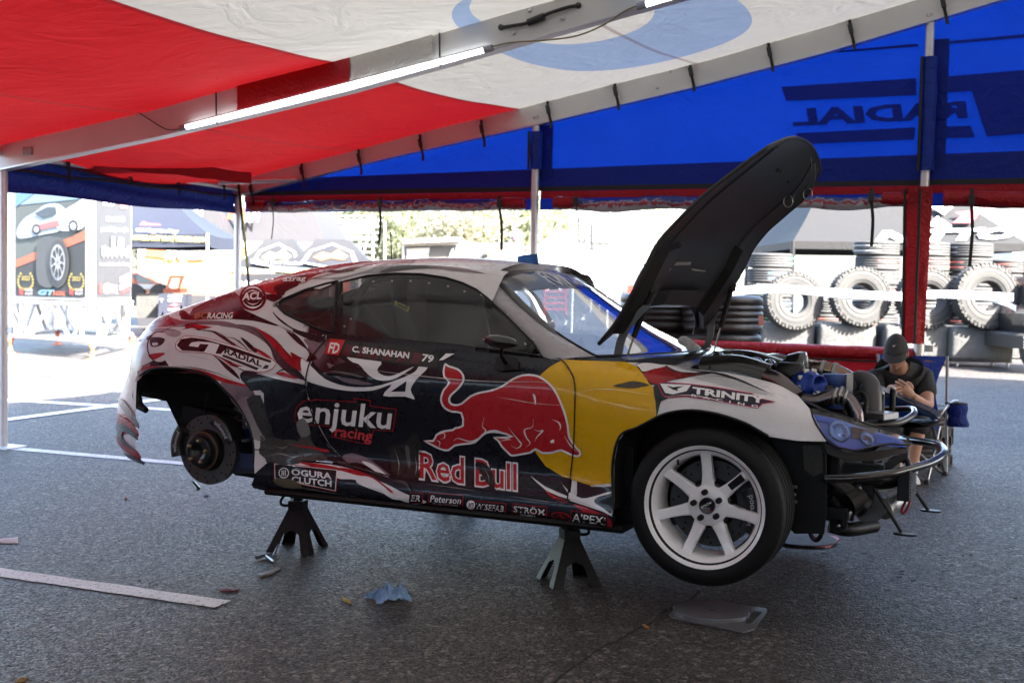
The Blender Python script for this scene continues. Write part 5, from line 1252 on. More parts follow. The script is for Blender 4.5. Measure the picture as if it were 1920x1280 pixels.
for t_ in ((1540, 693), (1562, 697)): MB().tube([cpt(t_[0], t_[1], -.12), cpt(t_[0] + 6, t_[1] + 1, -.12)], .046, 16).build('hose_clamp', ALUM, car)
MB().tube(cr([cpt(1438, 708, .34), cpt(1458, 716, .36), cpt(1478, 732, .38), cpt(1496, 748, .40)], 5), .042, 16).build('wastegate_pipe', TI, car)
MB().lathe(cpt(1482, 700, .25), EX, [(-.06, .03), (-.05, .05), (.04, .05), (.06, .035), (.06, .0005)], 20).build('boost_solenoid', BLKM, car)
tb = MB(); c = cpt(1515, 728, .28); tax = (EX * .75 + EY * .5 + EZ * .25).normalized()
tb.lathe(c, tax, [(-.07, .0005), (-.07, .05), (-.05, .07), (-.02, .082), (.02, .080), (.04, .066), (.06, .05), (.075, .048), (.075, .04), (.03, .03), (.03, .0005)], 32); tbo = tb.build('turbo_housing', BLUEC, car)
a_ = tax.cross(EZ).normalized(); b_ = tax.cross(a_)
for k in range(10):
    t = 2 * PI * k / 10; q = c + (a_ * math.cos(t) + b_ * math.sin(t)) * .074; MB().box(q + tax * .026, (.012, .03, .02), Matrix((tax, a_, b_)).transposed(), .002).build('housing_clamp', ALUM, tbo)
MB().lathe(cpt(1570, 726, .18), EZ, [(-.09, .055), (0, .055), (.005, .062), (.05, .066), (.058, .06), (.058, .0005)], 28).build('filter_cap', BLUES, car)
MB().lathe(cpt(1570, 740, .18), EZ, [(-.05, .048), (.02, .048), (.02, .05)], 20).build('filter_neck', ALUM, car)
MB().tube(cr([cpt(1505, 752, .44), cpt(1530, 753, .44), cpt(1553, 745, .43), cpt(1575, 741, .41), cpt(1592, 752, .40), cpt(1603, 772, .40), cpt(1606, 790, .40)], 6), .032, 18).build('titanium_charge_pipe', TI, car)
for t_ in ((1566, 743, .42), (1576, 741, .41), (1586, 746, .405)): MB().lathe(cpt(*t_), (EX + EZ * -.2).normalized(), [(-.006, .036), (-.006, .039), (.006, .039), (.006, .036)], 24).build('pipe_clamp', ALUM, car)
MB().tube(cr([cpt(1598, 724, .10), cpt(1612, 714, .10), cpt(1628, 720, .12), cpt(1633, 740, .14), cpt(1634, 775, .16)], 6), .046, 18).build('radiator_elbow', GREYP, car)
MB().lathe(cpt(1622, 722, .11), (EX * .6 - EZ * .6).normalized(), [(-.01, .05), (-.01, .053), (.01, .053), (.01, .05)], 28).build('elbow_clamp', STEEL, car)
MB().tube(cr([cpt(1600, 742, .3), cpt(1615, 735, .3), cpt(1624, 748, .32), cpt(1622, 775, .34)], 6), .009, 8).build('black_hose', BLK, car)
MB().tube(cr([cpt(1435, 720, .36), cpt(1450, 698, .3), cpt(1478, 690, .25), cpt(1490, 705, .3)], 6), .007, 6).build('black_hose', BLK, car)
MB().tube(cr([cpt(1520, 690, .1), cpt(1545, 705, .2), cpt(1560, 735, .28), cpt(1540, 742, .33)], 6), .006, 6).build('black_hose', BLK, car)
MB().tube(cr([cpt(1330, 690, .38), cpt(1345, 673, .3), cpt(1372, 664, .2)], 6), .005, 6).build('black_hose', BLK, car)
MB().box(cpt(1640, 777, .2), (.16, .12, .03), Matrix.Rotation(-TH - .4, 3, 'Z'), .004).build('radiator_tank', ALUM, car)
MB().box(cpt(1592, 722, .25), (.03, .02, .10), None, .003).build('silver_bracket', ALUM, car)
for (x, y, Y, sx) in ((1475, 735, .3, .05), (1540, 715, .2, .04), (1555, 728, .3, .03), (1500, 712, .2, .035), (1530, 738, .34, .03), (1620, 760, .28, .03), (1590, 770, .3, .035)):
    MB().box(cpt(x, y, Y), (sx, sx * .7, sx * .8), Matrix.Rotation(x, 3, 'Z') @ Matrix.Rotation(.3, 3, 'X'), .004).build('sensor_block', BLKM if (x % 2) else ALUM, car)
for k in range(7):
    MB().sphere(cpt(1350 + 15 * k, 712 + 2 * k, .40), .007, 8, 6).build('manifold_bolt', ALUM, car)
# cowl and firewall clutter
rows_ = [[CW(x_, y_ * s_, z_) for y_ in (.70,) for s_ in [1 - 2 * k / 12 for k in range(13)]] for x_, z_ in ((-.46, 1.03), (-.40, 1.02), (-.33, .985), (-.31, .95))]
for r in rows_:
    for k, p in enumerate(r): p += EX * (.17 * (1 - (1 - 2 * k / 12) ** 2)) + EZ * (-.01)
MB().grid(rows_).build('cowl_panel', GLB, car)
MB().tube(cr([cpt(1275, 640, -.35), cpt(1292, 646, -.3), cpt(1302, 658, -.25), cpt(1312, 680, -.2)], 5), [.02, .03, .035, .03] + [.03] * 12, 10).build('patterned_hose_wrap', pm('patterned wrap', (.3, .3, .3), .6, 0, .9, 45), car)
MB().tube(cr([cpt(1318, 664, -.2), cpt(1308, 680, -.1), cpt(1300, 692, 0)], 4), .014, 8).build('blue_line', BLUES, car)
# ---- bonnet (open)
NE = [car_at(x, y, Y) for x, y, Y in ((1125, 646, .69), (1158, 604, .685), (1190, 546, .675), (1219, 488, .655), (1237, 456, .64), (1262, 427, .62), (1316, 373, .57), (1388, 316, .49), (1440, 279, .43))]
FE = [car_at(x, y, Y) for x, y, Y in ((1303, 627, -.69), (1330, 599, -.685), (1363, 552, -.675), (1393, 508, -.655), (1413, 468, -.64), (1440, 434, -.62), (1474, 404, -.57), (1515, 366, -.49), (1540, 318, -.43))]
NEc = cr(NE, 6); FEc = cr(FE, 6)
def hood_pt(s, t, off=0.0):
    cut_ = .19 * max(0, 1 - abs(s) ** 3.2)
    tt = cut_ + (1 - cut_) * t; k = tt * (len(NEc) - 1); i = min(int(k), len(NEc) - 2); f = (s + 1) / 2
    p = lerp(lerp(FEc[i], FEc[i + 1], k - i), lerp(NEc[i], NEc[i + 1], k - i), f); q = lerp(FEc[i + 1] - FEc[i], NEc[i + 1] - NEc[i], f)
    dirn = Vector((q.x, 0, q.z)).normalized(); nrm = Vector((-dirn.z, 0, dirn.x))     # towards the outer skin
    ext = .085 * (1 - abs(s) ** 2.5) * max(0, (t - .75) / .25) ** 1.5
    P = Vector((p.x, p.y, p.z)) + dirn * ext + nrm * (.03 * (1 - s * s) + off); return CW(P.x, P.y, P.z)
ns, ntt = 24, 40
und = MB().grid([[hood_pt(-1 + 2 * i / ns, j / ntt) for j in range(ntt + 1)] for i in range(ns + 1)])
bonnet = und.build('bonnet', CARBON, car)
YELW = pm('bonnet outer vinyl', (.35, .25, .03), .25, 0, .3, 3, coat=.4)
MB().grid([[hood_pt(-1 + 2 * i / ns, j / ntt, .012) for j in range(ntt + 1)] for i in range(ns + 1)]).build('outer_skin', pm('navy bonnet vinyl', NAVY, .25, coat=.4), bonnet)
rim_ = [hood_pt(-1, j / ntt, .006) for j in range(ntt + 1)] + [hood_pt(-1 + 2 * i / ns, 1, .006) for i in range(1, ns + 1)] + [hood_pt(1, j / ntt, .006) for j in range(ntt - 1, -1, -1)] + [hood_pt(1 - 2 * i / ns, 0, .006) for i in range(1, ns)]
MB().tube(rim_, .009, 6, closed=True).build('edge_fold', CARBON, bonnet)
def rib(s0, s1, t0, t1, hgt, name='stiffening_rib', m_=CARBON, k=10):
    rows = []
    for (f, h) in ((0, 0.0), (.18, -hgt), (.82, -hgt), (1, 0.0)): rows.append([hood_pt(lerp(s0, s1, f), lerp(t0, t1, j / k), h - .001) for j in range(k + 1)])
    mb = MB(); mb.grid(rows, False); mb.add([r[0] for r in rows], [(0, 1, 2, 3)]); mb.add([r[-1] for r in rows], [(3, 2, 1, 0)]); mb.build(name, m_, bonnet)
rib(.60, .93, .02, .42, .035); rib(-.93, -.60, .02, .42, .035); rib(.64, .78, .42, .97, .005); rib(-.78, -.64, .42, .97, .005); rib(-.55, .55, .02, .10, .03)
SCU = pm('scuffed carbon', (.30, .30, .30), .6, 0, .5, 60)
for (s0, s1, t0, t1) in ((.10, .42, .215, .235), (.45, .58, .19, .205), (-.28, .02, .185, .195)): rib(s0, s1, t0, t1, .003, 'worn_patch', SCU, 3)
for (s0, s1, t0, t1) in ((-.10, .10, .86, .875), (-.45, -.35, .84, .85)): rib(s0, s1, t0, t1, .004, 'latch_slot', BLK, 3)
for (s_, t_) in ((-.62, .80), (-.86, .88)):
    p = hood_pt(s_, t_, -.012); nd = (p - hood_pt(s_, t_)).normalized()
    MB().tube(cr([hood_pt(s_ * .8, .97, -.01), hood_pt(s_ * .9, .93, -.03), p + nd * .02], 5), .0018, 5).build('pin_lanyard', STEEL, bonnet)
    MB().tube([p + EX * .022 * math.cos(t) + EZ * (.028 * math.sin(t) - .02) for t in [2 * PI * i / 14 for i in range(14)]], .003, 5, closed=True).build('pin_ring', STEEL, bonnet)
HING = pm('hinge arm grey', (.12, .12, .125), .4, .4, .1, 20)
for pts, Y in ((((1158, 664), (1163, 640), (1172, 620), (1190, 596), (1212, 572)), .60), (((1308, 658), (1324, 648), (1331, 628), (1333, 606), (1341, 585)), -.60)):
    a = cr([cpt(x, y, Y) for x, y in pts], 6); mb = MB(); mb.grid([[p + EX * .018 for p in a], [p - EX * .018 for p in a], [p - EX * .018 - EY * .012 for p in a], [p + EX * .018 - EY * .012 for p in a], [p + EX * .018 for p in a]], False); mb.build('bonnet_hinge', HING, car)
for (b0, m0, t0, Y) in (((1176, 668), (1188, 632), (1222, 545), .56), ((1336, 668), (1351, 614), (1371, 543), -.56)):
    st_ = MB().tube([cpt(*m0, Y), cpt(*t0, Y)], .013, 10).build('gas_strut', BLK, car)
    MB().tube([cpt(*b0, Y), cpt(*m0, Y)], .005, 8).build('strut_rod', STEEL, st_)
    MB().box(cpt(t0[0] + 3, t0[1] - 4, Y), (.03, .03, .04), None, .004).build('strut_mount', BLK, st_)
# ---- mirror, handle, aerials, fasteners
mc_ = side_glass.cast(955, 682)[0]
pl = MB(); Pm = [body.cast(x, y) for x, y in ((929, 690), (932, 670), (945, 667), (965, 669), (976, 680), (974, 693), (940, 695))]
pl.prism([h + n_ * .002 for h, n_ in Pm], EY * .012); mir = pl.build('door_mirror', BLK, car)
arm0 = body.cast(950, 680)[0] + EY * .01; arm1 = cpt(940, 652, .93)
MB().tube(cr([arm0, lerp(arm0, arm1, .5) + EY * .02, arm1], 5), .009, 8).build('mirror_stalk', BLK, mir)
mb = MB(); hc = cpt(937, 640, .93); P = []
for i in range(15):
    t = i / 14; rr = .028 * (math.sin(PI * min(1, max(0, t * .94 + .03)))) ** .45; row = []
    for j in range(16):
        a = 2 * PI * j / 16; row.append(hc + EX * (-.075 + .155 * t) + EY * math.cos(a) * rr * 1.1 + EZ * (math.sin(a) * rr - .012 * (t - .5)))
    row.append(row[0].copy()); P.append(row)
mb.grid(P); mb.build('mirror_shell', GLB, mir)
h0 = [body.cast(x, y)[0] + EY * .012 for x, y in ((612, 700), (630, 699), (660, 703), (685, 708))]
MB().tube(cr(h0, 4), [.006, .011, .013, .013, .013, .013, .013, .013, .012, .012, .011, .009, .006], 8).build('door_handle', GLB, door)
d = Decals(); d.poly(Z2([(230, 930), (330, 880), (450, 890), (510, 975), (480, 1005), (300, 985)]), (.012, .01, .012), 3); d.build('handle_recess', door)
d = Decals(roofm); cx, cy = 518, 571
MB().tube([CW(-1.95, .05, 1.43), CW(-1.96, .05, 1.58)], .003, 6).build('aerial', BLK, car)
for (x, y) in ((305, 588), (340, 576)):
    P = car_at(x, y, .45); MB().lathe(CW(*P) - EZ * .02, EZ, [(0, .010), (.015, .010), (.018, .004), (.03, .004), (.03, .0004)], 10).build('spoiler_stud', BLKM, car)
fast = None
for (x, y) in [(664, 534), (700, 528), (735, 527), (770, 527), (805, 531), (840, 537), (871, 547), (903, 553), (928, 572), (952, 590), (975, 612), (985, 645), (1000, 637), (658, 598), (646, 612), (630, 560)]:
    h, n_ = side_glass.cast(x, y)
    MB().lathe(h, n_, [(0, .006), (.004, .005), (.006, .0004)], 8).build('window_fastener', STEEL, car)
h, n_ = roofm.cast(517, 571); MB().lathe(h, n_, [(0, .017), (.004, .016), (.006, .010), (.003, .009), (.003, .0004)], 16).build('quarter_window_latch', ALUM, car)
# ---- cabin
SEATM = pm('seat cloth', (.026, .026, .028), .8, 0, .2, 60, .3, 150)
CAGE = pm('grey roll cage paint', (.10, .10, .105), .4, 0, .08, 20)
for s_ in (1, -1):
    MB().tube(cr([CW(-.62, .66 * s_, .42), CW(-.66, .66 * s_, .95), CW(-.95, .58 * s_, 1.22), CW(-1.2, .50 * s_, 1.34), CW(-1.75, .50 * s_, 1.34), CW(-1.85, .58 * s_, 1.1), CW(-1.86, .64 * s_, .42)], 6), .02, 10).build('roll_cage_side', CAGE, car)
    MB().tube([CW(-1.8, .48 * s_, 1.3), CW(-2.6, .42 * s_, .85)], .02, 10).build('roll_cage_stay', CAGE, car)
MB().tube([CW(-1.78, .50, 1.33), CW(-1.78, -.50, 1.33)], .02, 10).build('roll_cage_hoop', CAGE, car)
MB().tube([CW(-1.82, .55, 1.2), CW(-1.86, -.62, .5)], .02, 10).build('roll_cage_diagonal', CAGE, car)
MB().tube([CW(-.68, .62, 1.0), CW(-.68, -.62, 1.0)], .02, 10).build('dash_bar', CAGE, car)
MB().grid([[CW(-.48, y_, .98), CW(-.60, y_, 1.0), CW(-.75, y_, .985), CW(-.82, y_, .93), CW(-.80, y_, .7)] for y_ in [.68 - .136 * k for k in range(11)]]).build('dashboard', pm('dash flocking', (.018, .018, .019), .85), car)
def seat(Y):
    root = None
    rows = []
    for (x, z, hw, dp) in ((-1.05, .52, .20, .10), (-1.25, .50, .22, .14), (-1.45, .52, .22, .14), (-1.55, .70, .22, .16), (-1.62, .90, .24, .17), (-1.66, 1.04, .26, .18), (-1.70, 1.16, .16, .10), (-1.73, 1.30, .15, .12), (-1.75, 1.33, .10, .06)):
        fx = .97 if z > .6 else 0; row = []
        for k in range(13):
            s = -1 + 2 * k / 12; side = abs(s) ** 4 * dp
            row.append(CW(x + (side if z > .6 else 0), Y + s * hw, z + (side if z <= .6 else side * .15)))
        rows.append(row)
    o = MB().grid(rows).build('bucket_seat', SEATM, car)
    MB().grid([[p - EX * .03 for p in r] for r in rows]).build('seat_shell', BLK, o)
    return o
st1 = seat(.33); seat(-.36)
# window net / side panels on the far side keep the cabin dark
NETM = pm('window net', (.045, .046, .048), .85, 0, .15, 40, .3, 120)
MB().grid([[CW(x, -lerp(.78, .615, t), lerp(1.0, 1.35, t)) for x in (-1.88, -1.8, -1.72, -1.64)] for t in (0, .5, 1)]).build('window_net', NETM, car)
MB().grid([[CW(-1.95, y_, z_) for y_ in (.62, .3, 0, -.3, -.62)] for z_ in (.5, .9, 1.1, 1.2)]).build('rear_bulkhead', NETM, car)
MB().grid([[CW(x, y_, z_ - .03) for y_, z_ in ((.52, 1.36), (.3, 1.40), (0, 1.41), (-.3, 1.40), (-.52, 1.36))] for x in (-1.95, -1.5, -1.12)]).build('headliner', NETM, car)
SGR = pm('containment seat panel', (.075, .078, .08), .7, 0, .1, 10)
MB().prism(CP([(-1.80, .20, .95), (-1.86, .20, 1.30), (-1.60, .20, 1.36), (-1.36, .20, 1.34), (-1.30, .20, 1.05), (-1.32, .20, .90)]), -EY * .02).build('head_net', SGR, car)
lab = MB(); Lp = [CW(*car_at(x, y, .505)) for x, y in ((739, 570), (768, 577), (763, 586), (739, 573 + 4))]
q_ = [CW(*car_at(x, y, .505)) for x, y in ((741, 563), (768, 576), (765, 585), (739, 571))]; MB().add(q_, [(3, 2, 1, 0)]).build('yellow_label', pm('yellow label', (.55, .48, .03), .6), car)
quad_text('Sabelt', ((743, 572), (764, 582), (745, 565)), lambda x, y: CW(*car_at(x, y, .508)), pm('label ink', (.03, .03, .02), .6), car, 'label_lettering', .03)
mb = MB(); swc = CW(-.98, .36, .93); sax = (EX * -.9 + EZ * .35).normalized(); a_ = EY.copy(); b_ = sax.cross(a_)
mb.tube([swc + (a_ * math.cos(t) + b_ * math.sin(t)) * .17 for t in [2 * PI * i / 28 for i in range(28)]], .014, 8, closed=True); sw = mb.build('steering_wheel', SEATM, car)
for t in (0, 2.1, 4.2): MB().tube([swc, swc + (a_ * math.cos(t) + b_ * math.sin(t)) * .17], .012, 6).build('wheel_spoke', BLKM, sw)
# windscreen lettering
vs, fs = text2d('FORMULA', .02, 2)
def ws_pt(s, t):
    k = t * (len(WSL) - 1); i = min(int(k), len(WSL) - 2); p = lerp(WSL[i], WSL[i + 1], k - i); bow = 1 - s * s
    return CW(p.x + bow * lerp(.11, .20, t), p.y * s, p.z + bow * lerp(.030, 0, t) + .006)
MB().add([ws_pt(lerp(.42, -.28, x), lerp(.29, .10, y)) for x, y in vs], fs).build('banner_lettering', pm('banner white', (.55, .53, .57), .3), car)
MB().add([ws_pt(-.32, .31), ws_pt(-.80, .31), ws_pt(-.80, .08), ws_pt(-.32, .08)], [(0, 1, 2, 3)]).build('banner_block', pm('magenta print', (.25, .03, .20), .3), car)
vs, fs = text2d('DRIFT', .02, 2)
MB().add([ws_pt(lerp(-.35, -.75, x), lerp(.27, .12, y)) + EZ * .002 for x, y in vs], fs).build('banner_lettering', pm('banner white', (.55, .53, .57), .3), car)
# ================================================================== tent: straps, rolled walls, left wall, sleeves
def strap(name, pts, wd=.022, mat=black_web, parent=tent, side=None):
    """flat webbing along 3-D points"""
    P = cr(pts, 5); side = side or UU; mb = MB(); t = VV * .003
    mb.grid([[p + side * wd / 2 for p in P], [p - side * wd / 2 for p in P], [p - side * wd / 2 + t for p in P], [p + side * wd / 2 + t for p in P], [p + side * wd / 2 for p in P]], False)
    return mb.build(name, mat, parent)
RZ = Matrix.Rotation(-TH, 3, 'Z')
# buckled webbing round the back rafter
for (px, py) in ((470, 340), (565, 305), (672, 280), (787, 253), (902, 226), (1026, 189), (1152, 155), (1293, 118), (1440, 80), (1592, 37), (1765, -12)):
    a = on_v(px, py, VB - .05); b = a + EZ * -.235 + UU * .055
    s_ = strap('rafter_strap', [a + EZ * .01, lerp(a, b, .4) - VV * .02, lerp(a, b, .75) - VV * .015, b - VV * .035], .024)
    MB().box(lerp(a, b, .32) - VV * .022, (.034, .014, .075), RZ @ Matrix.Rotation(-.23, 3, 'Y'), .003).build('buckle', black_pl, s_)
    MB().grid([[a + UU * (-.055 + .03 * i) + EZ * (.012 - .004 * ((i % 2))) - VV * (.012 * (i % 2)) for i in range(5)], [a + UU * (-.05 + .03 * i) + EZ * .0 - VV * .02 for i in range(5)]]).build('strap_loop', white_alu, s_)
# rolled-up clear walls
def vinyl_roll():
    m, nt, b = _new('rolled clear window vinyl'); out = nt.nodes['Material Output']
    f = noise_n(nt, 6, 5, .6, dist=1.5); g = N(nt, 'ShaderNodeNewGeometry')
    sz = N(nt, 'ShaderNodeSeparateXYZ'); nt.links.new(g.outputs['Position'], sz.inputs[0])
    band = math_n(nt, 'ADD', math_n(nt, 'MULTIPLY', math_n(nt, 'SUBTRACT', sz.outputs[2], 1.95), 9.0), math_n(nt, 'MULTIPLY', math_n(nt, 'SUBTRACT', f, .5), 1.6))
    ra = N(nt, 'ShaderNodeValToRGB'); nt.links.new(band, ra.inputs[0])
    e = ra.color_ramp.elements; e[0].position = .0; e[0].color = (.6, .6, .62, 1); e[1].position = 1; e[1].color = (.02, .04, .26, 1)
    for p, c in ((.22, (.55, .54, .56, 1)), (.30, (.42, .06, .09, 1)), (.45, (.36, .015, .03, 1)), (.55, (.4, .38, .45, 1)), (.66, (.03, .05, .30, 1))): q = e.new(p); q.color = c
    nt.links.new(ra.outputs[0], b.inputs['Base Color']); b.inputs['Roughness'].default_value = .18; b.inputs['Coat Weight'].default_value = .6
    tr = N(nt, 'ShaderNodeBsdfTranslucent'); nt.links.new(ra.outputs[0], tr.inputs[0]); mx = N(nt, 'ShaderNodeMixShader'); mx.inputs[0].default_value = .25
    nt.links.new(b.outputs[0], mx.inputs[1]); nt.links.new(tr.outputs[0], mx.inputs[2]); nt.links.new(mx.outputs[0], out.inputs[0])
    bn = N(nt, 'ShaderNodeBump'); bn.inputs['Strength'].default_value = 1.0; bn.inputs['Distance'].default_value = .03; nt.links.new(noise_n(nt, 9, 6, .6, dist=2.5), bn.inputs['Height']); nt.links.new(bn.outputs[0], b.inputs['Normal'])
    return m
ROLLV = vinyl_roll()
REDROLL = fabric('rolled red cloth', (.42, .012, .02), .25, .4, .9, 6, tscale=.5)
def roll(Ua, Ub, z, r, mat, V=VB - .01, sagf=.02):
    P = []; nU = 90
    for i in range(nU + 1):
        t = i / nU; U = lerp(Ua, Ub, t); row = []
        sg = -sagf * math.sin(PI * t * 3) ** 2
        for j in range(17):
            a = 2 * PI * j / 16; rr = r * (1 + .22 * noise.noise(Vector((U * 3.1, math.cos(a) * 1.4, math.sin(a) * 1.4 + z))) + .10 * noise.noise(Vector((U * 9, math.cos(a) * 3, math.sin(a) * 3))))
            row.append(W(U, V + math.cos(a) * rr * .8, z + sg + math.sin(a) * rr))
        P.append(row)
    return MB().grid(P).build('rolled_wall', mat, tent)
roll(-7.30, -4.40, 2.015, .048, ROLLV); roll(-4.12, -1.22, 2.010, .050, ROLLV, sagf=.03); roll(-.98, 2.0, 2.02, .062, REDROLL); roll(2.2, 5.2, 2.02, .062, REDROLL); roll(5.3, 8.3, 2.02, .062, REDROLL)
for Ua, Ub in ((-7.30, -4.40), (-4.12, -1.22)):   # turned-back red end of each roll
    for Ue, sgn in ((Ua, 1), (Ub, -1)):
        MB().tube([W(Ue, VB - .012, 2.015), W(Ue + sgn * .10, VB - .012, 2.012), W(Ue + sgn * .2, VB - .012, 2.015)], [.050, .054, .050], 14).build('roll_end', REDROLL, tent)
# tie straps hanging from the rolls
for (x, y0, y1, dx) in ((513, 368, 448, -4), (714, 368, 457, -4), (937, 366, 470, 3), (1080, 363, 460, 5), (1634, 353, 462, 0), (1823, 353, 500, -5)):
    a = on_v(x, y0, VB - .075); b = on_v(x + dx, y1, VB - .075)
    thin = .010 if x in (513, 1080) else .024
    s_ = strap('tie_strap', [a, lerp(a, b, .2) - VV * .015, lerp(a, b, .55) + UU * .01, b], thin)
    MB().box(lerp(a, b, .15) - VV * .015, (.042, .02, .075), RZ, .004).build('buckle', black_pl, s_)
# pole sleeves
for U, za, zb in ((-4.31, 2.30, 2.62), (-1.12, 2.22, 3.06)):
    P = []
    for j in range(15):
        z = lerp(za, zb, j / 14); row = []
        for i in range(17):
            a = 2 * PI * i / 16; r_ = .045 + .007 * noise.noise(Vector((math.cos(a) * 2, math.sin(a) * 2, z * 7))); row.append(W(U + .012 + r_ * math.cos(a) * 1.15, VB - .01 + r_ * math.sin(a), z))
        P.append(row)
    sl_ = MB().grid(P).build('pole_sleeve', fabric('blue sleeve', (.005, .035, .33), .12, .55, .8, 12), tent)
    MB().tube([W(U - .045, VB - .045, lerp(za, zb, j / 10)) for j in range(11)], .012, 8).build('sleeve_zip', black_web, sl_)
# red wall part tied round the right pole
P = []
for j in range(30):
    z = lerp(.93, 2.1, j / 29); row = []
    for i in range(13):
        s = -1 + 2 * i / 12; wd = lerp(.075, .10, j / 29)
        row.append(W(-1.135 + s * wd + (-.02), VB - .045 - .03 * math.cos(s * 1.5) + .012 * noise.noise(Vector((s * 2, z * 5, 1))), z))
    P.append(row)
tied = MB().grid(P).build('tied_wall', fabric('tied red wall cloth', (.44, .010, .016), .35, .4, .9, 9, tscale=.5), tent)
for s in (-1, 0.15): MB().tube([W(-1.155 + s * lerp(.078, .10, j / 19), VB - .085 + (.03 if s < -.5 else 0) - .0, lerp(.93, 2.08, j / 19)) for j in range(20)], .011, 8).build('wall_zip', black_web, tied)
# red half wall between middle and right pole (and on)
hw = []
for (Ua, Ub) in ((-4.28, -1.16),):
    a_ = MB().grid(wallgrid(Ua, Ub, lambda U: .02, lambda U: .80, VB + .02, 50, 14, .02)).build('half_wall', fabric('red half wall cloth', (.50, .012, .018), .45, .55, .5, 4, tscale=.5), tent)
    MB().grid(wallgrid(Ua, Ub, lambda U: .775, lambda U: .79, VB - .008, 50, 2, .004)).build('piping', black_web, a_)
    rr = []
    for i in range(70):
        U = lerp(Ua, Ub, i / 69); rr.append([W(U, VB + .01 + .052 * math.cos(2 * PI * j / 14), .845 + (.05 + .006 * noise.noise(Vector((U * 5, math.sin(2 * PI * j / 14) * 2, 0)))) * math.sin(2 * PI * j / 14)) for j in range(15)])
    MB().grid(rr).build('half_wall_bar', REDROLL, a_)
# left end wall (rolled up): dark blue valance
LW = fabric('left valance cloth', (.006, .022, .16), .22, .55, .9, 5, tscale=.55)
P = []
for j in range(13):
    row = []
    for i in range(61):
        t = i / 60; V = lerp(VN + .04, VB - .02, t); z = lerp(1.938 + .012 * math.sin(t * 9), 2.235 - .03 * t, j / 12)
        row.append(W(-7.47 + .02 * noise.noise(Vector((V * 2, z * 6, 2))) + .012 * math.sin(j * 1.1 + V * 2), V, z))
    P.append(row)
lv = MB().grid(P).build('end_valance', LW, tent)
MB().tube([W(-7.43, lerp(VN + .05, VB - .05, i / 20), 2.11 + .006 * math.sin(i)) for i in range(21)], .012, 6).build('valance_cord', black_web, lv)
for (x, y, L) in ((128, 305, .16), (245, 325, .10), (335, 338, .13), (420, 345, .15)):
    a = on_u(x, y, -7.36); s_ = strap('valance_strap', [a + EZ * .05, a, a - EZ * L * .6 + VV * .01, a - EZ * L], .028, side=VV)
    MB().box(a - EZ * .01, (.014, .035, .05), RZ, .003).build('buckle', black_pl, s_)
# red flap hanging at the eave
MB().grid([[W(-7.3 + .5 * t, lerp(7.6, 9.0, t) , 2.30 - .10 * s - .03 * t + .02 * noise.noise(Vector((t * 5, s, 0)))) for t in [i / 12 for i in range(13)]] for s in (0, .5, 1)]).build('eave_flap', REDF, tent)
# cloth sleeves over the near rafter
def rafter_sleeve(px0, px1, mat, name):
    Ua = on_v(px0, 140, VN - .05).dot(UU); Ub = on_v(px1, 100, VN - .05).dot(UU); rows = []
    for f, dv in ((1.0, -.05), (.95, -.064), (.5, -.058), (.10, -.062), (-.02, -.055), (-.03, .0)):
        row = []
        for i in range(41):
            U = lerp(Ua, Ub, i / 40); lo = prof(NEAR_LO, BACK_LO, U, VN); hi = prof(NEAR_UP, BACK_UP, U, VN)
            row.append(W(U, VN + dv - .006 * abs(noise.noise(Vector((U * 6, f * 3, 4)))), lerp(lo, hi + .02, f) + .006 * noise.noise(Vector((U * 4, f, 9)))))
        rows.append(row)
    o = MB().grid(rows).build(name, mat, tent); return o
rafter_sleeve(447, 657, fabric('red rafter sleeve', (.40, .010, .016), .10, .6, .7, 7), 'rafter_sleeve')
rafter_sleeve(659, 812, fabric('white rafter sleeve', (.60, .585, .56), .10, .7, .7, 7), 'rafter_sleeve')
for x in (405, 822):
    U = on_v(x, 180, VN - .05).dot(UU); lo = prof(NEAR_LO, BACK_LO, U, VN); hi = prof(NEAR_UP, BACK_UP, U, VN)
    MB().tube([W(U, VN - .05, hi), W(U + .01, VN - .056, lo - .03)], .006, 6).build('cable_tie', black_pl, tent)
# bolts, latch, socket box on the rafter
for x, y in ((993, 20), (963, 62), (1055, 35)):
    p = on_v(x, y, VN - .038); MB().lathe(p, -VV, [(0, .016), (.008, .014), (.012, .0005)], 12).build('rafter_bolt', alu, tent)
p = on_v(52, 283, VN - .04); sb = MB().box(p, (.09, .015, .06), RZ, .003).build('socket_box', pm('steel box', (.3, .3, .31), .4, .7), tent)
for (x, y) in ((1835 / 2.976 + 640, 398 / 2.976), (1762 / 2.976 + 640, 490 / 2.976)):
    MB().lathe(on_v(x, y, VB - .038), -VV, [(0, .012), (.006, .011), (.008, .0005)], 10).build('rafter_bolt', alu, tent)
for t, q in (('V2', ((998, 225), (1010, 222), (999, 219))), ('U1', ((1738, 33), (1748, 31), (1738, 26)))):
    quad_text(t, q, lambda x, y: on_v(x, y, VB - .037), pm('pencil mark', (.1, .1, .1), .8), tent, 'pencil_mark')
# wind-down ratchet strap at the corner
strap('ratchet_strap', [on_v(447, 345, VB - .1), on_v(455, 420, VB - .12), on_v(462, 480, VB - .14), on_v(468, 560, VB - .16)], .03)
strap('ratchet_strap', [on_v(450, 345, VB - .12), on_v(457, 430, VB - .15), on_v(464, 500, VB - .17)], .012, pm('yellow webbing', (.35, .36, .03), .7))
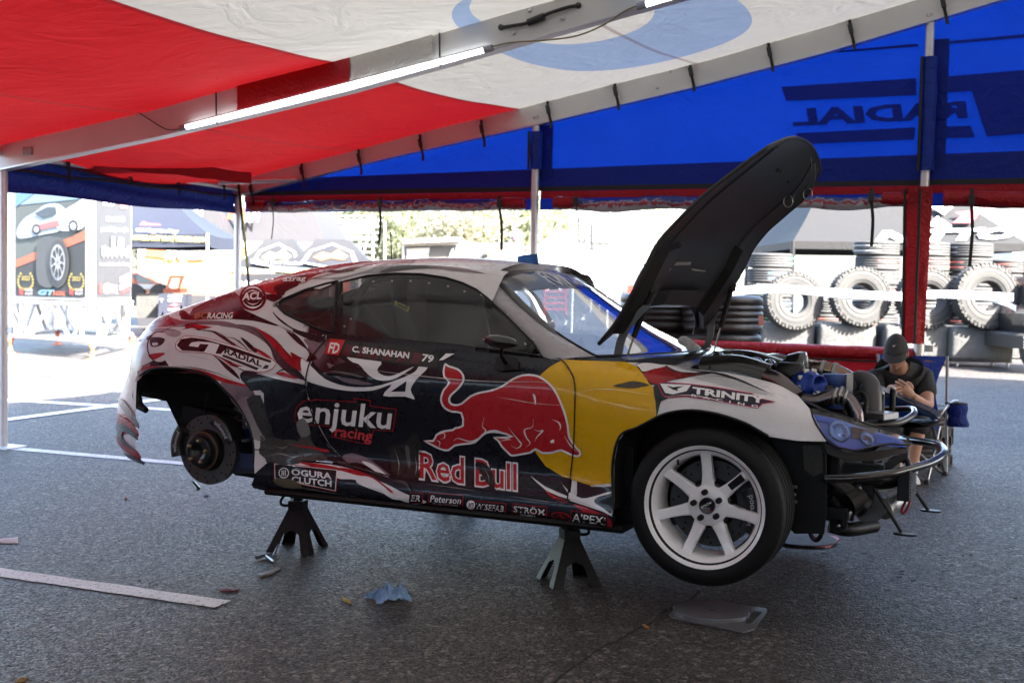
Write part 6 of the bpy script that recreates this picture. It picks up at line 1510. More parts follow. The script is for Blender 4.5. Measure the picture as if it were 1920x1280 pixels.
# ---- LED tube lamps (lit)
def tube_lamp(a, b, label):
    root = empty('tube_light', lerp(a, b, .5) - EZ * .02, label, 'light', 'LED tube lamps under the tent rafter')
    m = MATS.get('lit lamp diffuser')
    if not m:
        m, nt, bs = _new('lit lamp diffuser'); bs.inputs['Emission Color'].default_value = (.90, .95, 1, 1); bs.inputs['Emission Strength'].default_value = .85; bs.inputs['Base Color'].default_value = (.8, .8, .8, 1)
    d_ = (b - a).normalized()
    MB().tube([a, b], .017, 14).build('lamp_tube', m, root)
    MB().beam(a + EZ * .016, b + EZ * .016, .026, .012).build('lamp_channel', alu, root)
    for p, s in ((a, -1), (b, 1)): MB().tube([p, p + d_ * s * .055], .021, 14).build('end_cap', pm('clear grey end cap', (.35, .36, .38), .25), root)
    return root
tube_lamp(on_v(350, 238, VN - .085), on_v(908, 94, VN - .085), 'long lit white LED tube under the near rafter')
tube_lamp(on_v(1212, 8, VN - .085), on_v(1420, -55, VN - .085), 'lit LED tube end at the top edge of the picture')
lc = MB().tube(cr([on_v(922, 88, VN - .08), on_v(960, 80, VN - .07), on_v(1020, 76, VN - .07), on_v(1080, 68, VN - .06), on_v(1130, 48, VN - .06), on_v(1170, 22, VN - .06), on_v(1202, 8, VN - .08)], 6), .005, 6).build('lamp_cable', pm('yellowed cable', (.30, .25, .12), .6))
tag(lc, 'thin yellowed cable linking the two LED tube lights', 'cable')
cc = empty('power_cable', on_v(1010, 35, VN - .07), 'thick black cable with inline connector clipped along the near rafter', 'cable')
MB().tube(cr([on_v(940, 52, VN - .045), on_v(960, 49, VN - .06), on_v(990, 43, VN - .06), on_v(1025, 27, VN - .06), on_v(1065, 14, VN - .06), on_v(1085, 11, VN - .045)], 6), .011, 8).build('cable_sheath', black_pl, cc)
MB().tube([on_v(990, 43, VN - .06), on_v(1020, 31, VN - .06)], .022, 12).build('connector', black_pl, cc)
for x, y in ((940, 52), (1085, 11)): MB().lathe(on_v(x, y, VN - .036), -VV, [(0, .018), (.014, .017), (.016, .0005)], 12).build('cable_gland', black_pl, cc)
c2 = MB().tube(cr([on_v(258, 210, VN - .055), on_v(300, 237, VN - .06), on_v(320, 244, VN - .06), on_v(340, 241, VN - .08)], 6), .004, 6).build('lamp_lead', black_pl); tag(c2, 'short lead from the rafter to the left end of the LED tube', 'cable')
# ================================================================== things on the ground by the car
def pt(px, py, D): return CAM + ray(px, py) * D
def gpt(px, D): p = pt(px, 600, D); return Vector((p.x, p.y, 0))
STANDM = pm('scuffed black stand paint', (.007, .007, .0075), .5, 0, .4, 25, .25, 60, spec=.25)
def jack_stand(loc, rot, top, label, handle):
    root = empty('jack_stand', loc, label, 'jack stand', 'jack stands under the car'); c = Vector(loc)
    R = Matrix.Rotation(rot, 3, 'Z'); ex, ey = R @ Vector((1, 0, 0)), R @ Vector((0, 1, 0)); hh = .21; b = .115; t = .032
    for (sx, sy) in ((1, 1), (1, -1), (-1, 1), (-1, -1)):
        # angle-section leg
        f0 = c + ex * sx * b + ey * sy * b; t0 = c + ex * sx * t + ey * sy * t + EZ * hh
        mb = MB()
        for ax_ in (ex * sx, ey * sy):
            wv = -ax_ * .055; wt = -ax_ * .03
            mb.prism([f0, f0 + wv, t0 + wt, t0], (ey * sy if ax_ is not ey * sy else ex * sx) * -.004) if False else mb.add([f0, f0 + wv, t0 + wt, t0, f0 + wv * 1 - EZ * 0], [(0, 1, 2, 3)])
        g = MB(); d1 = -ex * sx; d2 = -ey * sy
        g.add([f0 + d1 * .05, f0, f0 + d2 * .05, t0 + d2 * .028, t0, t0 + d1 * .028], [(0, 1, 4, 5), (1, 2, 3, 4)])
        g.add([f0 + d1 * .05 + d2 * .005, f0 + (d1 + d2) * .005, f0 + d2 * .05 + d1 * .005, t0 + d2 * .028 + d1 * .005, t0 + (d1 + d2) * .005, t0 + d1 * .028 + d2 * .005], [(5, 4, 1, 0), (4, 3, 2, 1)])
        g.build('leg', STANDM, root)
    for sgn in (1, -1):      # webs with a triangular gap under them
        for e1, e2 in ((ex, ey), (ey, ex)):
            pts = [c + e1 * sgn * lerp(b, t, f) * .99 + e2 * q * lerp(b, t, f) * .95 + EZ * hh * f for f, q in ((.30, 1), (1, 1), (1, -1), (.30, -1))]
            pts += [c + e1 * sgn * lerp(b, t, .50) * .99 + EZ * hh * .50]
            MB().prism(pts, e1 * -sgn * .004).build('web', STANDM, root)
    MB().box(c + EZ * (hh + .005), (.075, .075, .05), R, .003).build('collar', STANDM, root)
    MB().box(c + EZ * ((hh + top) / 2 + .01), (.036, .036, top - hh + .0), R, .002).build('post', STANDM, root)
    sad = MB(); z = top; sad.add([c + ex * x + ey * y + EZ * (z + h) for x, h in ((-.055, .012), (-.045, -.012), (.045, -.012), (.055, .012), (.055, -.02), (-.055, -.02)) for y in (-.025, .025)], [(0, 1, 3, 2), (2, 3, 5, 4), (4, 5, 7, 6), (6, 7, 9, 8), (8, 9, 11, 10), (10, 11, 1, 0), (0, 2, 4, 6, 8, 10), (11, 9, 7, 5, 3, 1)]); sad.build('saddle', STANDM, root)
    hx = ex * handle; hp = c + EZ * (hh + .035)
    MB().tube(cr([hp + hx * .03, hp + hx * .05 + EZ * .03, hp + hx * .085 + EZ * .0, hp + hx * .09 - EZ * .03, hp + hx * .06 - EZ * .035, hp + hx * .03 - EZ * .02], 4), .007, 8).build('ratchet_handle', STANDM, root)
    return root
jack_stand(on_z(1066, 1090), .75 - TH, .30, 'black jack stand under the sill just behind the front wheel', 1)
jack_stand(on_z(558, 1028), .2 - TH, .30, 'black jack stand under the rear end of the side skirt', -1)
for V_, U_ in ((VC + .72, U0 - .60), (VC + .72, U0 - 1.95)):
    jack_stand(W(U_, V_, 0), .3, .30, 'black jack stand under the far front sill of the car' if U_ > U0 - 1 else 'black jack stand under the far rear sill of the car', 1)
# turn plates under the front wheels
POL = pm('polished steel plate', (.15, .155, .17), .22, .35, 0, 8, rvar=0)
PINK = pm('pink faded print', (.50, .13, .18), .5, 0, .3, 14); DKG = pm('dark grey rubber pad', (.045, .045, .05), .7)
def turn_plate(pix, loc_label, mat, disc_c, disc_r, handle, topmat):
    P = [on_z(x, y) for x, y in pix]; c = sum(P, Vector((0, 0, 0))) / len(P); root = empty('turn_plate', c, loc_label, 'turn plate')
    bp = MB().prism([p + EZ * .003 for p in P], EZ * .005).build('base_plate', mat, root)
    dc = on_z(*disc_c); MB().lathe(dc, EZ, [(.009, disc_r), (.014, disc_r), (.016, disc_r - .004), (.016, .0005)], 40, False).build('turning_disc', topmat, root)
    MB().lathe(dc, EZ, [(.0165, .012), (.018, .010), (.018, .0005)], 12).build('centre_pin', DKG, root)
    for h in handle: MB().prism([on_z(x, y) + EZ * .0088 for x, y in h], EZ * .001).build('hand_slot', pm('slot shadow gap', (.02, .02, .02), .8), root)
    return root
turn_plate([(1286, 1128), (1330, 1128), (1437, 1143), (1438, 1150), (1415, 1182), (1392, 1188), (1256, 1160), (1253, 1155)], 'polished steel turn plate on the asphalt below the front wheel', POL, (1333, 1148), .155, [[(1412, 1150), (1430, 1150), (1408, 1172), (1398, 1171)]], POL)
turn_plate([(1478, 1000), (1500, 996), (1568, 1008), (1574, 1012), (1556, 1026), (1548, 1028), (1450, 1018)], 'pink and white turn plate lying behind the front tyre', PINK, (1500, 1013), .19, [[(1545, 1014), (1560, 1014), (1550, 1022), (1538, 1021)]], DKG)
# blue paper towel
TOW = fabric('blue paper towel', (.34, .55, .88), .25, .85, .9, 30)
mb = MB(); c = on_z(728, 1122)
def crumple(cx, cy, w_, h_, ht, ang, sd):
    P = []
    for j in range(15):
        row = []
        for i in range(19):
            s = i / 18 - .5; t = j / 14 - .5; q = Vector((s * 5 + sd, t * 5, sd)); z = max(.004, ht * (1 - (2 * s) ** 2 * .6) * (1 - (2 * t) ** 2 * .7) * (.62 + .9 * noise.noise(q) + .35 * noise.noise(q * 2.3)))
            dx = s * w_ + .02 * noise.noise(q * 1.7 + Vector((9, 0, 0))); dy = t * h_ + .02 * noise.noise(q * 1.7 + Vector((0, 9, 0)))
            row.append(Vector((cx + dx * math.cos(ang) - dy * math.sin(ang), cy + dx * math.sin(ang) + dy * math.cos(ang), z)))
        P.append(row)
    return P
tw = MB().grid(crumple(c.x + .01, c.y, .15, .14, .075, .4, 1.3))
tw.grid(crumple(c.x - .055, c.y + .01, .08, .07, .035, -.2, 4.1))
tag(tw.build('paper_towel', TOW), 'crumpled blue paper towel on the asphalt before the car', 'towel')
# lever and bolts by the rear stand
lev = empty('ratchet_tool', on_z(500, 1045), 'small chrome tool lying beside the rear jack stand', 'tool')
MB().tube([on_z(480, 1050) + EZ * .012, on_z(505, 1043) + EZ * .012], .008, 8).build('tool_head', STEEL, lev); MB().tube([on_z(497, 1045) + EZ * .012, on_z(513, 1056) + EZ * .01], .006, 8).build('tool_handle', STEEL, lev); MB().tube([on_z(512, 1046) + EZ * .012, on_z(560, 985) + EZ * .16], .0035, 6).build('tool_rod', STEEL, lev)
def scrap(name, pix, label, cat, mat, h=.012):
    P = [on_z(x, y) for x, y in pix]; c = sum(P, Vector((0, 0, 0))) / len(P); n_ = len(P); mb = MB()
    top = [p + EZ * (.004 + h * abs(noise.noise(p * 30))) for p in P]; mb.add(top + [c + EZ * h], [(i, (i + 1) % n_, n_) for i in range(n_)]); mb.add([p + EZ * .002 for p in P] + top, [(i, (i + 1) % n_, (i + 1) % n_ + n_, i + n_) for i in range(n_)])
    return tag(mb.build(name, mat), label, cat)
scrap('torn_plastic', [(483, 1078), (505, 1074), (520, 1064), (526, 1067), (510, 1077), (490, 1082)], 'curled grey strip of torn plastic near the rear stand', 'debris', pm('grey scrap', (.18, .16, .16), .6))
scrap('torn_plastic', [(405, 1105), (425, 1104), (430, 1105), (450, 1106), (438, 1110), (415, 1109)], 'dark red sliver of torn bodywork past the line end', 'debris', pm('red black scrap', (.10, .02, .025), .5))
scrap('paper_scrap', [(-10, 1013), (12, 1012), (34, 1008), (34, 1019), (10, 1019), (-10, 1018)], 'white paper scrap at the left picture edge', 'paper', pm('white paper scrap', (.55, .52, .53), .8))
scrap('dry_leaf', [(641, 1121), (650, 1124), (659, 1131), (654, 1132), (645, 1128)], 'small yellow dry leaf left of the blue towel', 'leaf', pm('yellow leaf', (.35, .22, .04), .8))
scrap('dry_leaf', [(1204, 1173), (1211, 1175), (1217, 1179), (1210, 1177)], 'tiny orange leaf beside the ground crack', 'leaf', pm('orange leaf', (.35, .14, .03), .8))
scrap('dry_leaf', [(25, 1276), (40, 1271), (54, 1272), (45, 1279), (30, 1283)], 'brown curled leaf at the bottom left picture corner', 'leaf', pm('brown leaf', (.16, .10, .03), .8))
scrap('rubber_bit', [(380, 929), (388, 928), (391, 931), (383, 932)], 'little black rubber crumb on the asphalt under the rear hub', 'debris', DKG)
scrap('rubber_bit', [(232, 934), (238, 933), (239, 936), (233, 937)], 'little brown crumb on the asphalt left of the rear hub', 'debris', pm('brown crumb', (.2, .08, .03), .8))
random.seed(11)
for k in range(26):   # tyre crumbs scattered at the right
    x = random.uniform(1500, 1900); y = random.uniform(1030, 1120); s = random.uniform(1.5, 5)
    o = scrap('rubber_crumb', [(x, y), (x + s * 1.6, y - s * .4), (x + s * 2.2, y + s * .2), (x + s * .6, y + s * .5)], 'small black rubber crumb strewn on the asphalt at lower right', 'debris', DKG, .005); o['group'] = 'rubber crumbs on the asphalt at lower right'
# tape roll on the car roof
tp = cpt(991, 489, .12)
tape = MB(); tpz = 1.425
c = CW(car_at(991, 497, .10).x, .10, car_at(991, 497, .10).z)
tape.lathe(c, EZ + EX * -.16, [(0, .052), (.048, .052), (.048, .038), (0, .038), (0, .052)], 36, False)
tag(tape.build('tape_roll', pm('blue masking tape', (.02, .12, .42), .6, 0, .1, 60)), 'roll of blue masking tape standing on the car roof', 'tape')
# ================================================================== camp chair
CH = fabric('blue chair cloth', (.006, .022, .17), .25, .7, .7, 10); TUBE = pm('grey chair tube', (.16, .16, .17), .35, .6, .1, 20)
DC = 9.02
chair = empty('camp_chair', on_z(1725, 880), 'blue folding camp chair with cup holder behind the seated person', 'chair')
def ctube(a, b, name='leg', r=.011): return MB().tube([a, b], r, 8).build(name, TUBE, chair)
P0 = lambda x, y, D: pt(x, y, D)
backL, backR = P0(1648, 664, 9.25), P0(1776, 668, 9.1)
rows = []
for j in range(9):
    t = j / 8; L_ = lerp(backL, P0(1650, 790, 8.95), t); R_ = lerp(backR, P0(1760, 795, 8.85), t)
    R_ = R_ - RT * .055 * math.sin(PI * min(1, t * 1.1)) ** 1.2
    rows.append([lerp(L_, R_, i / 12) + FW * (.05 * math.sin(PI * i / 12) * (1 - t * .3)) for i in range(13)])
MB().grid(rows).build('backrest', CH, chair)
sL, sR = P0(1650, 788, 8.95), P0(1762, 792, 8.85); fL, fR = P0(1652, 800, 8.55), P0(1757, 806, 8.5)
MB().grid([[lerp(lerp(sL, sR, i / 8), lerp(fL, fR, i / 8), j / 8) - EZ * .04 * math.sin(PI * i / 8) * math.sin(PI * j / 8) for i in range(9)] for j in range(9)]).build('seat', CH, chair)
g = lambda x, y: on_z(x, y) + EZ * .015
ctube(P0(1776, 668, 9.1), g(1774, 889), 'back_post', .012); ctube(P0(1646, 664, 9.25), g(1668, 885), 'back_post', .012)
ctube(P0(1748, 796, 8.55), g(1771, 890)); ctube(P0(1762, 800, 8.9), g(1739, 906)); ctube(P0(1700, 830, 8.75), g(1765, 890)); ctube(P0(1676, 868, 8.8), g(1735, 906)); ctube(P0(1652, 800, 8.55), g(1672, 886)); ctube(P0(1660, 800, 8.9), g(1640, 905))
for x, y in ((1772, 891), (1738, 907), (1670, 886), (1640, 905)): MB().lathe(on_z(x, y), EZ, [(0, .026), (.02, .02), (.03, .014), (.03, .0005)], 12).build('rubber_foot', BLK, chair)
MB().tube(cr([P0(1752, 790, 8.55), P0(1770, 768, 8.6), P0(1786, 754, 8.75), P0(1795, 752, 8.95)], 5), .013, 8).build('armrest', TUBE, chair)
c = P0(1793, 756, 8.7); mb = MB(); Pr = []
for j in range(9):
    t = j / 8; r_ = lerp(.070, .062, t) + .006 * math.sin(t * 9); Pr.append([c + RT * (math.cos(a) * r_ * (1.05 if t < .8 else 1.1) + .02 * t) + FW * math.sin(a) * r_ - EZ * (.165 * t) for a in [2 * PI * i / 20 for i in range(21)]])
cup = MB().grid(Pr); cup.add(Pr[-1][:-1], [tuple(range(20))]); cp_ = cup.build('cup_holder', CH, chair)
MB().tube(Pr[0][:-1], .006, 6, closed=True).build('cup_rim', black_web, cp_)
MB().box(P0(1741, 677, 9.05), (.06, .004, .012), None).build('chair_tag', pm('maroon tag', (.15, .04, .05), .6), chair)
# tyres lying under and behind the chair
KNOB = pm('off-road tyre rubber', (.028, .028, .029), .7, 0, .2, 30, .3, 70)
for k, (x, y) in enumerate(((1728, 860), (1728, 826))):
    p = gpt(1728, 9.45); o = tyre('spare_tyre', p + EZ * (.115 + .215 * k), EZ, .25, .21, .16, KNOB, None, 40, 20, .012)
    tag(o, 'knobbly tyre on the ground below the camp chair' if k == 0 else 'knobbly tyre resting on another tyre under the camp chair', 'tyre', 'tyres under the camp chair')
# ================================================================== seated person
SKIN = pm('skin', (.42, .23, .16), .5, 0, .08, 30, .08, 90); SHIRT = pm('black t-shirt cloth', (.011, .011, .012), .85, 0, .15, 40, .5, 25, bdist=.01); SHORT = pm('dark shorts cloth', (.014, .014, .016), .85, 0, .15, 40, .4, 25)
CAPM = pm('dark grey cap cloth', (.022, .022, .025), .8, 0, .1, 60, .3, 200); HAIR = pm('black hair', (.008, .007, .007), .55, 0, .2, 80, .4, 160); SHOE = pm('white trainers', (.55, .55, .55), .6); SOCK = pm('white sock', (.6, .6, .6), .85)
PD = 8.62
person = empty('person', on_z(1700, 905), 'person in black t-shirt and dark cap sitting bent forward by the car nose', 'person')
def skin_mesh(name, nodes, edges, mat, parent, root, sub=2):
    me = bpy.data.meshes.new(name); base = Vector((0, 0, 0)); p = parent
    while p is not None: base = base + p.location; p = p.parent
    keys = list(nodes); me.from_pydata([tuple(nodes[k][0] - base) for k in keys], [(keys.index(a), keys.index(b)) for a, b in edges], [])
    o = bpy.data.objects.new(name, me); COL.objects.link(o)
    m = o.modifiers.new('skin', 'SKIN'); m.use_smooth_shade = True
    sv = me.skin_vertices[0].data
    for i, k in enumerate(keys): r = nodes[k][1]; sv[i].radius = r if isinstance(r, tuple) else (r, r); sv[i].use_root = (k == root)
    s = o.modifiers.new('sub', 'SUBSURF'); s.levels = sub; s.render_levels = sub
    dg = bpy.context.evaluated_depsgraph_get(); me2 = bpy.data.meshes.new_from_object(o.evaluated_get(dg)); bpy.data.objects.remove(o)
    me2.materials.clear(); me2.materials.append(mat); me2.polygons.foreach_set('use_smooth', [True] * len(me2.polygons))
    o = bpy.data.objects.new(name, me2); COL.objects.link(o); o.parent = parent; return o
J = {'pelvis': (pt(1700, 800, 8.95), (.15, .12)), 'belly': (pt(1697, 765, 8.86), (.145, .12)), 'chest': (pt(1690, 722, 8.74), (.155, .12)), 'upper': (pt(1687, 704, 8.68), (.085, .07)), 'neck': (pt(1684, 688, 8.56), (.055, .055)), 'skull': (pt(1681, 664, 8.50), (.062, .062)),
     'lsh': (pt(1733, 710, 8.66), .066), 'lel': (pt(1741, 764, 8.46), .042), 'lwr': (pt(1711, 742, 8.30), .028), 'rsh': (pt(1641, 710, 8.66), .066), 'rel': (pt(1632, 762, 8.46), .042), 'rwr': (pt(1658, 744, 8.28), .028),
     'lhip': (pt(1724, 803, 8.88), .088), 'lkn': (pt(1724, 792, 8.46), .060), 'lan': (pt(1708, 884, 8.52), .036), 'rhip': (pt(1678, 803, 8.88), .088), 'rkn': (pt(1672, 792, 8.42), .060), 'ran': (pt(1685, 905, 8.40), .036)}
ED = [('pelvis', 'belly'), ('belly', 'chest'), ('chest', 'upper'), ('upper', 'neck'), ('neck', 'skull'), ('upper', 'lsh'), ('lsh', 'lel'), ('lel', 'lwr'), ('upper', 'rsh'), ('rsh', 'rel'), ('rel', 'rwr'), ('pelvis', 'lhip'), ('lhip', 'lkn'), ('lkn', 'lan'), ('pelvis', 'rhip'), ('rhip', 'rkn'), ('rkn', 'ran')]
skin_mesh('body', J, ED, SKIN, person, 'pelvis')
def jo(k, r, d=Vector((0, 0, 0))): return (J[k][0] + d, r)
S_ = {'pelvis': jo('pelvis', (.172, .142)), 'belly': jo('belly', (.175, .145)), 'chest': jo('chest', (.185, .145)), 'upper': jo('upper', (.185, .165)), 'collar': (lerp(J['upper'][0], J['neck'][0], .86), (.078, .078)), 'lsh': jo('lsh', .088), 'lsl': (lerp(J['lsh'][0], J['lel'][0], .66), .075), 'rsh': jo('rsh', .088), 'rsl': (lerp(J['rsh'][0], J['rel'][0], .66), .075)}
skin_mesh('t_shirt', S_, [('pelvis', 'belly'), ('belly', 'chest'), ('chest', 'upper'), ('upper', 'collar'), ('upper', 'lsh'), ('lsh', 'lsl'), ('upper', 'rsh'), ('rsh', 'rsl')], SHIRT, person, 'chest')
H_ = {'pelvis': jo('pelvis', (.165, .13), -EZ * .02), 'lhip': jo('lhip', .105), 'lkn': (lerp(J['lhip'][0], J['lkn'][0], 1.0), .082), 'lh': (lerp(J['lkn'][0], J['lan'][0], .28), .075), 'rhip': jo('rhip', .105), 'rkn': (lerp(J['rhip'][0], J['rkn'][0], 1.0), .082), 'rh': (lerp(J['rkn'][0], J['ran'][0], .28), .075)}
skin_mesh('shorts', H_, [('pelvis', 'lhip'), ('lhip', 'lkn'), ('pelvis', 'rhip'), ('rhip', 'rkn'), ('lkn', 'lh'), ('rkn', 'rh')], SHORT, person, 'pelvis')
# head: tilted down, face built into the surface
hc = pt(1680, 662, 8.46); hz = (EZ * .92 + (CAM - hc).normalized() * .34 + RT * -.03).normalized()        # crown direction
face = ((CAM - hc).normalized() + RT * -.14 - EZ * .33); face = (face - hz * face.dot(hz)).normalized(); ear = hz.cross(face).normalized()
def headpt(lon, lat):
    """lon 0 = nose direction, lat -90 chin .. 90 crown"""
    cl, sl2 = math.cos(math.radians(lat)), math.sin(math.radians(lat)); x = math.cos(lon) * cl; y = math.sin(lon) * cl; z = sl2
    wid = .074 * (1 - .22 * max(0, -z) ** 1.3); dep = .095; hgt = .112
    p = Vector((x * dep, y * wid, z * hgt)); f = max(0, x)
    g = lambda y0, z0, sy, sz: math.exp(-((y - y0) / sy) ** 2 - ((z - z0) / sz) ** 2) * (1 if x > 0 else 0)
    p.x += .022 * g(0, -.18, .13, .20) + .006 * g(0, .12, .09, .25) - .010 * (g(.36, .10, .17, .12) + g(-.36, .10, .17, .12)) + .007 * g(0, .28, .7, .10) + .008 * g(0, -.52, .25, .09) - .004 * g(0, -.60, .3, .04) + .012 * g(0, -.85, .35, .18)
    return hc + face * p.x + ear * p.y + hz * p.z
head = MB().grid([[headpt(2 * PI * i / 40, -90 + 180 * j / 28) for i in range(41)] for j in range(29)]).build('head', SKIN, person)
for s in (1, -1):
    q = headpt(s * .36, 5) + face * -.003; MB().sphere(q, .011, 10, 8, (1, 1, .5)).build('eye', pm('eye', (.03, .02, .015), .2), head)
    MB().tube([headpt(s * .20, 15) + face * .002, headpt(s * .45, 17) + face * .003, headpt(s * .62, 13) + face * .001], .0035, 5).build('eyebrow', HAIR, head)
    e = hc + ear * s * .075 - face * .005 - hz * .005; MB().sphere(e, .03, 10, 8, (.35, .35, 1), Matrix((ear, face, hz)).transposed()).build('ear', SKIN, head)
MB().tube([headpt(-.22, -36), headpt(0, -35) + face * .002, headpt(.22, -36)], .004, 6).build('mouth', pm('lips', (.26, .10, .09), .5), head)
P = [[hc + (headpt(math.radians(95) + math.radians(170) * i / 20, -42 + 70 * j / 10) - hc) * 1.045 for i in range(21)] for j in range(11)]; MB().grid(P).build('hair', HAIR, head)
# cap
P = []
for j in range(15):
    la = lerp(6, 90, j / 14); P.append([hc + (headpt(2 * PI * i / 40, la) - hc) * (1.10 + .02 * math.sin(PI * j / 14)) + hz * (.006 + .012 * j / 14) for i in range(41)])
cap = MB().grid(P).build('cap', CAPM, person)
rows = []
for j in range(6):
    t = j / 5; rows.append([hc + hz * (.030 - .020 * t - .010 * abs(math.sin(a)) * t) + face * (math.cos(a) * (.100 + .088 * t)) + ear * (math.sin(a) * (.084 + .004 * t)) for a in [math.radians(-62 + 124 * i / 16) for i in range(17)]])
br = MB().grid(rows); br.grid([[p - hz * .004 for p in r] for r in rows], True, True); br.build('cap_brim', CAPM, cap)
MB().sphere(hc + hz * .138, .008, 8, 6).build('cap_button', CAPM, cap)
sw = [(-.5, .05), (-.42, -.28), (-.1, -.30), (.6, .30), (.05, -.06), (-.22, -.12), (-.34, -.04)]
mb = MB(); V = []
vs, fs = poly2d(smooth_poly(sw, 3))
for x, y in vs: V.append(hc + (headpt(x * .34 + .02, 40 + y * 16) - hc) * 1.135 + hz * .012)
mb.add(V, fs); mb.build('cap_emblem', pm('emblem white', (.7, .7, .7), .6), cap)
# hands: palm and five bent fingers each
def hand(wr, pd, side, curl, parent, thumb):
    """wr wrist, pd palm direction, side = towards index finger"""
    pd = pd.normalized(); side = (side - pd * side.dot(pd)).normalized(); nrm = pd.cross(side).normalized(); pc = wr + pd * .05
    rows = []
    for j, (d_, wv, tk) in enumerate(((0, .026, .018), (.03, .036, .017), (.06, .042, .015), (.085, .042, .013), (.092, .036, .008))):
        rows.append([wr + pd * d_ + side * math.cos(a) * wv + nrm * math.sin(a) * tk for a in [2 * PI * i / 12 for i in range(13)]])
    o = MB().grid(rows).build('hand', SKIN, parent)
    for k, (off, L) in enumerate(((.033, .072), (.011, .080), (-.011, .075), (-.032, .060))):
        b = wr + pd * .085 + side * off; d_ = pd.copy(); p = [b]; c_ = curl[k]
        for q, f in enumerate((.45, .32, .23)):
            ang = c_ * (.75 + .35 * q); d_ = (d_ * math.cos(ang) + nrm * math.sin(ang)).normalized(); p.append(p[-1] + d_ * L * f)
        MB().tube(cr(p, 3), [.0095] * 4 + [.0088] * 3 + [.008, .0075, .005], 8).build('finger', SKIN, o)
    b = wr + pd * .03 + side * .034; p = [b, b + (side * .6 + pd * .6 + nrm * thumb).normalized() * .035, b + (side * .35 + pd * .85 + nrm * thumb * 1.4).normalized() * .065]
    MB().tube(cr(p, 4), [.0115] * 3 + [.010] * 4 + [.009, .006], 8).build('thumb', SKIN, o)
    return o
lw = J['lwr'][0]; hand(lw, -RT * .75 + EZ * .55 - FW * .15, EZ * .8 + RT * .5, (.75, .7, .85, .95), person, .5)
rw = J['rwr'][0]; hand(rw, RT * .8 + EZ * .25 - FW * .1, EZ, (-.6, -.65, -.7, -.7), person, -.4)
for k, t in (('lan', 1), ('ran', -1)):
    a = J[k][0]; MB().tube([a + EZ * .12, a - EZ * .01], [.042, .046], 12).build('sock', SOCK, person)
    ft = Vector((a.x, a.y, 0)); fd = (CAM - ft); fd.z = 0; fd = (fd.normalized() + RT * .15 * t).normalized(); sdv = fd.cross(EZ); rows = []
    for d_, wv, h in ((-.075, .018, .05), (-.06, .036, .085), (-.02, .040, .095), (.04, .042, .075), (.10, .047, .055), (.15, .044, .045), (.18, .030, .035), (.19, .006, .02)):
        rows.append([ft + fd * d_ + sdv * wv * math.cos(q) + EZ * (.008 + max(0, math.sin(q)) * h) for q in [2 * PI * i / 14 for i in range(15)]])
    MB().grid(rows).build('shoe', SHOE, person)
# ================================================================== background paddock
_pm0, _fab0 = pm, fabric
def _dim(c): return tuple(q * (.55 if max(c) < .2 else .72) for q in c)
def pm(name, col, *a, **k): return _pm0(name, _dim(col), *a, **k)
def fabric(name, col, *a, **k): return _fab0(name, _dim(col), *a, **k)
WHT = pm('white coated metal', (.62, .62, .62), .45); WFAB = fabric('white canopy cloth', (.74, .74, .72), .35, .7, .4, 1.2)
def slab(name, pix, D, depth, mat, parent=None, back=FW):
    """solid piece whose front face is given by pixels at a distance"""
    P = [pt(x, y, D) for x, y in pix]; return MB().prism(P, Vector((back.x, back.y, 0)).normalized() * depth).build(name, mat, parent)
def rot_u(a=0): return Matrix.Rotation(-TH + a, 3, 'Z')
def canopy(name, label, g, sx, sy, ang, eave, peak, val, mat, vmat=None, legs=True, legm=None, group=None, top=.25):
    """pop-up canopy: pyramid roof with short ridge, valance and four legs"""
    root = empty(name, g, label, 'canopy', group); R = Matrix.Rotation(ang, 3, 'Z'); g = Vector(g)
    cs = [g + R @ Vector((a * sx / 2, b * sy / 2, eave)) for a, b in ((-1, -1), (1, -1), (1, 1), (-1, 1))]; tp = [g + R @ Vector((a * sx / 2 * top, b * sy / 2 * top, peak)) for a, b in ((-1, -1), (1, -1), (1, 1), (-1, 1))]
    for i in range(4):
        rows = []
        for j in range(9):
            t = j / 8; rows.append([lerp(lerp(cs[i], cs[(i + 1) % 4], k / 8), lerp(tp[i], tp[(i + 1) % 4], k / 8), t) - EZ * (.10 * math.sin(PI * t) + .05 * math.sin(PI * k / 8) * (1 - t)) for k in range(9)])
        MB().grid(rows).build('roof_slope', mat, root)
        vl = MB(); vl.grid([[lerp(cs[i], cs[(i + 1) % 4], k / 8) - EZ * (.05 * math.sin(PI * k / 8) + val * q) for k in range(9)] for q in (0, .5, 1)]); vl.build('valance', vmat or mat, root)
        if legs: MB().tube([Vector((cs[i].x, cs[i].y, 0)), cs[i]], .03, 8).build('leg', legm or WHT, root)
    MB().grid([[tp[0], tp[1]], [tp[3], tp[2]]]).build('roof_top', mat, root)
    return root, cs, tp
def letters(t, ll, lr, cap, D, mat, parent, bold=.03, shear=0.0, tl=None):
    up = (ll[0], ll[1] - cap) if tl is None else tl
    return quad_text(t, (ll, lr, up), lambda x, y: pt(x, y, D), mat, parent, 'lettering', bold, shear)
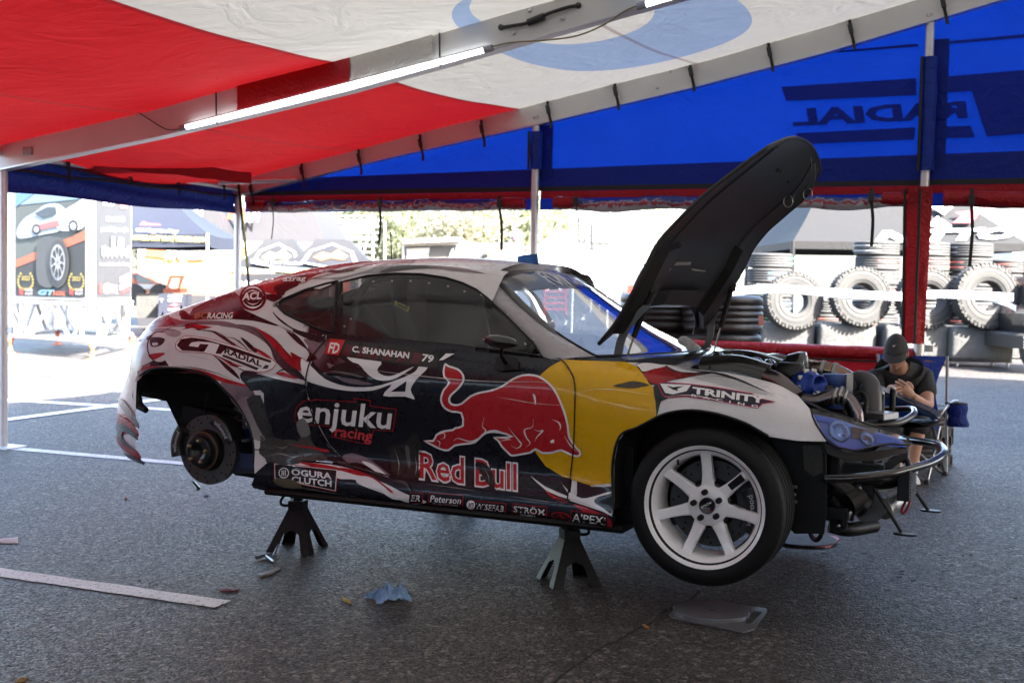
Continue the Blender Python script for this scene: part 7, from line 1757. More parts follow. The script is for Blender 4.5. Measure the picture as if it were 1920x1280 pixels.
# ---- sign tower at the left
TRUSS = pm('white truss tube', (.66, .66, .66), .4)
G0, G1, G2 = on_z(20, 661), on_z(173, 674), on_z(247, 656)
tower = empty('sign_tower', G1, 'tall white truss tower with advertising banners beyond the left pole', 'sign')
def up(g, z): return Vector((g.x, g.y, z))
def zat(g, py):
    lo, hi = -1, 8
    for _ in range(40):
        m = (lo + hi) / 2
        if proj(up(g, m))[1] > py: lo = m
        else: hi = m
    return lo
GB = G0 + (G2 - G1)
for g in (G0, G1, G2, GB):
    MB().beam(up(g, .25), up(g, 4.6), .16, .16).build('corner_post', TRUSS, tower)
    MB().lathe(up(g, 0), EZ, [(.0, .12), (.012, .12), (.02, .04), (.16, .03), (.25, .07), (.25, .0005)], 12).build('levelling_foot', pm('orange foot', (.45, .12, .04), .6), tower)
def face(ga, gb):
    zt, zb = .86, .28
    for z in (zt, zb): MB().tube([up(ga, z), up(gb, z)], .035, 8).build('truss_chord', TRUSS, tower)
    n_ = 4
    for i in range(n_): MB().tube([up(lerp(ga, gb, i / n_), zb if i % 2 else zt), up(lerp(ga, gb, (i + 1) / n_), zt if i % 2 else zb)], .03, 8).build('truss_diagonal', TRUSS, tower)
    for f in (.14, .88): MB().tube([up(lerp(ga, gb, f), zb), up(lerp(ga, gb, f), zt)], .035, 8).build('truss_upright', TRUSS, tower)
    out = (lerp(ga, gb, .5) - (G0 + G2) / 2).normalized()
    b = MB().prism([up(lerp(ga, gb, .02), .92), up(lerp(ga, gb, .98), .92), up(lerp(ga, gb, .98), 4.6), up(lerp(ga, gb, .02), 4.6)], -out * .05).build('white_board', pm('white board', (.55, .55, .55), .5), tower)
    return out
o1 = face(G0, G1); o2 = face(G1, G2); face(G0, GB); face(GB, G2)
def fpt(ga, gb, out, lift):
    nrm = (gb - ga).cross(EZ).normalized()
    if nrm.dot(CAM - ga) < 0: nrm = -nrm
    def f(px, py):
        d = ray(px, py); t = (ga + nrm * lift - CAM).dot(nrm) / d.dot(nrm); return CAM + d * t
    return f
def bpoly(pix, fn, mat, name='banner_print'): 
    vs, fs = poly2d(pix); return MB().add([fn(x, y) for x, y in vs], fs).build(name, mat, tower)
L1_ = lambda k: fpt(G0, G1, o1, .012 + .006 * k); L2_ = lambda k: fpt(G1, G2, o2, .012 + .006 * k)
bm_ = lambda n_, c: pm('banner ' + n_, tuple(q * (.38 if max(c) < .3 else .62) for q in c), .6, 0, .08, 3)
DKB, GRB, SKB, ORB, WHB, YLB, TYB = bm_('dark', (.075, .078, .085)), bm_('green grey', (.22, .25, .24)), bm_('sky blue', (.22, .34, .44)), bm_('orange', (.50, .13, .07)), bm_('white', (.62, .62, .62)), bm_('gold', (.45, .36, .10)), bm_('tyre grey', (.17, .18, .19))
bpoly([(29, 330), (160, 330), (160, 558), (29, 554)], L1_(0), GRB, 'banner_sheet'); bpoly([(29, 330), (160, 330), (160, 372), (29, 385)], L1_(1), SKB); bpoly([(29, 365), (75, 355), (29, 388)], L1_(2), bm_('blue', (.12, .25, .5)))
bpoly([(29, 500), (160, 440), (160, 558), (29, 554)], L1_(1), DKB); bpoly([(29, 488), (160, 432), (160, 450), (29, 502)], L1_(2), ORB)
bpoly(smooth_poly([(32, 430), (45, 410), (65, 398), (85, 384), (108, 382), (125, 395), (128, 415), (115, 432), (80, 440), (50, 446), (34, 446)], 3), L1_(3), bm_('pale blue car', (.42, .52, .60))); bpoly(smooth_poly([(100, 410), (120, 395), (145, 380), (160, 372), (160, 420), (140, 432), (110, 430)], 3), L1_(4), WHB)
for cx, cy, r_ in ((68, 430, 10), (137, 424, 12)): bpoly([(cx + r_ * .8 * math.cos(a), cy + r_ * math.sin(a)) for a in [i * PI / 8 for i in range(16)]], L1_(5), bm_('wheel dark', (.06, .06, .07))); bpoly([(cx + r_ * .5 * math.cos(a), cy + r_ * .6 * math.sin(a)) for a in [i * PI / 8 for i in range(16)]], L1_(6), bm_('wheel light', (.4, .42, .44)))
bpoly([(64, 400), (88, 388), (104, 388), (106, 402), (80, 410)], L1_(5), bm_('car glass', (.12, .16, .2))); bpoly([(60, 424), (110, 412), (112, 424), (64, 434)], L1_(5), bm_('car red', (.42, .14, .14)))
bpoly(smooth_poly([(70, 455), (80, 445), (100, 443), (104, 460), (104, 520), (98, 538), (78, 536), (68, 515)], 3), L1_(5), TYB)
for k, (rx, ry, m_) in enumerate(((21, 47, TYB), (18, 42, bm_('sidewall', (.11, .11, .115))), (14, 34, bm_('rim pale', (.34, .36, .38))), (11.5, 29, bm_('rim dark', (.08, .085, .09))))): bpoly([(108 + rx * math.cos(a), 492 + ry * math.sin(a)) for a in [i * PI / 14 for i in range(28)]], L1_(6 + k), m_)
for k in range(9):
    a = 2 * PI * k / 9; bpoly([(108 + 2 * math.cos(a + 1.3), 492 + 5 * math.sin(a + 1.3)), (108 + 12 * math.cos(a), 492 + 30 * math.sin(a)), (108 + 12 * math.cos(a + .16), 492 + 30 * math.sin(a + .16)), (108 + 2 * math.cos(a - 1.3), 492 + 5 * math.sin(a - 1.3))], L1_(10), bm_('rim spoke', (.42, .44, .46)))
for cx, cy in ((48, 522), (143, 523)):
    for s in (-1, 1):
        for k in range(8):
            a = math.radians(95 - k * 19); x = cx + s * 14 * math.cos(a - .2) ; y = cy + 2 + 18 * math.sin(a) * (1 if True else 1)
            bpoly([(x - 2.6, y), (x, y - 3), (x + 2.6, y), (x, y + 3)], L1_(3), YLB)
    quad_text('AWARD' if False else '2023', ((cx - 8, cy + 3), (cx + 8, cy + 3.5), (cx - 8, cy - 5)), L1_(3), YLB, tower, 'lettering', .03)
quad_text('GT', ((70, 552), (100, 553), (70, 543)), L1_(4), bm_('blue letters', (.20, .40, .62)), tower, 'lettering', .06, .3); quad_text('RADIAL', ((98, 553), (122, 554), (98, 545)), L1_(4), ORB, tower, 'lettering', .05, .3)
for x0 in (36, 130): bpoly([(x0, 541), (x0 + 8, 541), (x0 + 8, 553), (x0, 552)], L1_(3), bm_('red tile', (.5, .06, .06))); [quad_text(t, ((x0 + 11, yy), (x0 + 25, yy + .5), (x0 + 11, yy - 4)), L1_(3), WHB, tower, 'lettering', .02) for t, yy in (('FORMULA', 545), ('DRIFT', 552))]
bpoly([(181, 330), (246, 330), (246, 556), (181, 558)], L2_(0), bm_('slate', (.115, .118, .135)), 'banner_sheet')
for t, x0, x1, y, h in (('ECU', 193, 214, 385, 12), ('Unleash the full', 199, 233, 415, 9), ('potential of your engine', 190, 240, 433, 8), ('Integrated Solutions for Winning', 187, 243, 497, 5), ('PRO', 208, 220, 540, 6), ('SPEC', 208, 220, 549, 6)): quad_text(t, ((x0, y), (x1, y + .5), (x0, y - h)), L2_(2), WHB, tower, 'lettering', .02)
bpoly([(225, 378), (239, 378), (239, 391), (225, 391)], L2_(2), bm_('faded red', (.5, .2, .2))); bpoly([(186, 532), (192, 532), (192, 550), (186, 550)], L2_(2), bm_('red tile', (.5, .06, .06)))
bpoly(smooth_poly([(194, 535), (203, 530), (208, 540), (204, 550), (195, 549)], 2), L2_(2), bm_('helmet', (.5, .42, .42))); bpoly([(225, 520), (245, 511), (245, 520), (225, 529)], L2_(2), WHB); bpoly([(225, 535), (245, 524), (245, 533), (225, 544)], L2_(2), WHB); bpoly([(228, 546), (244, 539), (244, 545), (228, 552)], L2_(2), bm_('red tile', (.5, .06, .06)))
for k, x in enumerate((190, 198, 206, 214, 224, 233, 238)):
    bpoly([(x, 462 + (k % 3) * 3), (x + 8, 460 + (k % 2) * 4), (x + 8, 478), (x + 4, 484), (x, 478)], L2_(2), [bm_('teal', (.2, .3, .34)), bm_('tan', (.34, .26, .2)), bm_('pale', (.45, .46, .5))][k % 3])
bpoly([(208, 444), (216, 444), (216, 480), (208, 480)], L2_(3), bm_('grey part', (.25, .28, .30))); bpoly([(222, 444), (232, 446), (232, 470), (220, 474)], L2_(3), bm_('pale', (.45, .46, .5)))
# ---- canopies beyond the left end
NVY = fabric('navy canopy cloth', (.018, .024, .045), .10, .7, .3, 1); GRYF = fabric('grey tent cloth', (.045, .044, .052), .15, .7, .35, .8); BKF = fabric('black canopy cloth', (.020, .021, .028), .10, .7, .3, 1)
D1 = 25.0
g = gpt(300, 27.0); ag, cs, tp = canopy('battery_canopy', 'navy canopy with yellow web address on its valance, left background', g, 2.75, 2.75, .0, 2.25, 3.35, .27, NVY, top=.05)
VY = pm('valance yellow', (.55, .46, .10), .6); PW_ = pm('print white bright', (.66, .66, .66), .6); PR_ = pm('print red', (.48, .06, .08), .6); PO_ = pm('print orange', (.40, .09, .03), .6)
Df = (cs[0] - CAM).dot(FW) - .05
letters('ANTIGRAVITYBATTERIES.COM', (238, 449), (387, 454), 9, Df, VY, ag, .03); letters('antigravity', (255, 433), (335, 437), 7, Df - .0, PW_, ag, .02)
bpoly2 = lambda pix, D, mat, parent, name='print_shape': MB().add([pt(x, y, D) for x, y in poly2d(pix)[0]], poly2d(pix)[1]).build(name, mat, parent)
bpoly2([(257, 427), (268, 414), (278, 418), (300, 420), (310, 430), (292, 428), (280, 424), (270, 430)], Df - .0 + .35, PR_, ag)
# big inflatable grey tents with stripes
def dome(name, label, px0, px1, ytop, D, shade):
    a = gpt(px0, D); b = gpt(px1, D); zt = pt((px0 + px1) / 2, ytop, D).z; L = b - a; dp = Vector((FW.x, FW.y, 0)).normalized() * 5; root = empty(name, (a + b) / 2, label, 'tent', 'grey striped tents in the left background')
    H = zt
    def P(s, t, q): 
        k = math.sin(PI * s) ** .5 if 0 < s < 1 else 0
        return a + L * s + dp * q + EZ * t
    # front wall in bands: grey, white, orange, red-orange, grey
    bands = ((0, .85, GRYF), (.85, 1.45, pm('tent red orange', (.32, .09, .05), .7)), (1.45, 1.85, pm('tent orange', (.42, .20, .06), .7)), (1.85, 2.35, pm('tent cream', (.55, .50, .38), .7)), (2.35, H, GRYF))
    def width(z): return 1 - .45 * max(0, (z - 2.0) / (H - 2.0)) ** 1.6
    for z0, z1, m_ in bands:
        n_ = 10; fr = [[a + L * (.5 + (s - .5) * width(lerp(z0, z1, j / n_))) + EZ * lerp(z0, z1, j / n_) + dp * (.06 * max(0, lerp(z0, z1, j / n_) - 2)) for s in [i / 12 for i in range(13)]] for j in range(n_ + 1)]
        MB().grid(fr).build('front_wall', m_, root)
        for e in (0, -1): MB().grid([[r[e], r[e] + dp] for r in fr]).build('end_wall', m_, root)
    top = [a + L * (.5 + (s - .5) * width(H)) + EZ * H + dp * (.06 * (H - 2)) for s in (0, 1)]; MB().grid([top, [p + dp for p in top]]).build('roof', GRYF, root)
    return root
dm1 = dome('striped_tent', 'big grey tent with cream and orange stripes behind the battery canopy', 258, 428, 372, 33, 0)
dm2 = dome('striped_tent', 'big grey tent with orange stripes seen behind the corner pole', 432, 610, 380, 34, 0)
for (x, y, w_, r_, Dd) in ((325, 412, 55, dm1, 32.9), (283, 484, 60, dm1, 32.9), (437, 414, 50, dm2, 33.9), (440, 488, 40, dm2, 33.9)):
    bpoly2([(x - 4, y - 28), (x + w_ * .5, y - 26), (x + w_ * .42, y), (x - 12, y - 4)], Dd - .02, PO_, r_); bpoly2([(x, y - 32), (x + w_ * .6, y - 30), (x + w_ * .58, y - 24), (x - 2, y - 26)], Dd - .04, PW_, r_); letters('K', (x + w_ * .44, y), (x + w_ * .68, y + 1), 24, Dd - .06, PW_, r_, .06, .2); letters('N', (x + w_ * .66, y), (x + w_ * .95, y + 1), 22, Dd - .06, PW_, r_, .06, .2)
bpoly2([(354, 476), (393, 473), (392, 482), (383, 483), (383, 486), (354, 487)], 32.85, PW_, dm1)
# black canopies with diamond logos
def diamond_canopy(px, D, w_, label, logo):
    g = gpt(px, D + 1.8); rt, cs, tp = canopy('diamond_canopy', label, g, w_, w_, .05, pt(px, 500, D).z, pt(px, 444, D).z, .10, BKF, pm('cream valance', (.42, .38, .2), .7), top=.3, group='black canopies with diamond logos')
    def sl(u_, v_): return lerp(lerp(cs[0], cs[1], u_), lerp(tp[0], tp[1], u_), v_) + (CAM - g).normalized() * .12 - EZ * .06
    dm = [(.5, .95), (.86, .66), (.80, .22), (.5, .08), (.2, .22), (.14, .66)]
    MB().add([sl(*q) for q in dm], [tuple(range(6))]).build('logo_frame', PW_, rt)
    MB().add([sl(.5 + (x - .5) * .86, .5 + (y - .5) * .86) + (CAM - g).normalized() * .03 for x, y in dm], [tuple(range(6))]).build('logo_field', BKF, rt)
    MB().add([sl(*q) + (CAM - g).normalized() * .06 for q in ((.28, .42), (.36, .62), (.5, .55), (.62, .72), (.74, .48), (.66, .34), (.5, .40), (.40, .30))], [tuple(range(8))]).build('logo_flash', PO_ if logo else VY, rt)
    return rt, cs
dc1, cs1 = diamond_canopy(525, 24, 1.9, 'black canopy with yellow diamond logo left of the car roof', 0)
dc2, cs2 = diamond_canopy(625, 23.2, 2.2, 'black canopy with larger orange diamond logo above the rear window', 1)
letters('Reflect Your Passion', (470, 492), (566, 496), 6, 22.6, PW_, dc1, .02, .2)
bn = slab('banner_board', [(447, 514), (530, 512), (530, 548), (447, 548)], 23.5, .1, BKF); tag(bn, 'dark low banner board with white words behind the boot lid', 'banner')
letters('Reflect Your Passion', (450, 536), (524, 532), 9, 23.4, PW_, bn, .02)
# orange show car with wing
ORC = pm('orange car paint', (.42, .06, .012), .25, 0, .05, 10, 0, 10, .5)
oc_ = empty('orange_show_car', gpt(280, 29), 'orange show car with tall rear wing displayed by the striped tent', 'car')
slab('body', [(232, 549), (232, 520), (245, 512), (258, 512), (275, 520), (305, 532), (312, 540), (312, 549)], 29, 1.7, ORC, oc_); slab('glass', [(246, 516), (258, 514), (278, 524), (290, 531), (262, 531)], 28.97, .02, pm('car glass dark', (.10, .14, .18), .1), oc_)
slab('side_band', [(258, 532), (300, 534), (304, 542), (262, 542)], 28.96, .02, PW_, oc_)
for a in ([(318, 517), (346, 517), (347, 521), (318, 521)],): slab('wing_blade', a, 28.6, .5, ORC, oc_)
for x in (316, 338): slab('wing_upright', [(x, 521), (x + 4, 521), (x - 2, 543), (x - 6, 543)], 28.6, .08, ORC, oc_)
slab('rear_bumper', [(306, 541), (338, 541), (338, 549), (306, 549)], 28.4, .6, pm('dark orange', (.40, .08, .02), .4), oc_)
for x in (250, 300): MB().lathe(pt(x, 552, 28.9), FW, [(0, .0005), (0, .26), (.2, .26), (.2, .0005)], 20, False).build('wheel', KNOB, oc_)
tbc = slab('covered_table', [(256, 550), (298, 550), (300, 596), (254, 596)], 26.5, .8, fabric('grey table cloth', (.08, .08, .076), .05, .8, .8, 2)); tag(tbc, 'table under a grey cloth before the orange show car', 'table')
bx_ = slab('display_box', [(298, 552), (305, 550), (347, 551), (340, 605), (296, 605)], 26, .6, pm('navy display board', (.025, .03, .05), .5)); tag(bx_, 'navy display counter with battery lettering right of the covered table', 'counter')
for t, x0, x1, y in (('ANTIGRAVITY', 315, 342, 557), ('BATTERIES', 315, 340, 565), ('LITHIUM', 316, 338, 582)): letters(t, (x0, y), (x1, y), 4, 25.97, PW_, bx_)
bpoly2([(317, 574), (326, 567), (336, 570), (330, 576), (322, 574)], 25.96, PR_, bx_); letters('Y', (300, 566), (306, 566), 6, 25.95, PW_, bx_)
# ---- middle distance
def scaffold(name, label, px0, px1, y0, y1, D, nx, ny, depth, cat='grandstand'):
    root = empty(name, gpt((px0 + px1) / 2, D), label, cat); m_ = pm('galvanised scaffold', (.34, .34, .33), .5); dv = Vector((FW.x, FW.y, 0)).normalized() * depth
    for i in range(nx + 1):
        x = lerp(px0, px1, i / nx); p = pt(x, y0, D); MB().tube([Vector((p.x, p.y, 0)), p], .06, 6).build('post', m_, root); MB().tube([Vector((p.x, p.y, 0)) + dv, p + dv], .06, 6).build('post', m_, root)
    for j in range(ny):
        a = pt(px0, lerp(y0, y1, j / ny), D); b = pt(px1, lerp(y0, y1, j / ny), D); f = j / max(1, ny - 1)
        MB().beam(a + dv * (1 - f) * .8, b + dv * (1 - f) * .8, .5, .07).build('seat_row', m_, root); MB().tube([a, b], .045, 6).build('rail', m_, root)
    for i in range(nx):
        if i % 2 == 0: MB().tube([pt(lerp(px0, px1, i / nx), y1, D), pt(lerp(px0, px1, (i + 1) / nx), y0, D)], .045, 6).build('brace', m_, root)
    return root
scaffold('grandstand', 'white scaffold grandstand beyond the black canopies', 525, 700, 405, 500, 55, 7, 7, 5)
scaffold('grandstand', 'pale scaffold grandstand above the white canopies, centre right', 1080, 1330, 398, 500, 60, 8, 9, 6)
bl = slab('screen_block', [(1110, 420), (1147, 420), (1147, 456), (1110, 456)], 58, 1.5, pm('grey screen panel', (.06, .065, .065), .6)); tag(bl, 'dark grey panel set in the grandstand behind the centre pole', 'panel')
# trailer with raised hatch, fence, round sign
trl = empty('box_trailer', gpt(815, 40), 'white box trailer with open side hatch above the car roof', 'trailer')
slab('trailer_body', [(754, 456), (862, 452), (862, 505), (754, 505)], 40, 2.5, WHT, trl); slab('hatch_opening', [(758, 462), (855, 459), (853, 498), (760, 498)], 39.95, .1, pm('trailer inside', (.08, .08, .075), .7), trl); slab('inner_cabinet', [(762, 466), (806, 464), (800, 490), (764, 492)], 39.9, .1, pm('cabinet pale', (.42, .42, .40), .6), trl); slab('hatch_door', [(754, 449), (866, 445), (866, 452), (754, 456)], 39.5, .9, WHT, trl); slab('hatch_prop', [(846, 468), (851, 464), (843, 500), (838, 500)], 39.85, .05, WHT, trl)
fen = empty('banner_fence', gpt(925, 48), 'dark fence with orange letters and a red post behind the car roof', 'fence')
FEND = pm('fence mesh dark', (.05, .055, .06), .7, 0, .2, 2)
for i in range(8): slab('fence_panel', [(864 + i * 15, 454), (878.5 + i * 15, 454), (878.5 + i * 15, 500), (864 + i * 15, 500)], 48, .1, FEND, fen)
slab('red_post', [(871, 452), (884, 452), (884, 500), (871, 500)], 47.8, .2, pm('faded red panel', (.45, .12, .12), .6), fen); letters('S', (914, 482), (931, 482), 20, 47.7, PO_, fen, .05); letters('COR', (933, 482), (965, 481), 16, 47.7, PO_, fen, .05)
rs = empty('round_sign', gpt(969, 46), 'round dark sign with red square mark left of the centre pole', 'sign')
rsc = pt(969, 441, 46); MB().lathe(rsc, FW, [(0, .0005), (0, .24), (.1, .24), (.1, .0005)], 28, False).build('sign_disc', pm('sign navy', (.09, .09, .14), .6), rs); MB().tube([Vector((rsc.x, rsc.y, 0)), rsc], .04, 8).build('sign_post', WHT, rs)
bpoly2([(963, 438), (976, 438), (976, 449), (963, 449)], 45.9, PR_, rs); bpoly2([(965, 440), (974, 440), (974, 449), (965, 449)], 45.88, PW_, rs)
# white pagoda canopies
for px, D, w_, ye, yp, lab in ((1045, 36, 3.6, 505, 432, 'white peaked canopy just right of the centre pole'), (955, 42, 3.4, 505, 460, 'white canopy behind the tape roll on the car roof'), (1163, 33, 3.1, 508, 444, 'white peaked canopy between centre pole and bonnet'), (1300, 40, 3.5, 500, 440, 'white canopy mostly hidden behind the open bonnet')):
    g = gpt(px, D); canopy('white_canopy', lab, g, w_, w_, .1, pt(px, ye, D).z, pt(px, yp, D).z, .25, WFAB, top=.02, group='white peaked canopies in the middle distance')
for px, D, w_ in ((1045, 35.0, 2.6),):
    sw2 = slab('tent_wall', [(990, 515), (1096, 515), (1096, 600), (990, 600)], 37.5, .05, WFAB); tag(sw2, 'white cloth side wall hanging from the pagoda canopy', 'tent wall')
ff = empty('plank_fence', gpt(1150, 44), 'grey upright plank fence below the white canopies', 'fence')
for i in range(26): slab('plank', [(1098 + i * 5, 512), (1102.2 + i * 5, 512), (1102.2 + i * 5, 560), (1098 + i * 5, 560)], 44, .06, pm('grey planks', (.10, .10, .095), .7, 0, .25, 3), ff)
for i in range(40): pass
# dark SUV seen from behind
suv = empty('parked_suv', gpt(1225, 27), 'dark SUV with red tail lamp parked left of the bonnet', 'car'); SU = pm('dark suv paint', (.03, .035, .04), .25, 0, .1, 5, 0, 10, .5)
slab('lower_body', [(1178, 600), (1176, 560), (1184, 535), (1300, 532), (1330, 545), (1330, 600)], 27, 1.8, SU, suv); slab('cabin', [(1186, 536), (1200, 505), (1215, 499), (1275, 499), (1298, 533)], 27.1, 1.6, SU, suv); slab('rear_glass', [(1192, 533), (1203, 508), (1214, 503), (1220, 533)], 26.97, .03, pm('suv glass', (.25, .32, .38), .1), suv); slab('side_glass', [(1224, 532), (1224, 505), (1270, 505), (1288, 532)], 26.97, .03, pm('suv glass', (.25, .32, .38), .1), suv); slab('tail_lamp', [(1176, 535), (1186, 533), (1184, 558), (1177, 556)], 26.95, .08, pm('tail lamp red', (.5, .03, .02), .2), suv); slab('roof_rack', [(1205, 497), (1280, 495), (1280, 493), (1205, 494)], 27.2, 1.2, BLKM, suv)
for x in (1200, 1300): MB().lathe(pt(x, 600, 26.9), FW, [(0, .0005), (0, .34), (.25, .34), (.25, .0005)], 24, False).build('wheel', KNOB, suv)
# red tool trolley seen through the windscreen
tc = empty('tool_trolley', gpt(1040, 24), 'red tool trolley seen through the windscreen', 'trolley'); TR = pm('red trolley', (.40, .05, .05), .4)
for k in range(4): slab('shelf', [(1020, 545 + 11 * k), (1062, 545 + 11 * k), (1062, 548 + 11 * k), (1020, 548 + 11 * k)], 24, .5, TR, tc)
for x in (1020, 1060): slab('upright', [(x, 536), (x + 3, 536), (x + 3, 590), (x, 590)], 24, .5, TR, tc)
for k in range(6): slab('tool_box', [(1024 + 6 * k, 540 + 11 * (k % 4)), (1029 + 6 * k, 540 + 11 * (k % 4)), (1029 + 6 * k, 545 + 11 * (k % 4)), (1024 + 6 * k, 545 + 11 * (k % 4))], 24.1, .3, PW_ if k % 2 else pm('white crates', (.6, .58, .56), .6), tc)
# ---- trees beyond
LEAF = [fabric('leaves %d' % i, c, .35, .7, .1, 1) for i, c in enumerate(((.34, .37, .24), (.40, .42, .28), (.32, .34, .22), (.44, .42, .30)))]; BARK = pm('bark', (.16, .13, .10), .9)
def leaf_tree(px, D, ytop, rad, label, seed, kind):
    rnd = random.Random(seed); g = gpt(px, D); H = pt(px, ytop, D).z; root = empty('broadleaf_tree', g, label, 'tree', 'trees beyond the grandstand')
    MB().tube(cr([g, g + EZ * H * .3 + RT * rnd.uniform(-.3, .3), g + EZ * H * .62], 4), [.28] * 3 + [.22] * 3 + [.15] * 3, 8).build('trunk', BARK, root)
    for k in range(4): a = g + EZ * H * rnd.uniform(.35, .55); MB().tube([a, a + Vector((rnd.uniform(-1, 1), rnd.uniform(-1, 1), .8)) * rad * .55], [.10, .04], 6).build('limb', BARK, root)
    V = []; F = []; cl = [(g + EZ * H * .68 + Vector((rnd.gauss(0, .42) * rad, rnd.gauss(0, .42) * rad, rnd.gauss(0, .16) * H)), rnd.uniform(.25, .5) * rad) for _ in range(16)]
    for c, r_ in cl:
        for _ in range(170):
            d_ = Vector((rnd.gauss(0, 1), rnd.gauss(0, 1), rnd.gauss(0, .8))).normalized() * r_ * rnd.random() ** .4; p = c + d_; a = Vector((rnd.gauss(0, 1), rnd.gauss(0, 1), rnd.gauss(0, 1))).normalized(); b = a.cross(Vector((rnd.random(), rnd.random(), 1))).normalized(); s = rnd.uniform(.12, .24); n0 = len(V)
            V += [p + a * s, p + b * s * .6, p - a * s, p - b * s * .6]; F.append((n0, n0 + 1, n0 + 2, n0 + 3))
    tag(MB().add(V, F).build('crown', LEAF[kind], root), kind='stuff')
for i, (px, D, yt, rad, lab, kd) in enumerate(((735, 74, 372, 3.4, 'broad olive tree above the white trailer', 0), (800, 80, 366, 3.6, 'wide pale green tree above the trailer hatch', 1), (688, 78, 380, 3.0, 'small dark tree at the grandstand end', 2), (905, 82, 368, 3.6, 'broad tree left of the round sign', 1), (850, 70, 380, 2.8, 'yellowish tree above the right end of the trailer', 3), (1010, 86, 374, 3.4, 'pale tree just right of the centre pole', 1), (955, 76, 376, 3.0, 'dark tree just left of the centre pole', 0), (590, 84, 376, 3.6, 'olive tree showing through the left grandstand', 1), (275, 70, 352, 3.0, 'tree top between the sign tower and grey tent', 3), (650, 90, 372, 3.4, 'pale tree behind the black canopies', 3), (540, 92, 380, 3.0, 'small pale tree behind the grey tents', 1), (1190, 95, 385, 3.8, 'tree behind the centre right grandstand', 1))): leaf_tree(px, D, yt, rad, lab, 40 + i, kd)
# ================================================================== tyre display, right background
SLK = RUB
random.seed(3)
def stack(px, D, n_, R, wd, label, rim, mat, group, name='tyre_stacked', first=0, segs=40, grooves=True):
    g = gpt(px, D); src = None; ords = ['bottom', 'second', 'third', 'fourth', 'fifth', 'sixth', 'seventh', 'eighth', 'ninth']
    for k in range(n_):
        c = g + EZ * (wd * (k + .5 + first) + .002) + RT * random.uniform(-.02, .02) + FW * random.uniform(-.02, .02); c.z = wd * (k + .5 + first)
        if src is None: o = tyre(name, c, EZ, R, wd * .985, rim, mat, None, segs); src = o
        else:
            o = src.copy(); COL.objects.link(o); o.location = src.location + (c - src_c); o.rotation_euler.z = random.uniform(0, 3)
            if False: pass
        if k == 0: src_c = c.copy()
        pos = 'top' if k == n_ - 1 else ords[k]
        tag(o, '%s tyre of %s' % (pos, label), 'tyre', group)
# slicks just outside the half wall
stack(1354, 10.35, 4, .345, .315, 'the near stack of wide slicks behind the open bonnet', .24, pm('new slick rubber', (.022, .022, .023), .5, 0, .2, 30, .3, 90), 'wide slicks behind the half wall')
stack(1236, 10.6, 4, .345, .315, 'the darker stack of slicks behind the bonnet hinge', .24, pm('new slick rubber', (.022, .022, .023), .5, 0, .2, 30, .3, 90), 'wide slicks behind the half wall')
lb = MB().add([pt(x, y, 10.0) for x, y in ((1422, 592), (1432, 591), (1432, 610), (1422, 611))], [(0, 1, 2, 3)]).build('tyre_label', pm('red white label', (.5, .2, .18), .6)); tag(lb, 'small red and white paper label on the near slick', 'label')
ROADT = pm('dusty road tyre', (.036, .036, .0365), .75, 0, .2, 20, .35, 70)
DW = 23.6
cols = [(1385, 23.2, 4, 'the leftmost tyre stack beside the bonnet'), (1440, 23.6, 7, 'the second tyre stack, behind the first mud tyre'), (1548, 24.2, 4, 'the low tyre stack between first and second mud tyre'), (1640, 24.0, 8, 'the tall tyre stack behind the second mud tyre'), (1732, 24.0, 8, 'the tall tyre stack behind the red tied wall'), (1815, 24.0, 8, 'the tall tyre stack behind the last mud tyre'), (1885, 25.0, 7, 'the rightmost tyre stack in shade')]
for px, D, n_, lab in cols:
    z_top = None; stack(px, D, n_, .43, .285, lab, .26, ROADT, 'road tyres stacked in the right background')
STR = [pm('tread stripe %d' % i, c, .6) for i, c in enumerate(((.06, .30, .16), (.40, .12, .10), (.08, .20, .45), (.35, .35, .35)))]
k_ = 0
for px, D, n_, lab in cols[1:]:
    g = gpt(px, D)
    for k in range(n_):
        ring = MB(); r_ = .4325
        for q in (-.05, .05): ring.lathe(g + EZ * (.285 * (k + .5) + q), EZ, [(-.012, r_), (.012, r_)], 40)
        o = ring.build('tread_stripe', STR[(k_ * 7 + k * 3) % 4]); k_ += 1
        # printed rings belong to the tyre they circle
        best = min((t for t in COL.objects if t.name.startswith('tyre_stacked') and t.parent is None), key=lambda t: (t.location + Vector((0, 0, .14)) - (g + EZ * (.285 * (k + .5)))).length)
        loc = o.location.copy(); o.parent = best; o.location = loc - best.location; o.rotation_euler.z = -best.rotation_euler.z if False else 0
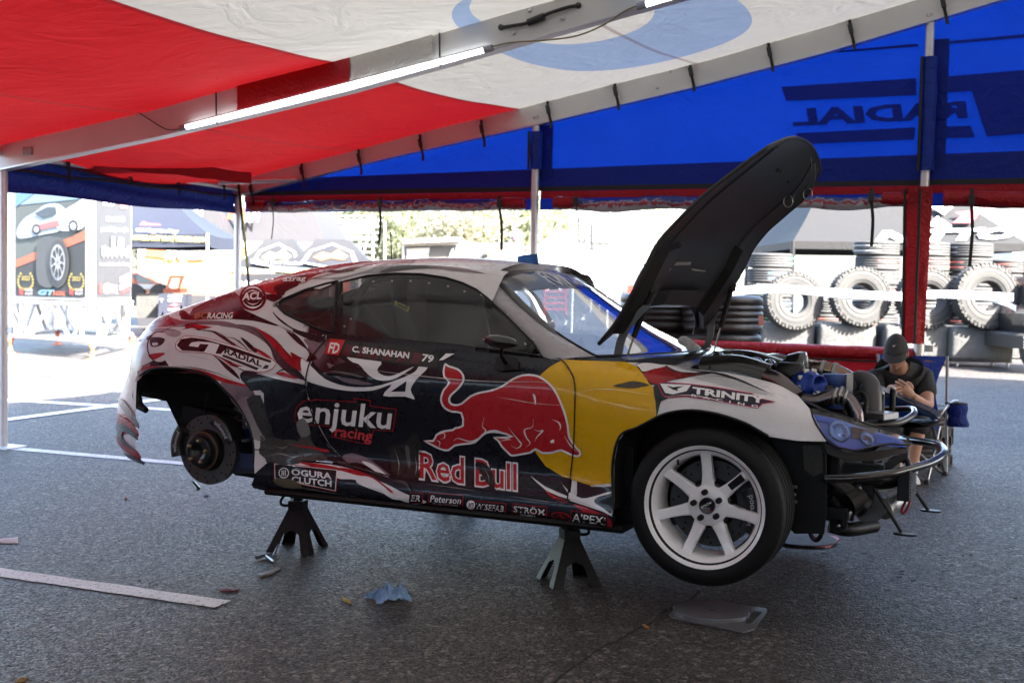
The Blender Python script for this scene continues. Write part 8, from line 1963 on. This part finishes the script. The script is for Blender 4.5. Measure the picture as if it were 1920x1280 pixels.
# big mud tyres standing in front
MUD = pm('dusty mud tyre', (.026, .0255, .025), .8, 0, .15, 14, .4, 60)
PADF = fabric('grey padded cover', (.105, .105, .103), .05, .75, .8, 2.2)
PAD_D = [(1433, 1534, 22.6), (1541, 1650, 22.3), (1664, 1786, 22.0), (1789, 1908, 21.7)]
for i, (x0, x1, D) in enumerate(PAD_D):
    xc = (x0 + x1) / 2; a = pt(x0, 603 + 3 * i, D); b = pt(x1, 606 + 3 * i, D - .1); zt = (a.z + b.z) / 2; zb = .12; fw_ = Vector((FW.x, FW.y, 0)).normalized(); sdv = Vector((b.x - a.x, b.y - a.y, 0)); L = sdv.length; sdv.normalize(); c = Vector(((a.x + b.x) / 2, (a.y + b.y) / 2, 0)) + fw_ * .45
    root = empty('padded_cart', c, '%s low cart under a grey padded cover' % ['first (leftmost)', 'second', 'third', 'rightmost, half shaded,'][i], 'cart', 'grey covered carts carrying the mud tyres')
    bm = bmesh.new(); bmesh.ops.create_cube(bm, size=1)
    for q in bm.verts: q.co = Vector((q.co.x * L * .99, q.co.y * .9, q.co.z * (zt - zb)))
    bmesh.ops.bevel(bm, geom=bm.edges[:], offset=.07, segments=3, affect='EDGES', profile=.5); bmesh.ops.subdivide_edges(bm, edges=[e for e in bm.edges if e.calc_length() > .2], cuts=5, use_grid_fill=True)
    R = Matrix((sdv, sdv.cross(EZ) * -1, EZ)).transposed(); 
    for q in bm.verts: q.co = q.co + Vector((0, .02 * noise.noise(q.co * 3 + Vector((i, 0, 0))), .015 * noise.noise(q.co * 4)))
    bm.verts.index_update(); mb = MB(); mb.add([R @ q.co + c + EZ * (zt + zb) / 2 for q in bm.verts], [[v.index for v in f.verts] for f in bm.faces], True); bm.free(); mb.build('padded_cover', PADF, root)
    MB().box(c + EZ * .115, (L * .95, .86, .05), Matrix.Rotation(math.atan2(sdv.y, sdv.x), 3, 'Z')).build('cart_deck', BLKM, root)
    for sx in (-1, 1):
        for sy in (-1, 1): q = c + sdv * sx * L * .4 + fw_ * sy * .35; MB().lathe(q + EZ * .05 - sdv * .015, sdv, [(0, .0005), (0, .05), (.03, .05), (.03, .0005)], 14).build('caster', WHT, root)
mud = [(1487, 565, 22.55, 54), (1612, 557, 22.3, 56), (1737, 560, 22.05, 57), (1847, 556, 21.7, 62)]
for i, (x, y, D, rp) in enumerate(mud):
    R = rp * D / FPX; c = pt(x, y, D); fwd = Vector((FW.x, FW.y, 0)).normalized(); ax = (-fwd + EZ * .12 + RT * .10).normalized()
    o = tyre('mud_tyre', c, ax, R * .985, .30, R * .46, MUD, None, 56, 46, .011)
    for rr, hw_ in ((.58, .010), (.74, .008), (.88, .014)):
        MB().lathe(c + ax * .150, ax, [(-.012, R * rr - hw_), (.004, R * rr - hw_ * .6), (.004, R * rr + hw_ * .6), (-.012, R * rr + hw_)], 48).build('sidewall_ring', MUD, o)
    a_ = ax.cross(EZ).normalized(); b_ = ax.cross(a_)
    for k in range(22):
        t = 2 * PI * k / 22 + .07; q = c + (a_ * math.cos(t) + b_ * math.sin(t)) * R * .93 + ax * .148; MB().box(q, (R * .11, R * .07, .02), Matrix((a_ * math.cos(t) + b_ * math.sin(t), -a_ * math.sin(t) + b_ * math.cos(t), ax)).transposed(), .004).build('shoulder_block', MUD, o)
    tag(o, ['leftmost big upright mud tyre right of the bonnet', 'second big upright mud tyre left of the red pole', 'big upright mud tyre half hidden by the red pole', 'rightmost big upright mud tyre partly in shade'][i], 'tyre', 'mud tyres standing in a row')
# white barrier tape across the tyres
TAPE = pm('white barrier tape', (.72, .72, .72), .5)
P = cr([pt(x, y, D) for x, y, D in ((1372, 546, 20.8), (1460, 541, 21.0), (1570, 549, 21.2), (1690, 556, 21.2), (1760, 551, 21.1), (1900, 557, 20.8))], 8)
tp2 = empty('barrier_tape', Vector((P[0].x, P[0].y, 0)), 'white barrier tape stretched across the upright mud tyres', 'tape')
MB().grid([[p + EZ * .065 for p in P], [p - EZ * .065 - FW * .01 for p in P]]).build('tape_band', TAPE, tp2)
DASH = pm('tape dashes', (.12, .12, .12), .6)
for i in range(0, len(P) - 1):
    for f in (.15, .65):
        a = lerp(P[i], P[i + 1], f) - FW * .03; b = lerp(P[i], P[i + 1], f + .22) - FW * .03; MB().add([a + EZ * .012, b + EZ * .012, b - EZ * .012, a - EZ * .012], [(0, 1, 2, 3)]).build('dash', DASH, tp2)
# second strand crossing
P = cr([pt(x, y, D) for x, y, D in ((1420, 538, 20.9), (1500, 545, 21.1), (1600, 557, 21.3), (1680, 553, 21.2), (1790, 553, 21.1), (1870, 563, 20.9), (1905, 578, 20.7))], 8)
MB().grid([[p + EZ * .05 for p in P], [p - EZ * .05 for p in P]]).build('tape_band', TAPE, tp2)
# dark tyre-maker canopy
NIT = fabric('charcoal canopy cloth', (.022, .022, .0235), .10, .75, .35, 1.2)
e0, e1, e2 = pt(1487, 447, 25.5), pt(1930, 462, 24.5), pt(1600, 466, 27.5)
nc = empty('tyre_maker_canopy', Vector((e1.x, e1.y, 0)) , 'large charcoal canopy with white and red lettering above the tyre stacks', 'canopy')
za = (e0.z + e1.z) / 2
A = Vector((e0.x, e0.y, za)); B = Vector((e1.x, e1.y, za)); fwd = Vector((FW.x, FW.y, 0)).normalized(); Cc = B + fwd * 5; Dd = A + fwd * 5; ctr = (A + B + Cc + Dd) / 4 + EZ * 1.75; r0, r1 = lerp(ctr, lerp(B, Cc, .5) + EZ * 1.75, .45), lerp(ctr, lerp(A, Dd, .5) + EZ * 1.75, .45)
for q in ((A, B, r0, r1), (B, Cc, r0, r0), (Cc, Dd, r1, r0), (Dd, A, r1, r1)):
    rows = [[lerp(lerp(q[0], q[1], k / 10), lerp(q[3], q[2], k / 10), j / 8) - EZ * .12 * math.sin(PI * j / 8) for k in range(11)] for j in range(9)]; MB().grid(rows).build('roof_slope', NIT, nc)
for p, q in ((A, B), (B, Cc), (Cc, Dd), (Dd, A)): MB().grid([[lerp(p, q, k / 8) - EZ * h for k in range(9)] for h in (0, .16)]).build('valance', NIT, nc)
for p in (A, B, Cc, Dd): MB().tube([Vector((p.x, p.y, 0)), p], .05, 8).build('leg', BLKM, nc)
def on_slope(lift):
    n_ = (B - A).cross(r1 - A).normalized(); n_ = n_ if n_.dot(CAM - A) > 0 else -n_
    def f(px, py):
        d_ = ray(px, py); t = (A + n_ * lift - CAM).dot(n_) / d_.dot(n_); return CAM + d_ * t
    return f
SL = on_slope(.03); SL2 = on_slope(.06)
quad_text('NITTO', ((1640, 453), (1900, 446), (1648, 434)), SL, PW_, nc, 'lettering', .07, .3)
vs, fs = poly2d([(1742, 385), (1790, 385), (1770, 403)]); MB().add([SL(x, y) for x, y in vs], fs).build('logo_shape', PW_, nc)
vs, fs = poly2d([(1738, 424), (1758, 405), (1785, 424), (1778, 428)]); MB().add([SL(x, y) for x, y in vs], fs).build('logo_shape', PW_, nc)
vs, fs = poly2d([(1786, 418), (1802, 404), (1790, 398), (1830, 394), (1860, 386), (1838, 400), (1822, 418)]); MB().add([SL2(x, y) for x, y in vs], fs).build('logo_shape', PR_, nc)
# dark 4x4 at the right picture edge
jp = empty('black_off_roader', gpt(1915, 20.5), 'black off-road vehicle cut off by the right picture edge', 'car'); JB = pm('black 4x4 paint', (.02, .02, .022), .3, 0, .1, 6, 0, 10, .4)
jg = gpt(1912, 20.3)
slab('body', [(1930, 640), (1928, 590), (1936, 575), (2104, 570), (2104, 640)], 20.3, 1.9, JB, jp); slab('cabin', [(1959, 572), (1974, 520), (2104, 515), (2104, 572)], 20.4, 1.7, JB, jp); slab('front_wing', [(1920, 610), (1922, 588), (1936, 580), (1974, 582), (1974, 612)], 20.2, .5, JB, jp); slab('marker_lamp', [(1930, 596), (1935, 596), (1935, 601), (1930, 601)], 20.15, .05, pm('amber marker', (.55, .18, .02), .3), jp); slab('bumper', [(1919, 655), (1919, 630), (1930, 626), (1954, 630), (1954, 655)], 20.0, 1.7, pm('grey bumper', (.03, .03, .03), .5), jp)
MB().lathe(pt(1969, 655, 20.1), FW, [(0, .0005), (0, .18), (-.02, .2), (0, .40), (.28, .40), (.28, .0005)], 32, False).build('wheel', KNOB, jp)
for k in range(4): slab('grille_slot', [(1921, 633 + 6 * k), (1929, 633 + 6 * k), (1929, 636 + 6 * k), (1921, 636 + 6 * k)], 19.98, .04, PW_, jp)
# white lorry cab at the right edge
lc_ = empty('white_lorry', gpt(1925, 30), 'white lorry partly visible at the right picture edge', 'lorry'); slab('cab', [(1896, 396), (2010, 392), (2010, 600), (1896, 600)], 30, 2.4, WHT, lc_); slab('windscreen', [(1904, 405), (2000, 402), (2000, 455), (1904, 458)], 29.96, .05, pm('cab glass', (.3, .38, .44), .1), lc_); slab('headlamp_unit', [(1898, 470), (1930, 470), (1930, 486), (1898, 486)], 29.9, .1, PW_, lc_)
for x in (1915, 1985): MB().lathe(pt(x, 590, 29.8), FW, [(0, .0005), (0, .45), (.3, .45), (.3, .0005)], 24, False).build('wheel', KNOB, lc_)
# unseen trailer added beyond the right edge to shade the ground behind the tent
tt = empty('shade_trailer', W(1.9, 14.5, 0), 'unseen dark trailer added right of the tent to cast shade', 'trailer')
MB().box(W(1.75, 14.6, 2.15), (2.5, 8.2, 2.9), Matrix.Rotation(-TH, 3, 'Z'), .05).build('trailer_body', pm('dark trailer paint', (.05, .055, .07), .35, 0, .05, 2, 0, 10, .3), tt)
for V_ in (11.8, 12.9, 16.5, 17.6):
    for s in (-1, 1): MB().lathe(W(1.75 + s * 1.25, V_, .5), UU * -s, [(0, .0005), (0, .2), (-.02, .3), (0, .5), (.3, .5), (.3, .0005)], 28).build('wheel', KNOB, tt)
MB().box(W(1.75, 14.6, .62), (2.2, 7.8, .2), Matrix.Rotation(-TH, 3, 'Z')).build('chassis', BLKM, tt)
